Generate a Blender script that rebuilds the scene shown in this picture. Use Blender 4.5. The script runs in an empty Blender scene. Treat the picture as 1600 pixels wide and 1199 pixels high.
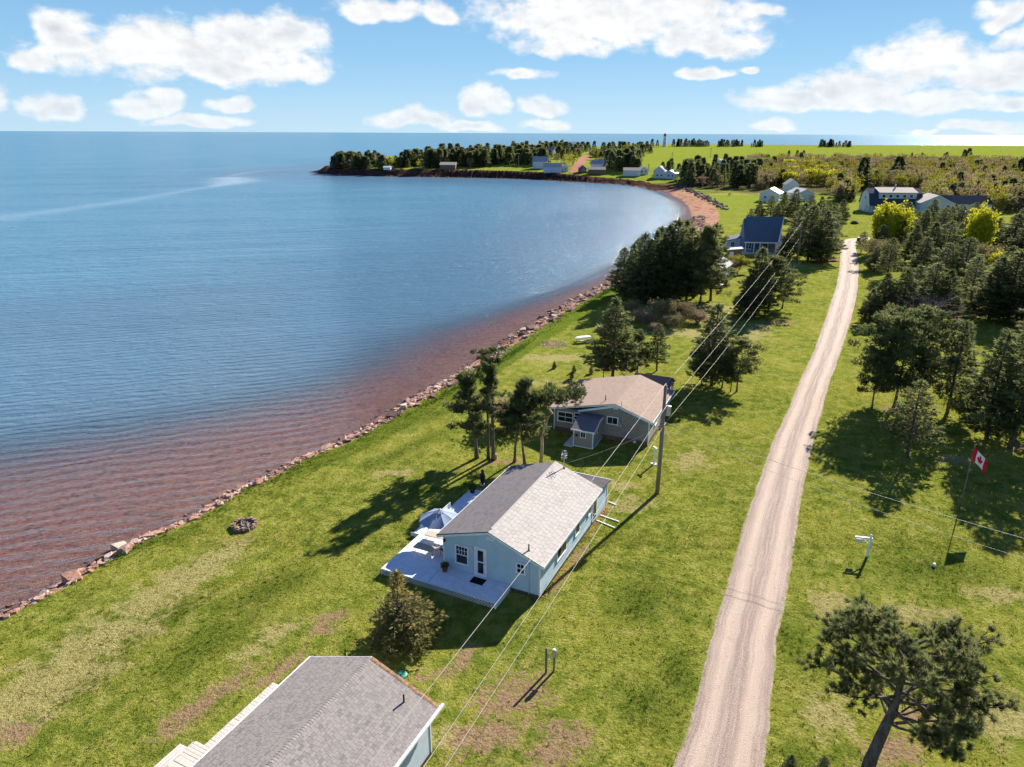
import bpy, math, random
import numpy as np
from mathutils import Matrix, Vector
R = math.radians
SC = bpy.context.scene
COL = SC.collection
PI = math.pi

# ------------------------------------------------------------------ camera
CAMH = 28.0; PITCH = R(19.45); ROLL = R(0.25); FPX = 1109.0     # focal length in pixels of a 1600 wide picture
cam_d = bpy.data.cameras.new('camera'); cam_d.sensor_width = 36; cam_d.lens = FPX/1600*36
cam_d.clip_start = 0.5; cam_d.clip_end = 120000
cam = bpy.data.objects.new('camera', cam_d); COL.objects.link(cam)
cam.matrix_world = Matrix.Translation((0, 0, CAMH)) @ Matrix.Rotation(PI/2-PITCH, 4, 'X') @ Matrix.Rotation(ROLL, 4, 'Z')
SC.camera = cam

# ------------------------------------------------------------------ light
SUN_AZ = R(36.0); SUN_EL = R(29.0)      # azimuth clockwise from +Y
SUN_STR = 5.0; SKY_STR = 0.05; EXPO = 1.25
SC.view_settings.view_transform = 'Standard'; SC.view_settings.look = 'None'
SC.view_settings.exposure = EXPO; SC.view_settings.gamma = 1.0
SC.view_settings.use_curve_mapping = False
sl = bpy.data.lights.new('sun', 'SUN'); sl.energy = SUN_STR; sl.angle = R(0.53); sl.color = (1.0, 0.93, 0.82)
so = bpy.data.objects.new('sun', sl); COL.objects.link(so)
sd_ = Vector((math.sin(SUN_AZ)*math.cos(SUN_EL), math.cos(SUN_AZ)*math.cos(SUN_EL), math.sin(SUN_EL)))
so.rotation_euler = sd_.to_track_quat('Z', 'Y').to_euler(); so.location = (60, 80, 90)

def ray(u, v):
    x = (u-800)/FPX; y = -(v-599.5)/FPX
    c, s = math.cos(ROLL), math.sin(ROLL)
    x, y = x*c-y*s, x*s+y*c
    return (x, math.cos(PITCH)+y*math.sin(PITCH), -math.sin(PITCH)+y*math.cos(PITCH))

# ------------------------------------------------------------------ node helpers
class NT:
    def __init__(s, tree): s.t = tree; s.n = tree.nodes; s.l = tree.links
    def put(s, sock, v):
        if v is None: return
        if isinstance(v, bpy.types.NodeSocket): s.l.new(v, sock)
        else:
            if isinstance(v, (tuple, list)) and len(v) == 3 and sock.type == 'RGBA': v = (*v, 1)
            sock.default_value = v
    def node(s, typ, ins=None, **kw):
        nd = s.n.new(typ)
        for k, v in kw.items(): setattr(nd, k, v)
        for k, v in (ins or {}).items(): s.put(nd.inputs[k], v)
        return nd
    def math(s, op, a, b=None, c=None, clamp=False):
        nd = s.n.new('ShaderNodeMath'); nd.operation = op; nd.use_clamp = clamp
        s.put(nd.inputs[0], a); s.put(nd.inputs[1], b); s.put(nd.inputs[2], c); return nd.outputs[0]
    def vm(s, op, a, b=None):
        nd = s.n.new('ShaderNodeVectorMath'); nd.operation = op
        s.put(nd.inputs[0], a)
        if b is not None: s.put(nd.inputs[1], b)
        return nd.outputs['Value'] if op in ('DOT_PRODUCT', 'LENGTH') else nd.outputs[0]
    def mix(s, f, a, b, blend='MIX'):
        nd = s.n.new('ShaderNodeMix'); nd.data_type = 'RGBA'; nd.blend_type = blend
        s.put(nd.inputs[0], f); s.put(nd.inputs[6], a); s.put(nd.inputs[7], b); return nd.outputs[2]
    def ramp(s, f, lo, hi, a=0.0, b=1.0, smooth=True):
        nd = s.n.new('ShaderNodeMapRange'); nd.interpolation_type = 'SMOOTHSTEP' if smooth else 'LINEAR'
        s.put(nd.inputs[0], f)
        for i, v in enumerate((lo, hi, a, b)): s.put(nd.inputs[i+1], v)
        return nd.outputs[0]
    def noise(s, vec, scale, detail=3, rough=0.55, dist=0.0):
        nd = s.node('ShaderNodeTexNoise', {'Vector': vec, 'Scale': scale, 'Detail': detail, 'Roughness': rough, 'Distortion': dist})
        return nd.outputs[0]
    def attr(s, name): return s.node('ShaderNodeAttribute', attribute_name=name).outputs['Fac']
    def bump(s, h, dist, strength=1.0, normal=None):
        return s.node('ShaderNodeBump', {'Height': h, 'Distance': dist, 'Strength': strength, 'Normal': normal}).outputs[0]

def new_mat(name):
    m = bpy.data.materials.new(name); m.use_nodes = True
    t = NT(m.node_tree); b = m.node_tree.nodes['Principled BSDF']
    return m, t, b

# ------------------------------------------------------------------ sky
W = bpy.data.worlds.new('World'); SC.world = W; W.use_nodes = True
wt = NT(W.node_tree); bg = W.node_tree.nodes['Background']
sky = wt.n.new('ShaderNodeTexSky'); sky.sky_type = 'NISHITA'; sky.sun_disc = False
sky.sun_elevation = SUN_EL; sky.sun_rotation = SUN_AZ; sky.altitude = 0; sky.air_density = 0.8; sky.dust_density = 0.1; sky.ozone_density = 4.0
CL = [  # clouds: centre and radii (azimuth, elevation) taken from picture measurements
 (300,92,215,62),(425,60,80,50),(450,115,75,22),(100,60,60,42),(60,100,40,30),(235,168,62,26),(310,192,72,14),(372,166,34,16),(90,172,50,26),
 (585,14,72,26),(690,22,45,22),(960,30,235,62),(1105,70,110,36),(905,72,95,26),(1180,14,50,14),(645,186,66,20),(760,162,36,27),(848,168,42,20),(848,198,46,13),
 (815,120,44,13),(735,198,50,10),(1440,100,120,52),(1560,115,105,42),(1330,135,90,40),(1230,160,92,26),(1410,165,180,22),
 (1100,120,34,13),(1160,112,20,8),(1212,198,42,12),(1575,22,44,32),(1580,165,40,15),(1545,200,72,12),(1440,205,34,7),(1640,60,60,30),(1700,150,80,30),(-60,150,90,30),(-90,70,60,30)]
geo = wt.node('ShaderNodeTexCoord').outputs['Generated']
dn = wt.vm('NORMALIZE', geo)
sp = wt.node('ShaderNodeSeparateXYZ', {0: dn})
az = wt.math('ARCTAN2', sp.outputs[0], sp.outputs[1]); el = wt.math('ARCSINE', sp.outputs[2])
ae = wt.node('ShaderNodeCombineXYZ', {0: az, 1: el, 2: 0.0}).outputs[0]
warp = wt.node('ShaderNodeTexNoise', {'Vector': ae, 'Scale': 16.0, 'Detail': 2.0}).outputs[1]
aew = wt.vm('ADD', ae, wt.vm('MULTIPLY', wt.vm('SUBTRACT', warp, (0.5, 0.5, 0.5)), (0.085, 0.034, 0.0)))
D = None
for (u, v, ru, rv) in CL:
    a = ray(u, v); n_ = math.sqrt(sum(k*k for k in a)); ca = math.atan2(a[0], a[1]); ce = math.asin(a[2]/n_)
    b1 = ray(u+ru, v); b2 = ray(u, v-rv); b2n = math.sqrt(sum(k*k for k in b2))
    ra = abs(math.atan2(b1[0], b1[1])-ca); re = abs(math.asin(b2[2]/b2n)-ce)
    d = wt.vm('MULTIPLY', wt.vm('SUBTRACT', aew, (ca, ce, 0)), (1/ra, 1/re, 0))
    d = wt.vm('MAXIMUM', d, wt.vm('MULTIPLY', d, (-1, -1.5, 0)))
    q = wt.math('SUBTRACT', 1.0, wt.vm('DOT_PRODUCT', d, d))
    D = q if D is None else wt.node('ShaderNodeMath', {0: D, 1: q, 2: 0.25}, operation='SMOOTH_MAX').outputs[0]
# elsewhere in the sky: the same kind of scattered clouds
gv = wt.vm('MULTIPLY', dn, (1.0, 1.0, 2.2))
gen = wt.math('MULTIPLY', wt.math('SUBTRACT', wt.noise(gv, 3.2, 2), 0.63), 9.0)
outm = wt.math('MAXIMUM', wt.ramp(el, 0.20, 0.27), wt.ramp(wt.math('ABSOLUTE', az), 0.72, 0.80))
gen = wt.math('ADD', gen, wt.math('MULTIPLY', wt.math('SUBTRACT', outm, 1.0), 6.0))
D = wt.math('MAXIMUM', wt.math('MAXIMUM', D, gen), -1.2)
cv = wt.vm('MULTIPLY', ae, (1.0, 1.5, 0.0))
f1 = wt.noise(cv, 24.0, 6, 0.52)
f1b = wt.noise(wt.vm('ADD', cv, (-0.004, -0.009, 0.0)), 24.0, 6, 0.52)
f2 = wt.noise(cv, 9.0, 3, 0.5)
dens = wt.math('ADD', D, wt.math('MULTIPLY', wt.math('SUBTRACT', f1, 0.47), 2.3))
dens = wt.math('ADD', dens, wt.math('MULTIPLY', wt.math('SUBTRACT', wt.noise(cv, 70.0, 4, 0.6), 0.5), 0.9))
alpha = wt.ramp(dens, -0.35, 0.75)
alpha = wt.math('MULTIPLY', alpha, wt.ramp(el, 0.0, 0.09, 0.72, 0.97))
emb = wt.math('MULTIPLY', wt.math('SUBTRACT', f1, f1b), 0.7)
shade = wt.math('MULTIPLY', wt.ramp(f2, 0.40, 0.68), wt.ramp(dens, 0.4, 1.4))
bright = wt.math('ADD', wt.math('SUBTRACT', 0.99, wt.math('MULTIPLY', shade, 0.20)), emb, clamp=False)
ccol = wt.mix(shade, (1.0, 1.0, 1.0), (0.86, 0.90, 0.96))
cloud_rad = wt.mix(1.0, ccol, wt.node('ShaderNodeCombineColor', {0: bright, 1: bright, 2: bright}).outputs[0], 'MULTIPLY')
# clear sky: Nishita, a little more saturated as in the photograph
skyn = wt.mix(1.0, sky.outputs[0], (SKY_STR, SKY_STR, SKY_STR), 'MULTIPLY')
hz = wt.mix(wt.ramp(el, -0.02, 0.10), (0.275, 0.385, 0.465), (0.165, 0.305, 0.435))
hz = wt.mix(wt.ramp(el, 0.06, 0.30), hz, (0.045, 0.140, 0.310)); hz = wt.mix(wt.ramp(el, 0.20, 0.8), hz, (0.010, 0.045, 0.17))
skyc = wt.mix(1.0, wt.mix(0.88, skyn, hz), (0.86, 0.88, 0.90), 'MULTIPLY')
CLOUD = 0.43
cl2 = wt.mix(1.0, cloud_rad, (CLOUD, CLOUD, CLOUD), 'MULTIPLY')
fin = wt.mix(alpha, skyc, cl2)
wt.l.new(fin, bg.inputs[0]); bg.inputs[1].default_value = 1.0

# ------------------------------------------------------------------ object helpers
def tag(o, label=None, cat=None, group=None, kind=None):
    if label: o['label'] = label
    if cat: o['category'] = cat
    if group: o['group'] = group
    if kind: o['kind'] = kind
    return o
def thing(name, label, cat, loc=(0, 0, 0), rotz=0.0, group=None):
    o = bpy.data.objects.new(name, None); o.empty_display_size = 0.3; COL.objects.link(o)
    o.location = loc; o.rotation_euler = (0, 0, rotz); return tag(o, label, cat, group)
class MB:
    def __init__(s): s.v = []; s.f = []; s.m = []
    def add(s, vs, fs, mi=0):
        o = len(s.v); s.v += [tuple(p) for p in vs]; s.f += [tuple(i+o for i in f) for f in fs]; s.m += [mi]*len(fs)
        return s
    def hexa(s, p, mi=0):   # 8 points: bottom 4, top 4
        return s.add(p, [(0, 3, 2, 1), (4, 5, 6, 7), (0, 1, 5, 4), (1, 2, 6, 5), (2, 3, 7, 6), (3, 0, 4, 7)], mi)
    def box(s, x0, x1, y0, y1, z0, z1, mi=0):
        return s.hexa([(x0, y0, z0), (x1, y0, z0), (x1, y1, z0), (x0, y1, z0), (x0, y0, z1), (x1, y0, z1), (x1, y1, z1), (x0, y1, z1)], mi)
    def slab(s, quad, t, mi=0):  # quad top surface + thickness downwards
        return s.hexa([(p[0], p[1], p[2]-t) for p in quad] + list(quad), mi)
    def bar(s, a, b, w, h, mi=0):
        a = Vector(a); b = Vector(b); d = (b-a).normalized()
        up = Vector((0, 0, 1)) if abs(d.z) < 0.95 else Vector((1, 0, 0))
        x = d.cross(up).normalized()*w/2; y = x.cross(d).normalized()*h/2
        return s.hexa([a-x-y, a+x-y, b+x-y, b-x-y, a-x+y, a+x+y, b+x+y, b-x+y], mi)
    def tube(s, pts, rs, n=6, mi=0, cap=True):
        pts = [Vector(p) for p in pts]; rings = []
        if not isinstance(rs, (list, tuple)): rs = [rs]*len(pts)
        ref = Vector((0.31, 0.17, 0.93))
        for i, p in enumerate(pts):
            d = (pts[min(i+1, len(pts)-1)]-pts[max(i-1, 0)]).normalized()
            x = d.cross(ref)
            if x.length < 0.1: x = d.cross(Vector((1, 0, 0)))
            x.normalize(); y = d.cross(x)
            rings.append([p+(x*math.cos(2*PI*k/n)+y*math.sin(2*PI*k/n))*rs[i] for k in range(n)])
        vs = [q for r in rings for q in r]; fs = []
        for i in range(len(pts)-1):
            for k in range(n): fs.append((i*n+k, i*n+(k+1) % n, (i+1)*n+(k+1) % n, (i+1)*n+k))
        if cap: fs += [tuple(range(n))[::-1], tuple((len(pts)-1)*n+k for k in range(n))]
        return s.add(vs, fs, mi)
    def lathe(s, prof, n=14, c=(0, 0, 0), mi=0):
        vs = []; fs = []
        for (r, z) in prof:
            for k in range(n): vs.append((c[0]+r*math.cos(2*PI*k/n), c[1]+r*math.sin(2*PI*k/n), c[2]+z))
        for i in range(len(prof)-1):
            for k in range(n): fs.append((i*n+k, i*n+(k+1) % n, (i+1)*n+(k+1) % n, (i+1)*n+k))
        fs += [tuple(range(n))[::-1], tuple((len(prof)-1)*n+k for k in range(n))]
        return s.add(vs, fs, mi)
    def prism(s, poly, ax, a0, a1, mi=0):   # polygon in the plane normal to axis ax (0: y,z ; 1: x,z ; 2: x,y)
        def P(q, a):
            return (a, q[0], q[1]) if ax == 0 else ((q[0], a, q[1]) if ax == 1 else (q[0], q[1], a))
        n = len(poly)
        return s.add([P(q, a0) for q in poly]+[P(q, a1) for q in poly],
                     [tuple(range(n))[::-1], tuple(range(n, 2*n))]+[(i, (i+1) % n, n+(i+1) % n, n+i) for i in range(n)], mi)
    def build(s, name, mats, parent=None, smooth=False, bevel=0.0):
        me = bpy.data.meshes.new(name); me.from_pydata(s.v, [], s.f)
        if not isinstance(mats, (list, tuple)): mats = [mats]
        for m in mats: me.materials.append(m)
        if len(mats) > 1: me.polygons.foreach_set('material_index', s.m)
        import bmesh
        bm = bmesh.new(); bm.from_mesh(me); bmesh.ops.recalc_face_normals(bm, faces=bm.faces)
        if bevel: bmesh.ops.bevel(bm, geom=list(bm.edges), offset=bevel, segments=1, affect='EDGES')
        bm.to_mesh(me); bm.free()
        if smooth: me.polygons.foreach_set('use_smooth', [True]*len(me.polygons))
        o = bpy.data.objects.new(name, me); COL.objects.link(o)
        if parent: o.parent = parent
        return o
def link(name, me, parent=None):
    o = bpy.data.objects.new(name, me); COL.objects.link(o)
    if parent: o.parent = parent
    return o
def mesh_np(name, V, F, mats, mi=None, attrs=None, smooth=False):
    me = bpy.data.meshes.new(name); V = np.asarray(V, np.float32); F = np.asarray(F, np.int32); k = F.shape[1]
    me.vertices.add(len(V)); me.vertices.foreach_set('co', V.ravel())
    me.loops.add(F.size); me.loops.foreach_set('vertex_index', F.ravel())
    me.polygons.add(len(F)); me.polygons.foreach_set('loop_start', np.arange(0, F.size, k, dtype=np.int32))
    for m in mats: me.materials.append(m)
    if mi is not None: me.polygons.foreach_set('material_index', np.asarray(mi, np.int32))
    if smooth: me.polygons.foreach_set('use_smooth', np.ones(len(F), bool))
    for n_, a in (attrs or {}).items():
        at = me.attributes.new(n_, 'FLOAT', 'POINT'); at.data.foreach_set('value', np.asarray(a, np.float32))
    me.update(calc_edges=True); me.validate(); return me
def dup_tree(root, loc=None, rotz=None, scale=None):
    r = root.copy(); COL.objects.link(r)
    if loc is not None: r.location = loc
    if rotz is not None: r.rotation_euler = (0, 0, rotz)
    if scale is not None: r.scale = scale
    for ch in root.children:
        c = ch.copy(); COL.objects.link(c); c.parent = r
        for g in ch.children: d = g.copy(); COL.objects.link(d); d.parent = c
    return r

# ------------------------------------------------------------------ terrain shape
WZ = -1.2                        # water level
def gz(u, v, z=0.0):
    r = ray(u, v); t = (z-CAMH)/r[2]; return (r[0]*t, r[1]*t)
shore_px = [(-260,1125),(-120,1040),(0,968),(83,927),(137,893),(183,868),(225,845),(266,830),(316,804),(358,776),(416,751),(458,726),(520,702),
 (560,680),(600,655),(640,632),(680,606),(715,588),(745,566),(780,543),(815,520),(850,497),(882,478),(915,460),(950,444),(985,425),(1020,402),(1050,383),(1069,371),
 (1078,353),(1084,338),(1080,324),(1066,311),(1045,301),(1020,294),(990,289),(955,286.5),(900,283.5),(850,280.5),(790,278.5),(720,277),(650,276),(590,275),(545,273.5),(515,271.5),(497,269.5)]
SH = [gz(u, v, WZ) for u, v in shore_px]
tip = SH[-1]
SH = [(-44, -60), (-38, 5)] + SH + [(tip[0]+8, tip[1]+45), (-130, 690), (-60, 780), (40, 880), (110, 965), (240, 1000), (500, 1010), (900, 1000), (1600, 960), (3200, 900), (3200, -400), (-44, -400)]
SHa = np.array(SH)
def sdist(X, Y):
    X = np.asarray(X, float); Y = np.asarray(Y, float); best = np.full(X.shape, 1e18); ins = np.zeros(X.shape, bool)
    n = len(SHa)
    for i in range(n):
        ax, ay = SHa[i]; bx, by = SHa[(i+1) % n]; dx, dy = bx-ax, by-ay
        t = np.clip(((X-ax)*dx+(Y-ay)*dy)/(dx*dx+dy*dy), 0, 1)
        best = np.minimum(best, (X-ax-t*dx)**2+(Y-ay-t*dy)**2)
        c = ((ay > Y) != (by > Y)) & (X < (bx-ax)*(Y-ay)/((by-ay) if by != ay else 1e-9)+ax)
        ins ^= c
    d = np.sqrt(best); return np.where(ins, d, -d)
def sstep(a, b, x): t = np.clip((x-a)/(b-a), 0, 1); return t*t*(3-2*t)
BEACH = gz(1100, 325, WZ)
def beachness(X, Y):
    return sstep(205, 225, Y)*(1-sstep(400, 450, Y))*(1-sstep(115, 150, X))
def terrain(X, Y, sd=None):
    X = np.asarray(X, float); Y = np.asarray(Y, float)
    if sd is None: sd = sdist(X, Y)
    base = np.interp(Y, [0, 200, 300, 450, 600, 760, 905, 960, 1005], [0, 0, 0.6, 2.0, 4.2, 9.0, 12.6, 12.0, 6.0])
    bank_w = np.interp(Y, [0, 60, 120, 200], [2.1, 2.5, 4.2, 4.8])
    bw = bank_w + beachness(X, Y)*6.5
    cliff = 1+2.6*sstep(430, 520, Y)
    land = WZ + (-WZ)*sstep(-0.5, 1.0, sd/bw)*cliff + base*sstep(2, 90, sd)*0 + np.maximum(base-0, 0)*sstep(0, 70, sd)
    land = land + 0.05*np.sin(X*0.21+1.3)*np.sin(Y*0.17)*sstep(3, 12, sd)
    sea = WZ - 0.05 - 2.6*sstep(0, 60, -sd) - 4*sstep(50, 300, -sd)
    return np.where(sd > 0, land, np.where(sd > -0.5, np.minimum(WZ, land), sea))
def T(x, y): return float(terrain(np.array([x]), np.array([y]))[0])
def ground(u, v):
    r = ray(u, v)
    ts = np.concatenate([np.arange(20, 200, 1.0), np.arange(200, 1400, 3.0)]) / r[1]
    xs, ys, zs = r[0]*ts, r[1]*ts, CAMH+r[2]*ts
    d = zs-terrain(xs, ys)
    i = np.argmax(d < 0)
    if i == 0: i = len(ts)-1
    a, b = d[i-1], d[i]; k = a/(a-b) if a != b else 0
    t = ts[i-1]+(ts[i]-ts[i-1])*k
    x, y = r[0]*t, r[1]*t
    return x, y, T(x, y)
def h_at(u, v, Y):
    r = ray(u, v); return CAMH+r[2]*Y/r[1]

# ------------------------------------------------------------------ zone attributes on the land
def blob(X, Y, lst):
    """soft world-space patches: centre and extent given in metres"""
    r = np.zeros(X.shape)
    for (cx, cy, a, b, ang) in lst:
        c, s = math.cos(ang), math.sin(ang); dx, dy = X-cx, Y-cy
        q = ((dx*c+dy*s)/a)**2+((-dx*s+dy*c)/b)**2
        r = np.maximum(r, np.exp(-q*1.2))
    return r
def pb(lst): # patch list from picture measurements (u,v centre, metres along/across, angle)
    return [(*gz(u, v), a, b, R(ang)) for (u, v, a, b, ang) in lst]
BARE = pb([(800,1090,3.2,2.2,40),(760,1150,3.0,1.8,30),(880,1150,2.2,1.6,0),(700,1050,1.2,.8,0),(730,1025,1.5,.8,60),(330,1095,4.5,.9,62),(440,1045,2.4,.8,60),(520,965,1.6,.9,30),(500,985,1.6,.7,0),
 (20,1145,2.0,1.2,0),(285,1120,2.5,.9,60),(790,722,2.6,.9,10),(660,1060,.9,.5,0),(860,1180,2,1,0),(863,538,1.9,1.9,0),(1395,1175,2.6,1.5,20),(1420,1120,1.5,.9,0),(955,575,5,1.4,0),(1045,475,6,2,0),(1110,500,7,3,0),(1410,640,4,1.6,0),(1600,700,3,1.5,0),
 (930,800,1.2,.8,0),(905,870,2.6,.5,64),(870,915,2.4,.35,64),(1240,700,1,.6,0),(700,590,1.5,.8,50),(1330,405,1,1,0),(1290,408,7,1.2,10),(1215,505,5,1.6,0)])
DRY = pb([(60,1080,5.0,2.9,60),(170,990,6,2.7,62),(280,910,5.5,2.0,62),(340,870,3,1.2,60),(1300,950,2.5,1.2,60),(1420,960,3,1.2,0),(1560,1120,2.5,2,0),(1290,1120,1.8,1.2,60),(420,1000,2.5,1,60),(1120,480,8,3,0),
 (1180,520,8,2.5,60),(1080,520,8,3,0),(1230,420,12,2.5,60),(905,600,6,1.5,0),(880,560,8,2,0),(980,790,2.6,1.6,0),(960,760,2,1,0),(1570,930,3,1,0),(1080,720,3,1.5,60),(760,800,1,1,0),(620,740,2,1,0),(1500,720,3,1,0),(700,1150,2,1,0),(1180,305,30,5,0)])
LUSH = pb([(270,960,3.5,1.3,60),(420,920,4,1.8,50),(330,1000,4,1.8,60),(140,1060,2.5,1.0,60),(1000,940,3,2,60),(1060,1050,2,1,80),(640,770,3,1,60),(1440,1000,3,1.5,0),(1460,890,4,2,0),(1230,1000,1,3,0),(1010,1100,1.6,1.6,0),(640,700,6,1,55),(700,640,6,1,55)])
FOREST = [(230, 400, 170, 75, 0.05), (380, 380, 150, 60, 0), (120, 420, 60, 30, 0)]
def zones(X, Y, sd):
    near = 1-sstep(150, 200, Y)
    a = {}
    a['bare'] = blob(X, Y, BARE); a['dry'] = blob(X, Y, DRY); a['lush'] = blob(X, Y, LUSH)
    bw = np.interp(Y, [0, 60, 120, 200], [2.1, 2.5, 4.2, 4.8]) + beachness(X, Y)*6.5
    a['sand'] = 1-sstep(0.62, 1.0, sd/bw)
    a['cliff'] = sstep(360, 430, Y)*(1-sstep(6.5, 10, sd))*(1-sstep(600, 1200, X))
    a['field'] = sstep(200, 330, Y)*(1-0.0*X)
    a['wood'] = np.maximum(blob(X, Y, FOREST), 0)
    a['rim'] = (1-sstep(0.6, 1.6, np.abs(sd/bw-1.35)/0.5))*near*(1-beachness(X, Y))*(.35+.65*sstep(46, 60, Y))
    return a

# ------------------------------------------------------------------ materials
def grass_color(t, pos):
    n_big = t.noise(pos, 0.16, 3, 0.6); n_mid = t.noise(pos, 0.9, 4, 0.65); n_f = t.noise(pos, 5.5, 4, 0.7)
    st = t.noise(t.vm('MULTIPLY', t.node('ShaderNodeVectorRotate', {'Vector': pos, 'Angle': R(-64)}, rotation_type='Z_AXIS').outputs[0], (0.25, 1.6, 1)), 1.0, 3, 0.6)
    c = t.mix(t.ramp(n_mid, 0.38, 0.64), (0.138, 0.180, 0.024), (0.285, 0.298, 0.055))
    c = t.mix(t.math('MULTIPLY', t.ramp(n_big, 0.42, 0.66), 0.6), c, (0.33, 0.315, 0.055))
    c = t.mix(t.math('MULTIPLY', t.ramp(st, 0.5, 0.66), 0.45), c, (0.35, 0.325, 0.085))
    c = t.mix(t.math('MULTIPLY', t.ramp(n_f, 0.50, 0.72), 0.5), c, (0.082, 0.128, 0.014))
    lush = t.math('MULTIPLY', t.attr('lush'), t.ramp(n_mid, 0.3, 0.6, 0.4, 1.0))
    c = t.mix(t.math('MULTIPLY', lush, 0.85), c, (0.075, 0.118, 0.012))
    c = t.mix(t.math('MULTIPLY', t.attr('field'), 0.7), c, (0.215, 0.270, 0.035))
    dry = t.math('ADD', t.attr('dry'), t.math('ADD', t.math('MULTIPLY', t.math('SUBTRACT', n_mid, 0.5), 2.6), t.math('MULTIPLY', t.math('SUBTRACT', n_big, 0.5), 1.2)))
    c = t.mix(t.math('MULTIPLY', t.ramp(dry, 0.20, 0.78), 0.88), c, (0.37, 0.325, 0.13))
    bare = t.math('ADD', t.attr('bare'), t.math('MULTIPLY', t.math('SUBTRACT', n_f, 0.52), 2.6))
    bare = t.math('ADD', bare, t.math('MULTIPLY', t.math('SUBTRACT', n_mid, 0.5), 1.6))
    soil = t.mix(t.noise(pos, 9, 2), (0.20, 0.115, 0.06), (0.42, 0.30, 0.185))
    fb = t.ramp(bare, 0.42, 0.85)
    c = t.mix(fb, c, soil)
    return c, fb, n_f

def make_ground_mat():
    m, t, b = new_mat('lawn_and_shore')
    pos = t.node('ShaderNodeNewGeometry').outputs['Position']
    c, fb, nf = grass_color(t, pos)
    n3 = t.noise(pos, 18, 3, 0.7); n2 = t.noise(pos, 2.0, 4, 0.6); nw = t.noise(pos, 0.08, 4, 0.6)
    c = t.mix(t.math('MULTIPLY', t.ramp(t.math('ADD', t.attr('rim'), t.math('MULTIPLY', t.math('SUBTRACT', n2, .5), 2.0)), 0.5, 0.9), 0.7), c, (0.085, 0.14, 0.012))
    wood = t.ramp(t.math('ADD', t.attr('wood'), t.math('MULTIPLY', t.math('SUBTRACT', nw, .5), 0.7)), 0.35, 0.6)
    c = t.mix(wood, c, t.mix(n2, (0.09, 0.075, 0.035), (0.15, 0.13, 0.05)))
    sand = t.mix(t.ramp(n2, 0.35, 0.65), (0.42, 0.24, 0.155), (0.50, 0.31, 0.21))
    sand = t.mix(t.ramp(t.noise(pos, 0.35, 4, .6), 0.5, 0.62), sand, (0.27, 0.115, 0.075))
    sf = t.ramp(t.math('ADD', t.attr('sand'), t.math('MULTIPLY', t.math('SUBTRACT', nf, .5), 0.9)), 0.4, 0.6)
    c = t.mix(sf, c, sand)
    rock = t.mix(t.ramp(t.noise(t.vm('MULTIPLY', pos, (1, 1, 4)), 0.35, 5, .7), 0.4, 0.62), (0.035, 0.024, 0.02), (0.12, 0.065, 0.045))
    c = t.mix(t.ramp(t.math('ADD', t.attr('cliff'), t.math('MULTIPLY', t.math('SUBTRACT', nw, .5), 0.6)), 0.4, 0.6), c, rock)
    # sea bed below the water line: red shale and stones
    z = t.node('ShaderNodeSeparateXYZ', {0: pos}).outputs[2]
    vor = t.node('ShaderNodeTexVoronoi', {'Vector': pos, 'Scale': 2.4})
    bed = t.mix(t.ramp(n2, 0.3, 0.7), (0.33, 0.12, 0.085), (0.52, 0.225, 0.14))
    bed = t.mix(t.math('MULTIPLY', t.ramp(nf, 0.52, 0.7), 0.8), bed, (0.50, 0.32, 0.16))
    bed = t.mix(t.math('MULTIPLY', t.ramp(t.noise(pos, 1.1, 5, .7), 0.53, 0.68), 0.75), bed, (0.10, 0.062, 0.045))
    bed = t.mix(0.10, bed, vor.outputs['Color'], 'SOFT_LIGHT')
    c = t.mix(t.ramp(z, WZ+0.06, WZ-0.12), c, bed)
    t.put(b.inputs['Base Color'], c); b.inputs['Roughness'].default_value = 1.0; b.inputs['Specular IOR Level'].default_value = 0.0
    h = t.math('ADD', t.math('MULTIPLY', n3, 0.5), t.math('ADD', nf, t.math('MULTIPLY', n2, 0.9)))
    t.put(b.inputs['Normal'], t.bump(h, 0.20, 1.0))
    return m

def make_blade_mat():
    m, t, b = new_mat('grass_blades')
    pos = t.node('ShaderNodeNewGeometry').outputs['Position']
    c, fb, nf = grass_color(t, pos)
    c = t.mix(1.0, c, t.node('ShaderNodeCombineColor', {0: t.ramp(t.attr('tint'), 0, 1, 0.9, 1.5), 1: t.ramp(t.attr('tint'), 0, 1, 0.9, 1.45), 2: t.ramp(t.attr('tint'), 0, 1, 0.7, 1.3)}).outputs[0], 'MULTIPLY')
    leaf_shader(m, t, b, c, 0.35)
    return m
def leaf_shader(m, t, b, c, tr=0.3):
    t.put(b.inputs['Base Color'], c); b.inputs['Roughness'].default_value = 0.7; b.inputs['Specular IOR Level'].default_value = 0.15
    tl = t.node('ShaderNodeBsdfTranslucent', {'Color': c}).outputs[0]
    mx = t.node('ShaderNodeMixShader', {0: tr, 1: b.outputs[0], 2: tl}).outputs[0]
    t.put(t.n['Material Output'].inputs[0], mx)
def foliage_mat(name, dark, mid, light, tr=0.25, pos_scale=0.5):
    m, t, b = new_mat(name)
    a = t.attr('tint'); pos = t.node('ShaderNodeNewGeometry').outputs['Position']
    oi = t.node('ShaderNodeObjectInfo').outputs['Random']
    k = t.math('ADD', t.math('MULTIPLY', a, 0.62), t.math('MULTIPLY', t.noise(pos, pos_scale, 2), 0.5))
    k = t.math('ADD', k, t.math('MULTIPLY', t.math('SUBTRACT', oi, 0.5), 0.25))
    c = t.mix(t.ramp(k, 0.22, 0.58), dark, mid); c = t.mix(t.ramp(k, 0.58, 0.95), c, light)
    leaf_shader(m, t, b, c, tr); return m
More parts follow.
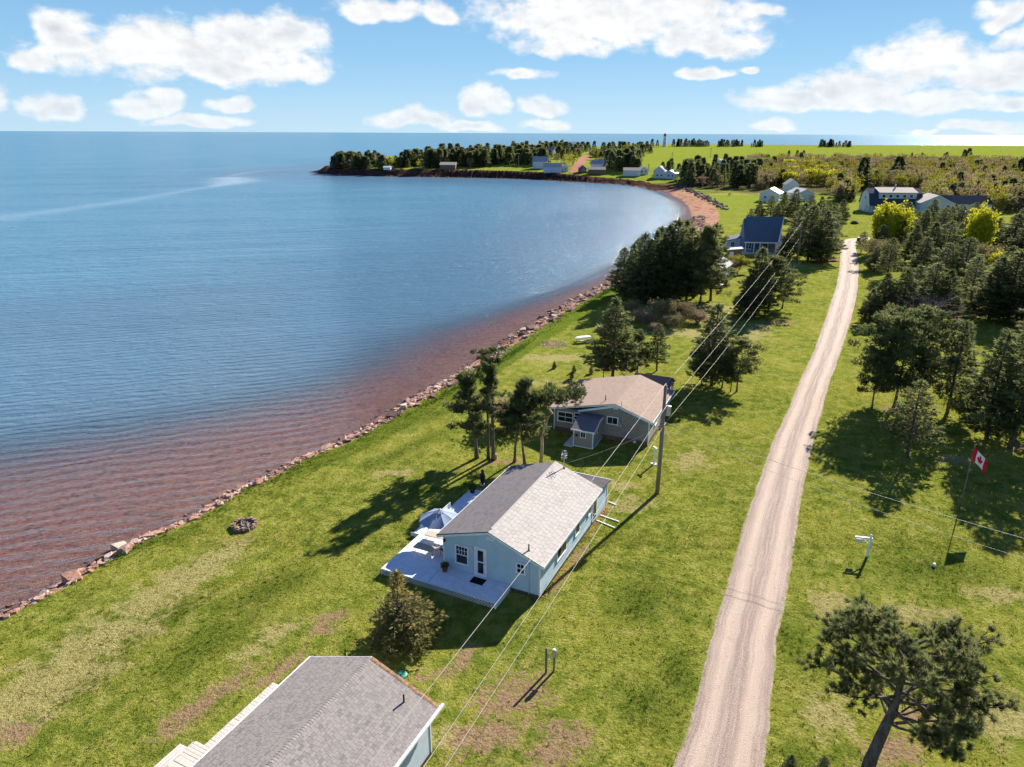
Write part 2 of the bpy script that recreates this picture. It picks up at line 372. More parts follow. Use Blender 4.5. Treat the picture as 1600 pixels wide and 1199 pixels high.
def flat_mat(name, col, rough=0.6, spec=0.3, var=0.12, scale=3.0, bump=0.0, metal=0.0, stretch=None, col2=None):
    m, t, b = new_mat(name)
    pos = t.node('ShaderNodeTexCoord').outputs['Object']
    if stretch: pos = t.vm('MULTIPLY', pos, stretch)
    n = t.noise(pos, scale, 4, 0.65); n2 = t.noise(pos, scale*7, 2, 0.6)
    f = t.math('ADD', t.math('MULTIPLY', n, 0.7), t.math('MULTIPLY', n2, 0.3))
    d = col2 or tuple(x*(1-2*var) for x in col); l = tuple(min(1, x*(1+var)) for x in col)
    t.put(b.inputs['Base Color'], t.mix(t.ramp(f, 0.35, 0.65), d, l))
    b.inputs['Roughness'].default_value = rough; b.inputs['Specular IOR Level'].default_value = spec; b.inputs['Metallic'].default_value = metal
    if bump: t.put(b.inputs['Normal'], t.bump(n2, bump, 0.8))
    return m
def shingle_mat(name, a, b_, c_, worn=None, patch=0.35):
    m, t, b = new_mat(name)
    g = t.node('ShaderNodeNewGeometry'); r = g.outputs['Random Per Island']; pos = t.node('ShaderNodeTexCoord').outputs['Object']
    c = t.mix(t.ramp(r, 0.0, 0.6), a, b_); c = t.mix(t.math('MULTIPLY', t.ramp(r, 0.84, 1.0), .8), c, c_)
    c = t.mix(t.math('MULTIPLY', t.ramp(t.noise(pos, 0.7, 4, .65), 0.4, 0.7), patch), c, worn or b_)
    c = t.mix(0.3, c, t.node('ShaderNodeTexNoise', {'Vector': pos, 'Scale': 60.0, 'Detail': 2.0}).outputs[0], 'OVERLAY')
    t.put(b.inputs['Base Color'], c); b.inputs['Roughness'].default_value = 0.9; b.inputs['Specular IOR Level'].default_value = 0.2
    t.put(b.inputs['Normal'], t.bump(t.noise(pos, 90, 2), 0.01, 0.5))
    return m
def glass_mat(name, col=(0.012, 0.016, 0.022), rough=0.06):
    m, t, b = new_mat(name)
    pos = t.node('ShaderNodeTexCoord').outputs['Object']
    t.put(b.inputs['Base Color'], t.mix(t.ramp(t.noise(pos, 1.7, 3), 0.4, 0.7), col, (0.045, 0.045, 0.05)))
    b.inputs['Roughness'].default_value = rough; b.inputs['Specular IOR Level'].default_value = 0.5
    t.put(b.inputs['Normal'], t.bump(t.noise(pos, 1.2, 1), 0.02, 0.3)); return m

M = {}
M['ground'] = make_ground_mat(); M['blade'] = make_blade_mat()
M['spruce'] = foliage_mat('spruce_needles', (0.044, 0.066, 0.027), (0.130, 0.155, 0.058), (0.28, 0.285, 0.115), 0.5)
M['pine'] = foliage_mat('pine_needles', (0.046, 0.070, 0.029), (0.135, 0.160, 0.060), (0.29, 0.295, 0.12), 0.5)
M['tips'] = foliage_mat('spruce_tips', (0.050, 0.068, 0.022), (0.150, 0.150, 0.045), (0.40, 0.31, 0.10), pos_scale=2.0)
M['yellow'] = foliage_mat('yellow_spring_leaves', (0.26, 0.29, 0.02), (0.50, 0.50, 0.03), (0.68, 0.64, 0.05), 0.45)
M['lime'] = foliage_mat('lime_spring_leaves', (0.13, 0.14, 0.02), (0.27, 0.26, 0.03), (0.42, 0.38, 0.05), 0.4)
M['red'] = foliage_mat('reddish_buds', (0.22, 0.14, 0.11), (0.38, 0.27, 0.175), (0.48, 0.38, 0.23), 0.3)
M['olive'] = foliage_mat('olive_buds', (0.15, 0.125, 0.065), (0.28, 0.235, 0.11), (0.42, 0.36, 0.15), 0.3)
M['shrub'] = foliage_mat('scrub_leaves', (0.05, 0.07, 0.02), (0.12, 0.13, 0.04), (0.24, 0.22, 0.08), 0.3)
M['greenshrub'] = foliage_mat('green_shore_plants', (0.04, 0.09, 0.012), (0.10, 0.19, 0.02), (0.19, 0.28, 0.04), 0.35)
M['bark'] = flat_mat('grey_bark', (0.17, 0.135, 0.11), 0.9, 0.1, 0.3, 6, 0.03, stretch=(1, 1, 0.25))
M['deadbark'] = flat_mat('pale_dead_bark', (0.42, 0.29, 0.19), 0.85, 0.1, 0.22, 5, 0.03, stretch=(1, 1, 0.3))
M['twig'] = flat_mat('grey_twigs', (0.30, 0.25, 0.22), 0.85, 0.1, 0.2, 5)
M['white'] = flat_mat('white_paint', (0.80, 0.81, 0.82), 0.45, 0.35, 0.05, 2.0)
M['deckwhite'] = flat_mat('painted_deck_boards', (0.78, 0.79, 0.82), 0.5, 0.35, 0.06, 2.5)
M['greydeck'] = flat_mat('weathered_pale_boards', (0.60, 0.55, 0.49), 0.85, 0.15, 0.13, 3.0, 0.004)
M['blue_siding'] = flat_mat('pale_blue_clapboard', (0.44, 0.575, 0.635), 0.6, 0.25, 0.04, 1.2)
M['taupe'] = None
M['trimblue'] = flat_mat('pale_trim', (0.66, 0.76, 0.80), 0.5, 0.3, 0.05, 1.5)
M['black'] = flat_mat('black_metal', (0.02, 0.02, 0.024), 0.45, 0.4, 0.1, 3)
M['darkplastic'] = flat_mat('dark_fabric', (0.035, 0.035, 0.045), 0.7, 0.2, 0.2, 5)
M['mat'] = flat_mat('rubber_doormat', (0.018, 0.015, 0.017), 0.95, 0.1, 0.3, 12, 0.01)
M['terra'] = flat_mat('terracotta', (0.20, 0.085, 0.055), 0.8, 0.2, 0.15, 6)
M['glass'] = glass_mat('window_glass')
M['lamp_glow'] = None
M['umb'] = flat_mat('slate_blue_canvas', (0.27, 0.325, 0.43), 0.85, 0.1, 0.06, 4)
M['tanfabric'] = flat_mat('tan_mesh_fabric', (0.50, 0.42, 0.32), 0.8, 0.15, 0.05, 8)
M['polewood'] = flat_mat('weathered_utility_pole', (0.24, 0.20, 0.165), 0.9, 0.15, 0.16, 3, 0.02, stretch=(3, 3, 0.3))
M['steel'] = flat_mat('galvanised_steel', (0.45, 0.46, 0.47), 0.4, 0.5, 0.1, 5, metal=0.6)
M['wire'] = flat_mat('bare_aluminium_wire', (0.50, 0.46, 0.41), 0.5, 0.5, 0.05, 2)
M['plinth'] = flat_mat('dark_foundation', (0.10, 0.085, 0.075), 0.9, 0.1, 0.2, 3)
M['tealglass'] = flat_mat('porcelain', (0.7, 0.7, 0.68), 0.3, 0.5, 0.05, 3)
M['charcoal'] = flat_mat('charcoal', (0.04, 0.035, 0.033), 0.95, 0.1, 0.4, 6, 0.03, col2=(0.25, 0.23, 0.21))
M['greenplastic'] = flat_mat('teal_plastic_lid', (0.05, 0.25, 0.19), 0.5, 0.4, 0.1, 4)
M['sh_dark'] = shingle_mat('charcoal_shingles', (0.13, 0.125, 0.135), (0.17, 0.155, 0.16), (0.10, 0.10, 0.115), (0.16, 0.145, 0.145))
M['sh_light'] = shingle_mat('bleached_grey_shingles', (0.40, 0.37, 0.345), (0.45, 0.415, 0.385), (0.36, 0.335, 0.315), (0.44, 0.40, 0.38))
M['sh_tan'] = shingle_mat('tan_shingles', (0.28, 0.205, 0.165), (0.325, 0.24, 0.19), (0.24, 0.18, 0.15), (0.35, 0.26, 0.20))
M['sh_mix'] = shingle_mat('mixed_grey_shingles', (0.225, 0.205, 0.195), (0.285, 0.255, 0.24), (0.15, 0.14, 0.14), (0.27, 0.255, 0.24), 0.25)
M['sh_black'] = shingle_mat('dark_shed_shingles', (0.055, 0.05, 0.06), (0.08, 0.07, 0.08), (0.12, 0.11, 0.12))
M['sh_blue'] = shingle_mat('slate_blue_roofing', (0.095, 0.125, 0.16), (0.105, 0.14, 0.18), (0.085, 0.11, 0.145), (0.11, 0.14, 0.175))
M['navyroof'] = shingle_mat('navy_roofing', (0.045, 0.055, 0.075), (0.05, 0.062, 0.085), (0.04, 0.05, 0.068))
M['rust'] = flat_mat('rusty_lichen_edge', (0.33, 0.20, 0.12), 0.9, 0.1, 0.25, 6)
M['bluewall'] = flat_mat('slate_blue_siding', (0.10, 0.16, 0.24), 0.6, 0.25, 0.06, 2)
M['lightwall'] = flat_mat('pale_blue_grey_siding', (0.50, 0.57, 0.62), 0.6, 0.25, 0.05, 2)
M['whitewall'] = flat_mat('white_siding', (0.62, 0.64, 0.67), 0.6, 0.25, 0.05, 2)
M['brownwall'] = flat_mat('brown_siding', (0.20, 0.13, 0.09), 0.7, 0.2, 0.1, 2)
M['tanroof'] = flat_mat('tan_roofing', (0.42, 0.36, 0.31), 0.85, 0.15, 0.08, 1.5)
M['greyroof'] = flat_mat('grey_roofing', (0.33, 0.34, 0.36), 0.85, 0.15, 0.08, 1.5)
M['whiteroof'] = flat_mat('white_metal_roofing', (0.62, 0.61, 0.62), 0.5, 0.3, 0.04, 1.5)
M['redcloth'] = flat_mat('red_flag_cloth', (0.62, 0.015, 0.03), 0.8, 0.1, 0.05, 4)
M['whitecloth'] = flat_mat('white_flag_cloth', (0.78, 0.77, 0.77), 0.8, 0.1, 0.04, 4)
M['soil'] = flat_mat('red_soil', (0.34, 0.13, 0.075), 0.95, 0.1, 0.2, 3, 0.03)

def rock_mat(name, a, b_, c_):
    m, t, b = new_mat(name)
    pos = t.node('ShaderNodeTexCoord').outputs['Object']; wp = t.node('ShaderNodeNewGeometry').outputs['Position']
    oi = t.node('ShaderNodeObjectInfo').outputs['Random']; isl = t.node('ShaderNodeNewGeometry').outputs['Random Per Island']
    r = t.math('FRACT', t.math('ADD', oi, isl))
    c = t.mix(t.ramp(r, 0.1, 0.7), a, b_); c = t.mix(t.ramp(r, 0.7, 1.0), c, c_)
    n = t.noise(wp, 3.5, 5, .7)
    c = t.mix(t.math('MULTIPLY', t.ramp(n, 0.45, 0.65), 0.5), c, tuple(x*0.45 for x in a))
    z = t.node('ShaderNodeSeparateXYZ', {0: wp}).outputs[2]
    c = t.mix(t.ramp(z, WZ+0.35, WZ+0.02), c, t.mix(0.5, c, (0.05, 0.022, 0.018)))
    t.put(b.inputs['Base Color'], c); b.inputs['Roughness'].default_value = 0.9
    t.put(b.inputs['Normal'], t.bump(t.noise(wp, 6, 5, .7), 0.12, 0.7)); return m
M['rock'] = rock_mat('red_sandstone', (0.34, 0.165, 0.115), (0.50, 0.32, 0.23), (0.57, 0.44, 0.35))
M['rock2'] = rock_mat('fire_ring_stone', (0.24, 0.14, 0.11), (0.38, 0.24, 0.18), (0.44, 0.32, 0.26))

def make_taupe():
    m, t, b = new_mat('taupe_cedar_shingles')
    r = t.node('ShaderNodeNewGeometry').outputs['Random Per Island']; pos = t.node('ShaderNodeTexCoord').outputs['Object']
    c = t.mix(r, (0.235, 0.205, 0.18), (0.30, 0.265, 0.235)); c = t.mix(t.math('MULTIPLY', t.ramp(t.noise(pos, .8, 4, .6), .4, .7), .4), c, (0.22, 0.195, 0.175))
    t.put(b.inputs['Base Color'], c); b.inputs['Roughness'].default_value = 0.85; return m
M['taupe'] = make_taupe()

def make_road_mat():
    m, t, b = new_mat('pale_gravel')
    pos = t.node('ShaderNodeNewGeometry').outputs['Position']; ac = t.attr('across')
    w = t.math('ADD', ac, t.math('MULTIPLY', t.math('SUBTRACT', t.noise(pos, 0.35, 3), .5), 0.14))
    # pale wheel tracks at +-0.42, darker loose gravel between and at the edges
    tr = t.math('ABSOLUTE', t.math('SUBTRACT', t.math('ABSOLUTE', w), 0.46))
    lines = t.noise(t.node('ShaderNodeCombineXYZ', {0: t.math('MULTIPLY', w, 9.0), 1: t.math('MULTIPLY', t.attr('along'), 0.12), 2: 0.0}).outputs[0], 1.0, 4, .65)
    g = t.mix(t.ramp(tr, 0.05, 0.32), (0.47, 0.355, 0.275), (0.26, 0.185, 0.150))
    g = t.mix(t.math('MULTIPLY', t.ramp(lines, 0.42, 0.62), 0.45), g, (0.54, 0.43, 0.35))
    g = t.mix(t.math('MULTIPLY', t.ramp(t.noise(pos, 1.2, 4, .7), 0.55, 0.75), 0.45), g, (0.27, 0.19, 0.145))
    nf = t.noise(pos, 14, 4, .75)
    g = t.mix(t.ramp(nf, 0.45, 0.75), g, (0.50, 0.40, 0.345)); g = t.mix(t.math('MULTIPLY', t.ramp(nf, 0.46, 0.3), 0.6), g, (0.22, 0.16, 0.13))
    ve = t.math('ADD', t.math('ABSOLUTE', ac), t.math('MULTIPLY', t.math('SUBTRACT', t.noise(pos, 1.6, 5, .7), .5), 0.42))
    g = t.mix(t.ramp(ve, 0.86, 0.99), g, t.mix(t.ramp(nf, .4, .6), (0.10, 0.13, 0.018), (0.24, 0.25, 0.05)))
    t.put(b.inputs['Base Color'], g); b.inputs['Roughness'].default_value = 0.95
    t.put(b.inputs['Normal'], t.bump(t.math('ADD', nf, t.math('MULTIPLY', lines, .6)), 0.06, 0.8)); return m
M['road'] = make_road_mat()

def make_water_mat():
    m, t, b = new_mat('sea_water')
    pos = t.node('ShaderNodeNewGeometry').outputs['Position']
    dep = t.attr('depth'); sl_ = t.attr('slick')
    rp = t.node('ShaderNodeVectorRotate', {'Vector': pos, 'Angle': R(-21)}, rotation_type='Z_AXIS').outputs[0]
    w1 = t.node('ShaderNodeTexWave', {'Vector': rp, 'Scale': 0.19, 'Distortion': 6.5, 'Detail': 3.0, 'Detail Scale': 0.55, 'Detail Roughness': 0.55}, wave_type='BANDS', bands_direction='Y', wave_profile='SIN').outputs[1]
    n1 = t.noise(t.vm('MULTIPLY', rp, (0.35, 1.15, 1)), 1.0, 5, 0.62, 0.3)
    n2 = t.noise(t.vm('MULTIPLY', rp, (0.6, 1.6, 1)), 2.6, 3, 0.6)
    n4 = t.noise(t.vm('MULTIPLY', rp, (0.012, 0.04, 1)), 1.0, 3, 0.6)
    n5 = t.noise(t.vm('MULTIPLY', rp, (0.045, 0.22, 1)), 1.0, 6, 0.68)
    deepf = t.ramp(dep, 10, 90, 0.35, 1.0)
    h = t.math('ADD', t.math('MULTIPLY', w1, 0.09), t.math('ADD', t.math('MULTIPLY', t.math('ADD', t.math('MULTIPLY', n1, 0.62), t.math('MULTIPLY', n5, t.ramp(dep, 60, 900, 0.5, 1.9))), deepf), t.math('MULTIPLY', n2, 0.16)))
    nrm = t.bump(h, 1.0, t.math('MULTIPLY', t.ramp(n4, 0.3, 0.7, 0.75, 1.0), t.ramp(dep, 400, 2500, 1.0, 0.5)))
    opac = t.ramp(dep, 3.0, 72.0, 0.03, 1.0)
    opac = t.math('ADD', opac, 0.0, clamp=True)
    body = t.mix(t.ramp(dep, 8, 120), (0.085, 0.135, 0.195), (0.085, 0.175, 0.265))
    body = t.mix(t.ramp(dep, 300, 900), body, (0.095, 0.23, 0.33))
    body = t.mix(t.math('MULTIPLY', t.ramp(n4, 0.42, 0.7), 0.22), body, (0.055, 0.14, 0.23))
    body = t.mix(t.math('MULTIPLY', sl_, t.ramp(n1, .35, .6, .25, .6)), body, (0.42, 0.52, 0.60))
    dif = t.node('ShaderNodeBsdfDiffuse', {'Color': body, 'Normal': nrm}).outputs[0]
    tr = t.node('ShaderNodeBsdfTransparent', {'Color': (0.93, 0.95, 0.96)}).outputs[0]
    under = t.node('ShaderNodeMixShader', {0: opac, 1: tr, 2: dif}).outputs[0]
    gl = t.node('ShaderNodeBsdfGlossy', {'Color': (0.9, 0.95, 1.0), 'Roughness': t.ramp(dep, 20, 500, 0.10, 0.15), 'Normal': nrm}).outputs[0]
    fr = t.node('ShaderNodeFresnel', {'IOR': 1.33, 'Normal': nrm}).outputs[0]
    fr = t.math('MINIMUM', fr, t.ramp(dep, 400, 1500, 0.52, 0.27))
    out = t.node('ShaderNodeMixShader', {0: fr, 1: under, 2: gl}).outputs[0]
    t.put(t.n['Material Output'].inputs[0], out); return m
M['water'] = make_water_mat()

# ------------------------------------------------------------------ land and sea sheets
def axis(segs):
    out = [segs[0][0]]
    for a, b, s0, s1 in segs:
        x = a
        while x < b-1e-6:
            k = (x-a)/(b-a); x += s0+(s1-s0)*k; out.append(min(x, b))
    return np.array(sorted(set(np.round(out, 3))))
xs = axis([(-420, -80, 12, 3), (-80, -45, 2.5, 0.7), (-45, 45, 0.5, 0.5), (45, 110, 0.7, 3), (110, 260, 3, 6), (260, 900, 8, 40), (900, 3100, 100, 300)])
ys = axis([(-60, 18, 8, 2), (18, 75, 0.45, 0.45), (75, 160, 0.6, 1.2), (160, 420, 1.4, 4), (420, 620, 3, 3), (620, 1015, 5, 6), (1015, 1300, 20, 60)])
def grid(name, xs, ys, zf, mat, attrf):
    X, Y = np.meshgrid(xs, ys); sd = sdist(X, Y); Z = zf(X, Y, sd)
    V = np.stack([X, Y, Z], -1).reshape(-1, 3); nx, ny = len(xs), len(ys)
    i = (np.arange(ny-1)[:, None]*nx+np.arange(nx-1)[None]).ravel()
    F = np.stack([i, i+1, i+nx+1, i+nx], -1)
    at = {k: v.ravel() for k, v in attrf(X, Y, sd).items()}
    return link(name, mesh_np(name, V, F, [mat], attrs=at, smooth=True))
rngt = np.random.default_rng(4)
def land_z(X, Y, sd):
    Z = terrain(X, Y, sd)
    # rough cliff face on the far headland and lumpy sea bed
    k = sstep(380, 440, Y)*(1-sstep(5, 9, np.abs(sd)))
    return Z + rngt.normal(0, 0.55, X.shape)*k
land = grid('ground', xs, ys, land_z, M['ground'], zones); tag(land, kind='structure')

WAKE = [(0,341,3.5),(60,333,2.4),(120,325,2.4),(180,317,2.2),(240,307,1.8),(290,298,1.6),(330,292,2.0),(352,288,6.0),(368,283,9.0),(362,278,7.0),(340,279,3.0)]
WAKE2 = [(362,275,1.2),(385,270,1.2),(420,266,1.0),(470,263.5,.8),(500,263,.6)]
def water_attr(X, Y, sd):
    s = np.zeros(X.shape)
    for L in (WAKE, WAKE2):
        P = [(*gz(u, v, WZ), w) for u, v, w in L]
        for (ax, ay, aw), (bx, by, bw_) in zip(P[:-1], P[1:]):
            dx, dy = bx-ax, by-ay; t = np.clip(((X-ax)*dx+(Y-ay)*dy)/(dx*dx+dy*dy), 0, 1)
            w = (aw+(bw_-aw)*t)*1.5; big = (aw > 4.5) | (bw_ > 4.5); w = w*(1 if big else 2.0); s = np.maximum(s, (1.15 if big else .45)*np.exp(-((X-ax-t*dx)**2+(Y-ay-t*dy)**2)/(w*w)))
    k = .58+2.4*sstep(46, 90, Y)+5*sstep(100, 150, Y); return {'depth': -sd*k, 'slick': s}
wx = axis([(-60000, -2500, 20000, 4000), (-2500, -420, 400, 20), (-420, -150, 5, 3), (-150, -60, 3, 2), (-60, 100, 2, 3), (100, 400, 10, 40), (400, 3000, 200, 600), (3000, 60000, 6000, 15000)])
wy = axis([(-2000, -60, 400, 40), (-60, 20, 10, 3), (20, 130, 2, 2), (130, 250, 2.5, 3), (250, 520, 3, 5), (520, 1100, 8, 30), (1100, 4000, 100, 500), (4000, 70000, 1500, 12000)])
sea = grid('sea', wx, wy, lambda X, Y, sd: np.full(X.shape, WZ), M['water'], water_attr); tag(sea, kind='structure')
# sea floor far out, below everything
fl = MB(); fl.add([(-60000, -2000, -9), (60000, -2000, -9), (60000, 70000, -9), (-60000, 70000, -9)], [(0, 1, 2, 3)])
tag(fl.build('sea_floor', M['ground']), kind='structure')

# gravel lane
lane_px = [(1180,1055,1199),(1118,1079,1207),(1055,1094,1215),(1000,1106,1216),(950,1123,1229),(880,1143,1239),(800,1166,1251),(740,1188,1262),(680,1209,1275),(650,1226,1284),
 (600,1246,1297),(550,1270,1315),(500,1288,1331),(470,1298,1338),(450,1305,1341),(420,1311,1343),(400,1312,1341),(388,1313,1338),(380,1315,1338)]
pts = []
for k, (v, l, r) in enumerate(lane_px):
    a = gz(l, v); b_ = gz(r, v); pts.append((*a, *b_))
a = pts[0]; b_ = pts[1]; k = 1.6
pts = [tuple(a[i]+(a[i]-b_[i])*k for i in range(4))]+pts
e = gz(1337, 372.5); e2 = gz(1352, 371); g1 = gz(1345, 378); g2 = gz(1352, 376)
pts += [(*gz(1319, 374.5), *gz(1339, 378)), (*gz(1328, 372.5), *gz(1342, 377)), (*gz(1340, 371.8), *gz(1348, 376)), (*gz(1358, 371), *gz(1360, 374.5))]
pts = np.array(pts)
def resample(P, n):
    c = (P[:, :2]+P[:, 2:])/2; L = np.r_[0, np.cumsum(np.hypot(*np.diff(c, axis=0).T))]; s = np.linspace(0, L[-1], n)
    return np.stack([np.interp(s, L, P[:, i]) for i in range(4)], -1), s
RP, RS = resample(pts, 420)
ker = np.ones(9)/9
for i in range(4):
    RP[4:-4, i] = np.convolve(RP[:, i], ker, 'valid')
rr = np.random.default_rng(2)
NA = 13; V = []; F = []; ac = []; al = []
jl = np.convolve(rr.normal(0, .35, 428), np.ones(3)/2.2, 'same')[:420]; jr = np.convolve(rr.normal(0, .35, 428), np.ones(3)/2.2, 'same')[:420]
for i in range(420):
    a = RP[i, :2]; b_ = RP[i, 2:]; w = np.hypot(*(b_-a)); d = (b_-a)/w
    # keep the true lane width: project on the lane's normal
    a2 = a - d*jl[i]*0.14; b2 = b_ + d*jr[i]*0.14
    for k in range(NA):
        f = k/(NA-1); p = a2+(b2-a2)*f; c = 2*f-1
        hgt = 0.035-0.05*math.exp(-((abs(c)-0.46)/0.16)**2)*0.5+0.02*(1-abs(c)) if 0 < k < NA-1 else -0.03
        V.append((p[0], p[1], hgt+0.012)); ac.append(c); al.append(RS[i])
V = np.array(V); V[:, 2] += terrain(V[:, 0], V[:, 1])
i = (np.arange(419)[:, None]*NA+np.arange(NA-1)[None]).ravel(); F = np.stack([i, i+1, i+NA+1, i+NA], -1)
lane = link('gravel_road', mesh_np('gravel_road', V, F, [M['road']], attrs={'across': ac, 'along': al}, smooth=True)); tag(lane, kind='structure')
LANE = RP
def lane_mask(X, Y, margin=0.0):
    c = (RP[:, :2]+RP[:, 2:])/2; out = np.zeros(X.shape, bool)
    for i in range(0, 420, 3):
        out |= (X-c[i, 0])**2+(Y-c[i, 1])**2 < (2.0+margin)**2
    return out
# red dirt tracks far away on the headland and hill
def ribbon(name, px, w, mat):
    g = [ground(u, v) for u, v in px]; c = np.array(g); L = np.r_[0, np.cumsum(np.hypot(*np.diff(c[:, :2], axis=0).T))]; n = 60
    s = np.linspace(0, L[-1], n); P = np.stack([np.interp(s, L, c[:, i]) for i in range(2)], -1)
    d = np.gradient(P, axis=0); d /= np.linalg.norm(d, axis=1)[:, None]; nn = np.stack([-d[:, 1], d[:, 0]], -1)
    A = P+nn*w/2; B = P-nn*w/2; mid = P
    V = np.concatenate([A, mid, B]); z = terrain(V[:, 0], V[:, 1])+0.25; V = np.c_[V, z]
    i = np.arange(n-1); F = np.concatenate([np.stack([i, i+1, i+n+1, i+n], -1), np.stack([i+n, i+n+1, i+2*n+1, i+2*n], -1)])
    o = link(name, mesh_np(name, V, F, [mat], smooth=True)); return tag(o, kind='structure')
ribbon('dirt_road', [(899,271),(902,262),(908,254),(914,247),(920,243)], 8, M['soil'])
ribbon('dirt_road', [(998,237),(1004,233),(1013,230.5),(1024,229)], 9, flat_mat('pale_track', (0.42, 0.27, 0.17), 0.95, 0.1))
ribbon('dirt_road', [(1308,407),(1290,408.5),(1270,411)], 2.2, M['soil'])

# ------------------------------------------------------------------ grass tufts on the near lawns (one mass)
def grass_tufts(name, n, region, hmin, hmax, blades, width, seed, dens=None, spread=0.09):
    rg = np.random.default_rng(seed); x0, x1, y0, y1 = region
    X = rg.uniform(x0, x1, n); Y = y0+(y1-y0)*rg.random(n)**1.35
    keep = (np.abs(X) < Y*0.80+3); X = X[keep]; Y = Y[keep]
    sd = sdist(X, Y); z = zones(X, Y, sd); pr = rg.random(len(X))
    keep = (sd > np.interp(Y, [0, 60, 120], [1.5, 2.0, 3.0])) & ~lane_mask(X, Y, -0.05-0.35*(rg.random(len(X)) < .25)) & ~in_building(X, Y) & (pr > z['bare']*0.75)
    X, Y = X[keep], Y[keep]; at = {k: v[keep] for k, v in z.items()}
    N = len(X); Z = terrain(X, Y)-0.01
    th = rg.uniform(0, 2*PI, (N, blades)); rad = rg.random((N, blades))*spread*rg.uniform(.5, 1.6, (N, 1))
    ph = rg.uniform(0, 2*PI, (N, blades)); H = rg.uniform(hmin, hmax, (N, 1))*(0.7+0.9*at['rim'][:, None]+0.5*at['lush'][:, None])*rg.uniform(.6, 1.2, (N, blades))
    bx = X[:, None]+rad*np.cos(th); by = Y[:, None]+rad*np.sin(th)
    wv = width*rg.uniform(.6, 1.3, (N, blades))
    lean = H*rg.uniform(.2, .9, (N, blades))
    a = np.stack([bx-wv*np.sin(ph), by+wv*np.cos(ph), np.broadcast_to(Z[:, None], bx.shape)], -1)
    b = np.stack([bx+wv*np.sin(ph), by-wv*np.cos(ph), np.broadcast_to(Z[:, None], bx.shape)], -1)
    c = np.stack([bx+lean*np.cos(ph), by+lean*np.sin(ph), Z[:, None]+H], -1)
    V = np.stack([a, b, c], 2).reshape(-1, 3); F = np.arange(len(V)).reshape(-1, 3)
    tint = np.repeat(rg.random((N, blades)).ravel()*.5+np.repeat(rg.random(N)*.5, blades), 3)
    attrs = {'tint': tint}
    for k in ('bare', 'dry', 'lush', 'field'): attrs[k] = np.repeat(at[k], blades*3)
    o = link(name, mesh_np(name, V, F, [M['blade']], attrs=attrs)); tag(o, 'short mown lawn grass with clover tufts around the cottages', 'grass', kind='stuff')
    return o
EXCL = []
def in_building(X, Y):
    out = np.zeros(X.shape, bool)
    for (ox, oy, ang, x0, x1, y0, y1) in EXCL:
        c, s = math.cos(ang), math.sin(ang); dx, dy = X-ox, Y-oy; lx = dx*c+dy*s; ly = -dx*s+dy*c
        out |= (lx > x0) & (lx < x1) & (ly > y0) & (ly < y1)
    return out
# ------------------------------------------------------------------ building helpers (local frame: x away along the wall, y to the left, z up)
def roof_plane(parent, x0, x1, ya, za, yb, zb, mat, base_mat, exposure=0.2, tab=0.34, seed=1, name='shingles', deck=0.05, jitter=0.02, butt=.016):
    """a sloping plane from the eave (ya,za) up to the ridge (yb,zb): sheathing board + courses of shingles"""
    rg = random.Random(seed); L = math.hypot(yb-ya, zb-za); dy, dz = (yb-ya)/L, (zb-za)/L; ny, nz = -dz, dy
    if nz < 0: ny, nz = -ny, -nz
    mb = MB()
    P = lambda x, s, h: (x, ya+dy*s+ny*h, za+dz*s+nz*h)
    mb.hexa([P(x0, 0, -deck), P(x1, 0, -deck), P(x1, L, -deck), P(x0, L, -deck), P(x0, 0, 0), P(x1, 0, 0), P(x1, L, 0), P(x0, L, 0)])
    sh = mb.build('roof_deck', base_mat, parent)
    m = MB(); n = int(round(L/exposure)); e = L/n; nt = int(round((x1-x0)/tab))
    for r in range(n):
        off = (r % 2)*0.5*tab+rg.uniform(-.03, .03); x = x0-off
        while x < x1:
            w = tab*rg.uniform(0.8, 1.2) if jitter else tab
            a = max(x, x0); b = min(x+w-butt*.6, x1); x += w
            if b-a < 0.03: continue
            s0 = r*e-0.006; s1 = min((r+1)*e+0.03, L); t0 = butt+rg.uniform(0, .006); t1 = 0.003
            m.add([P(a, s0, t0), P(b, s0, t0), P(b, s1, t1), P(a, s1, t1), P(a, s0, 0.0005), P(b, s0, 0.0005)], [(0, 1, 2, 3), (4, 5, 1, 0)])
    o = m.build(name, mat, sh); o['kind'] = 'stuff'
    return sh
def wall_boards(mb, axis_, pos, a0, a1, z0, topf, out, exposure=0.13, lip=0.018):
    """lapped siding courses on a wall; topf(a) gives the wall's height; axis_='x' wall lies along x at y=pos, 'y' the other; out=+-1 outward side"""
    zmax = max(topf(a0+(a1-a0)*i/60) for i in range(61)); z = z0
    while z < zmax-0.01:
        zt = min(z+exposure, zmax)
        # span where the wall is higher than the middle of the course
        zm = (z+zt)/2; s = [a0+(a1-a0)*i/240 for i in range(241)]; ok = [q for q in s if topf(q) >= zm]
        if ok:
            b0, b1 = ok[0], ok[-1]
            if b1-b0 > 0.05:
                P = (lambda a, d, zz: (a, pos+out*d, zz)) if axis_ == 'x' else (lambda a, d, zz: (pos+out*d, a, zz))
                mb.add([P(b0, lip, z), P(b1, lip, z), P(b1, 0.003, zt), P(b0, 0.003, zt), P(b0, 0, z), P(b1, 0, z)], [(0, 1, 2, 3), (4, 5, 1, 0)])
        z += exposure
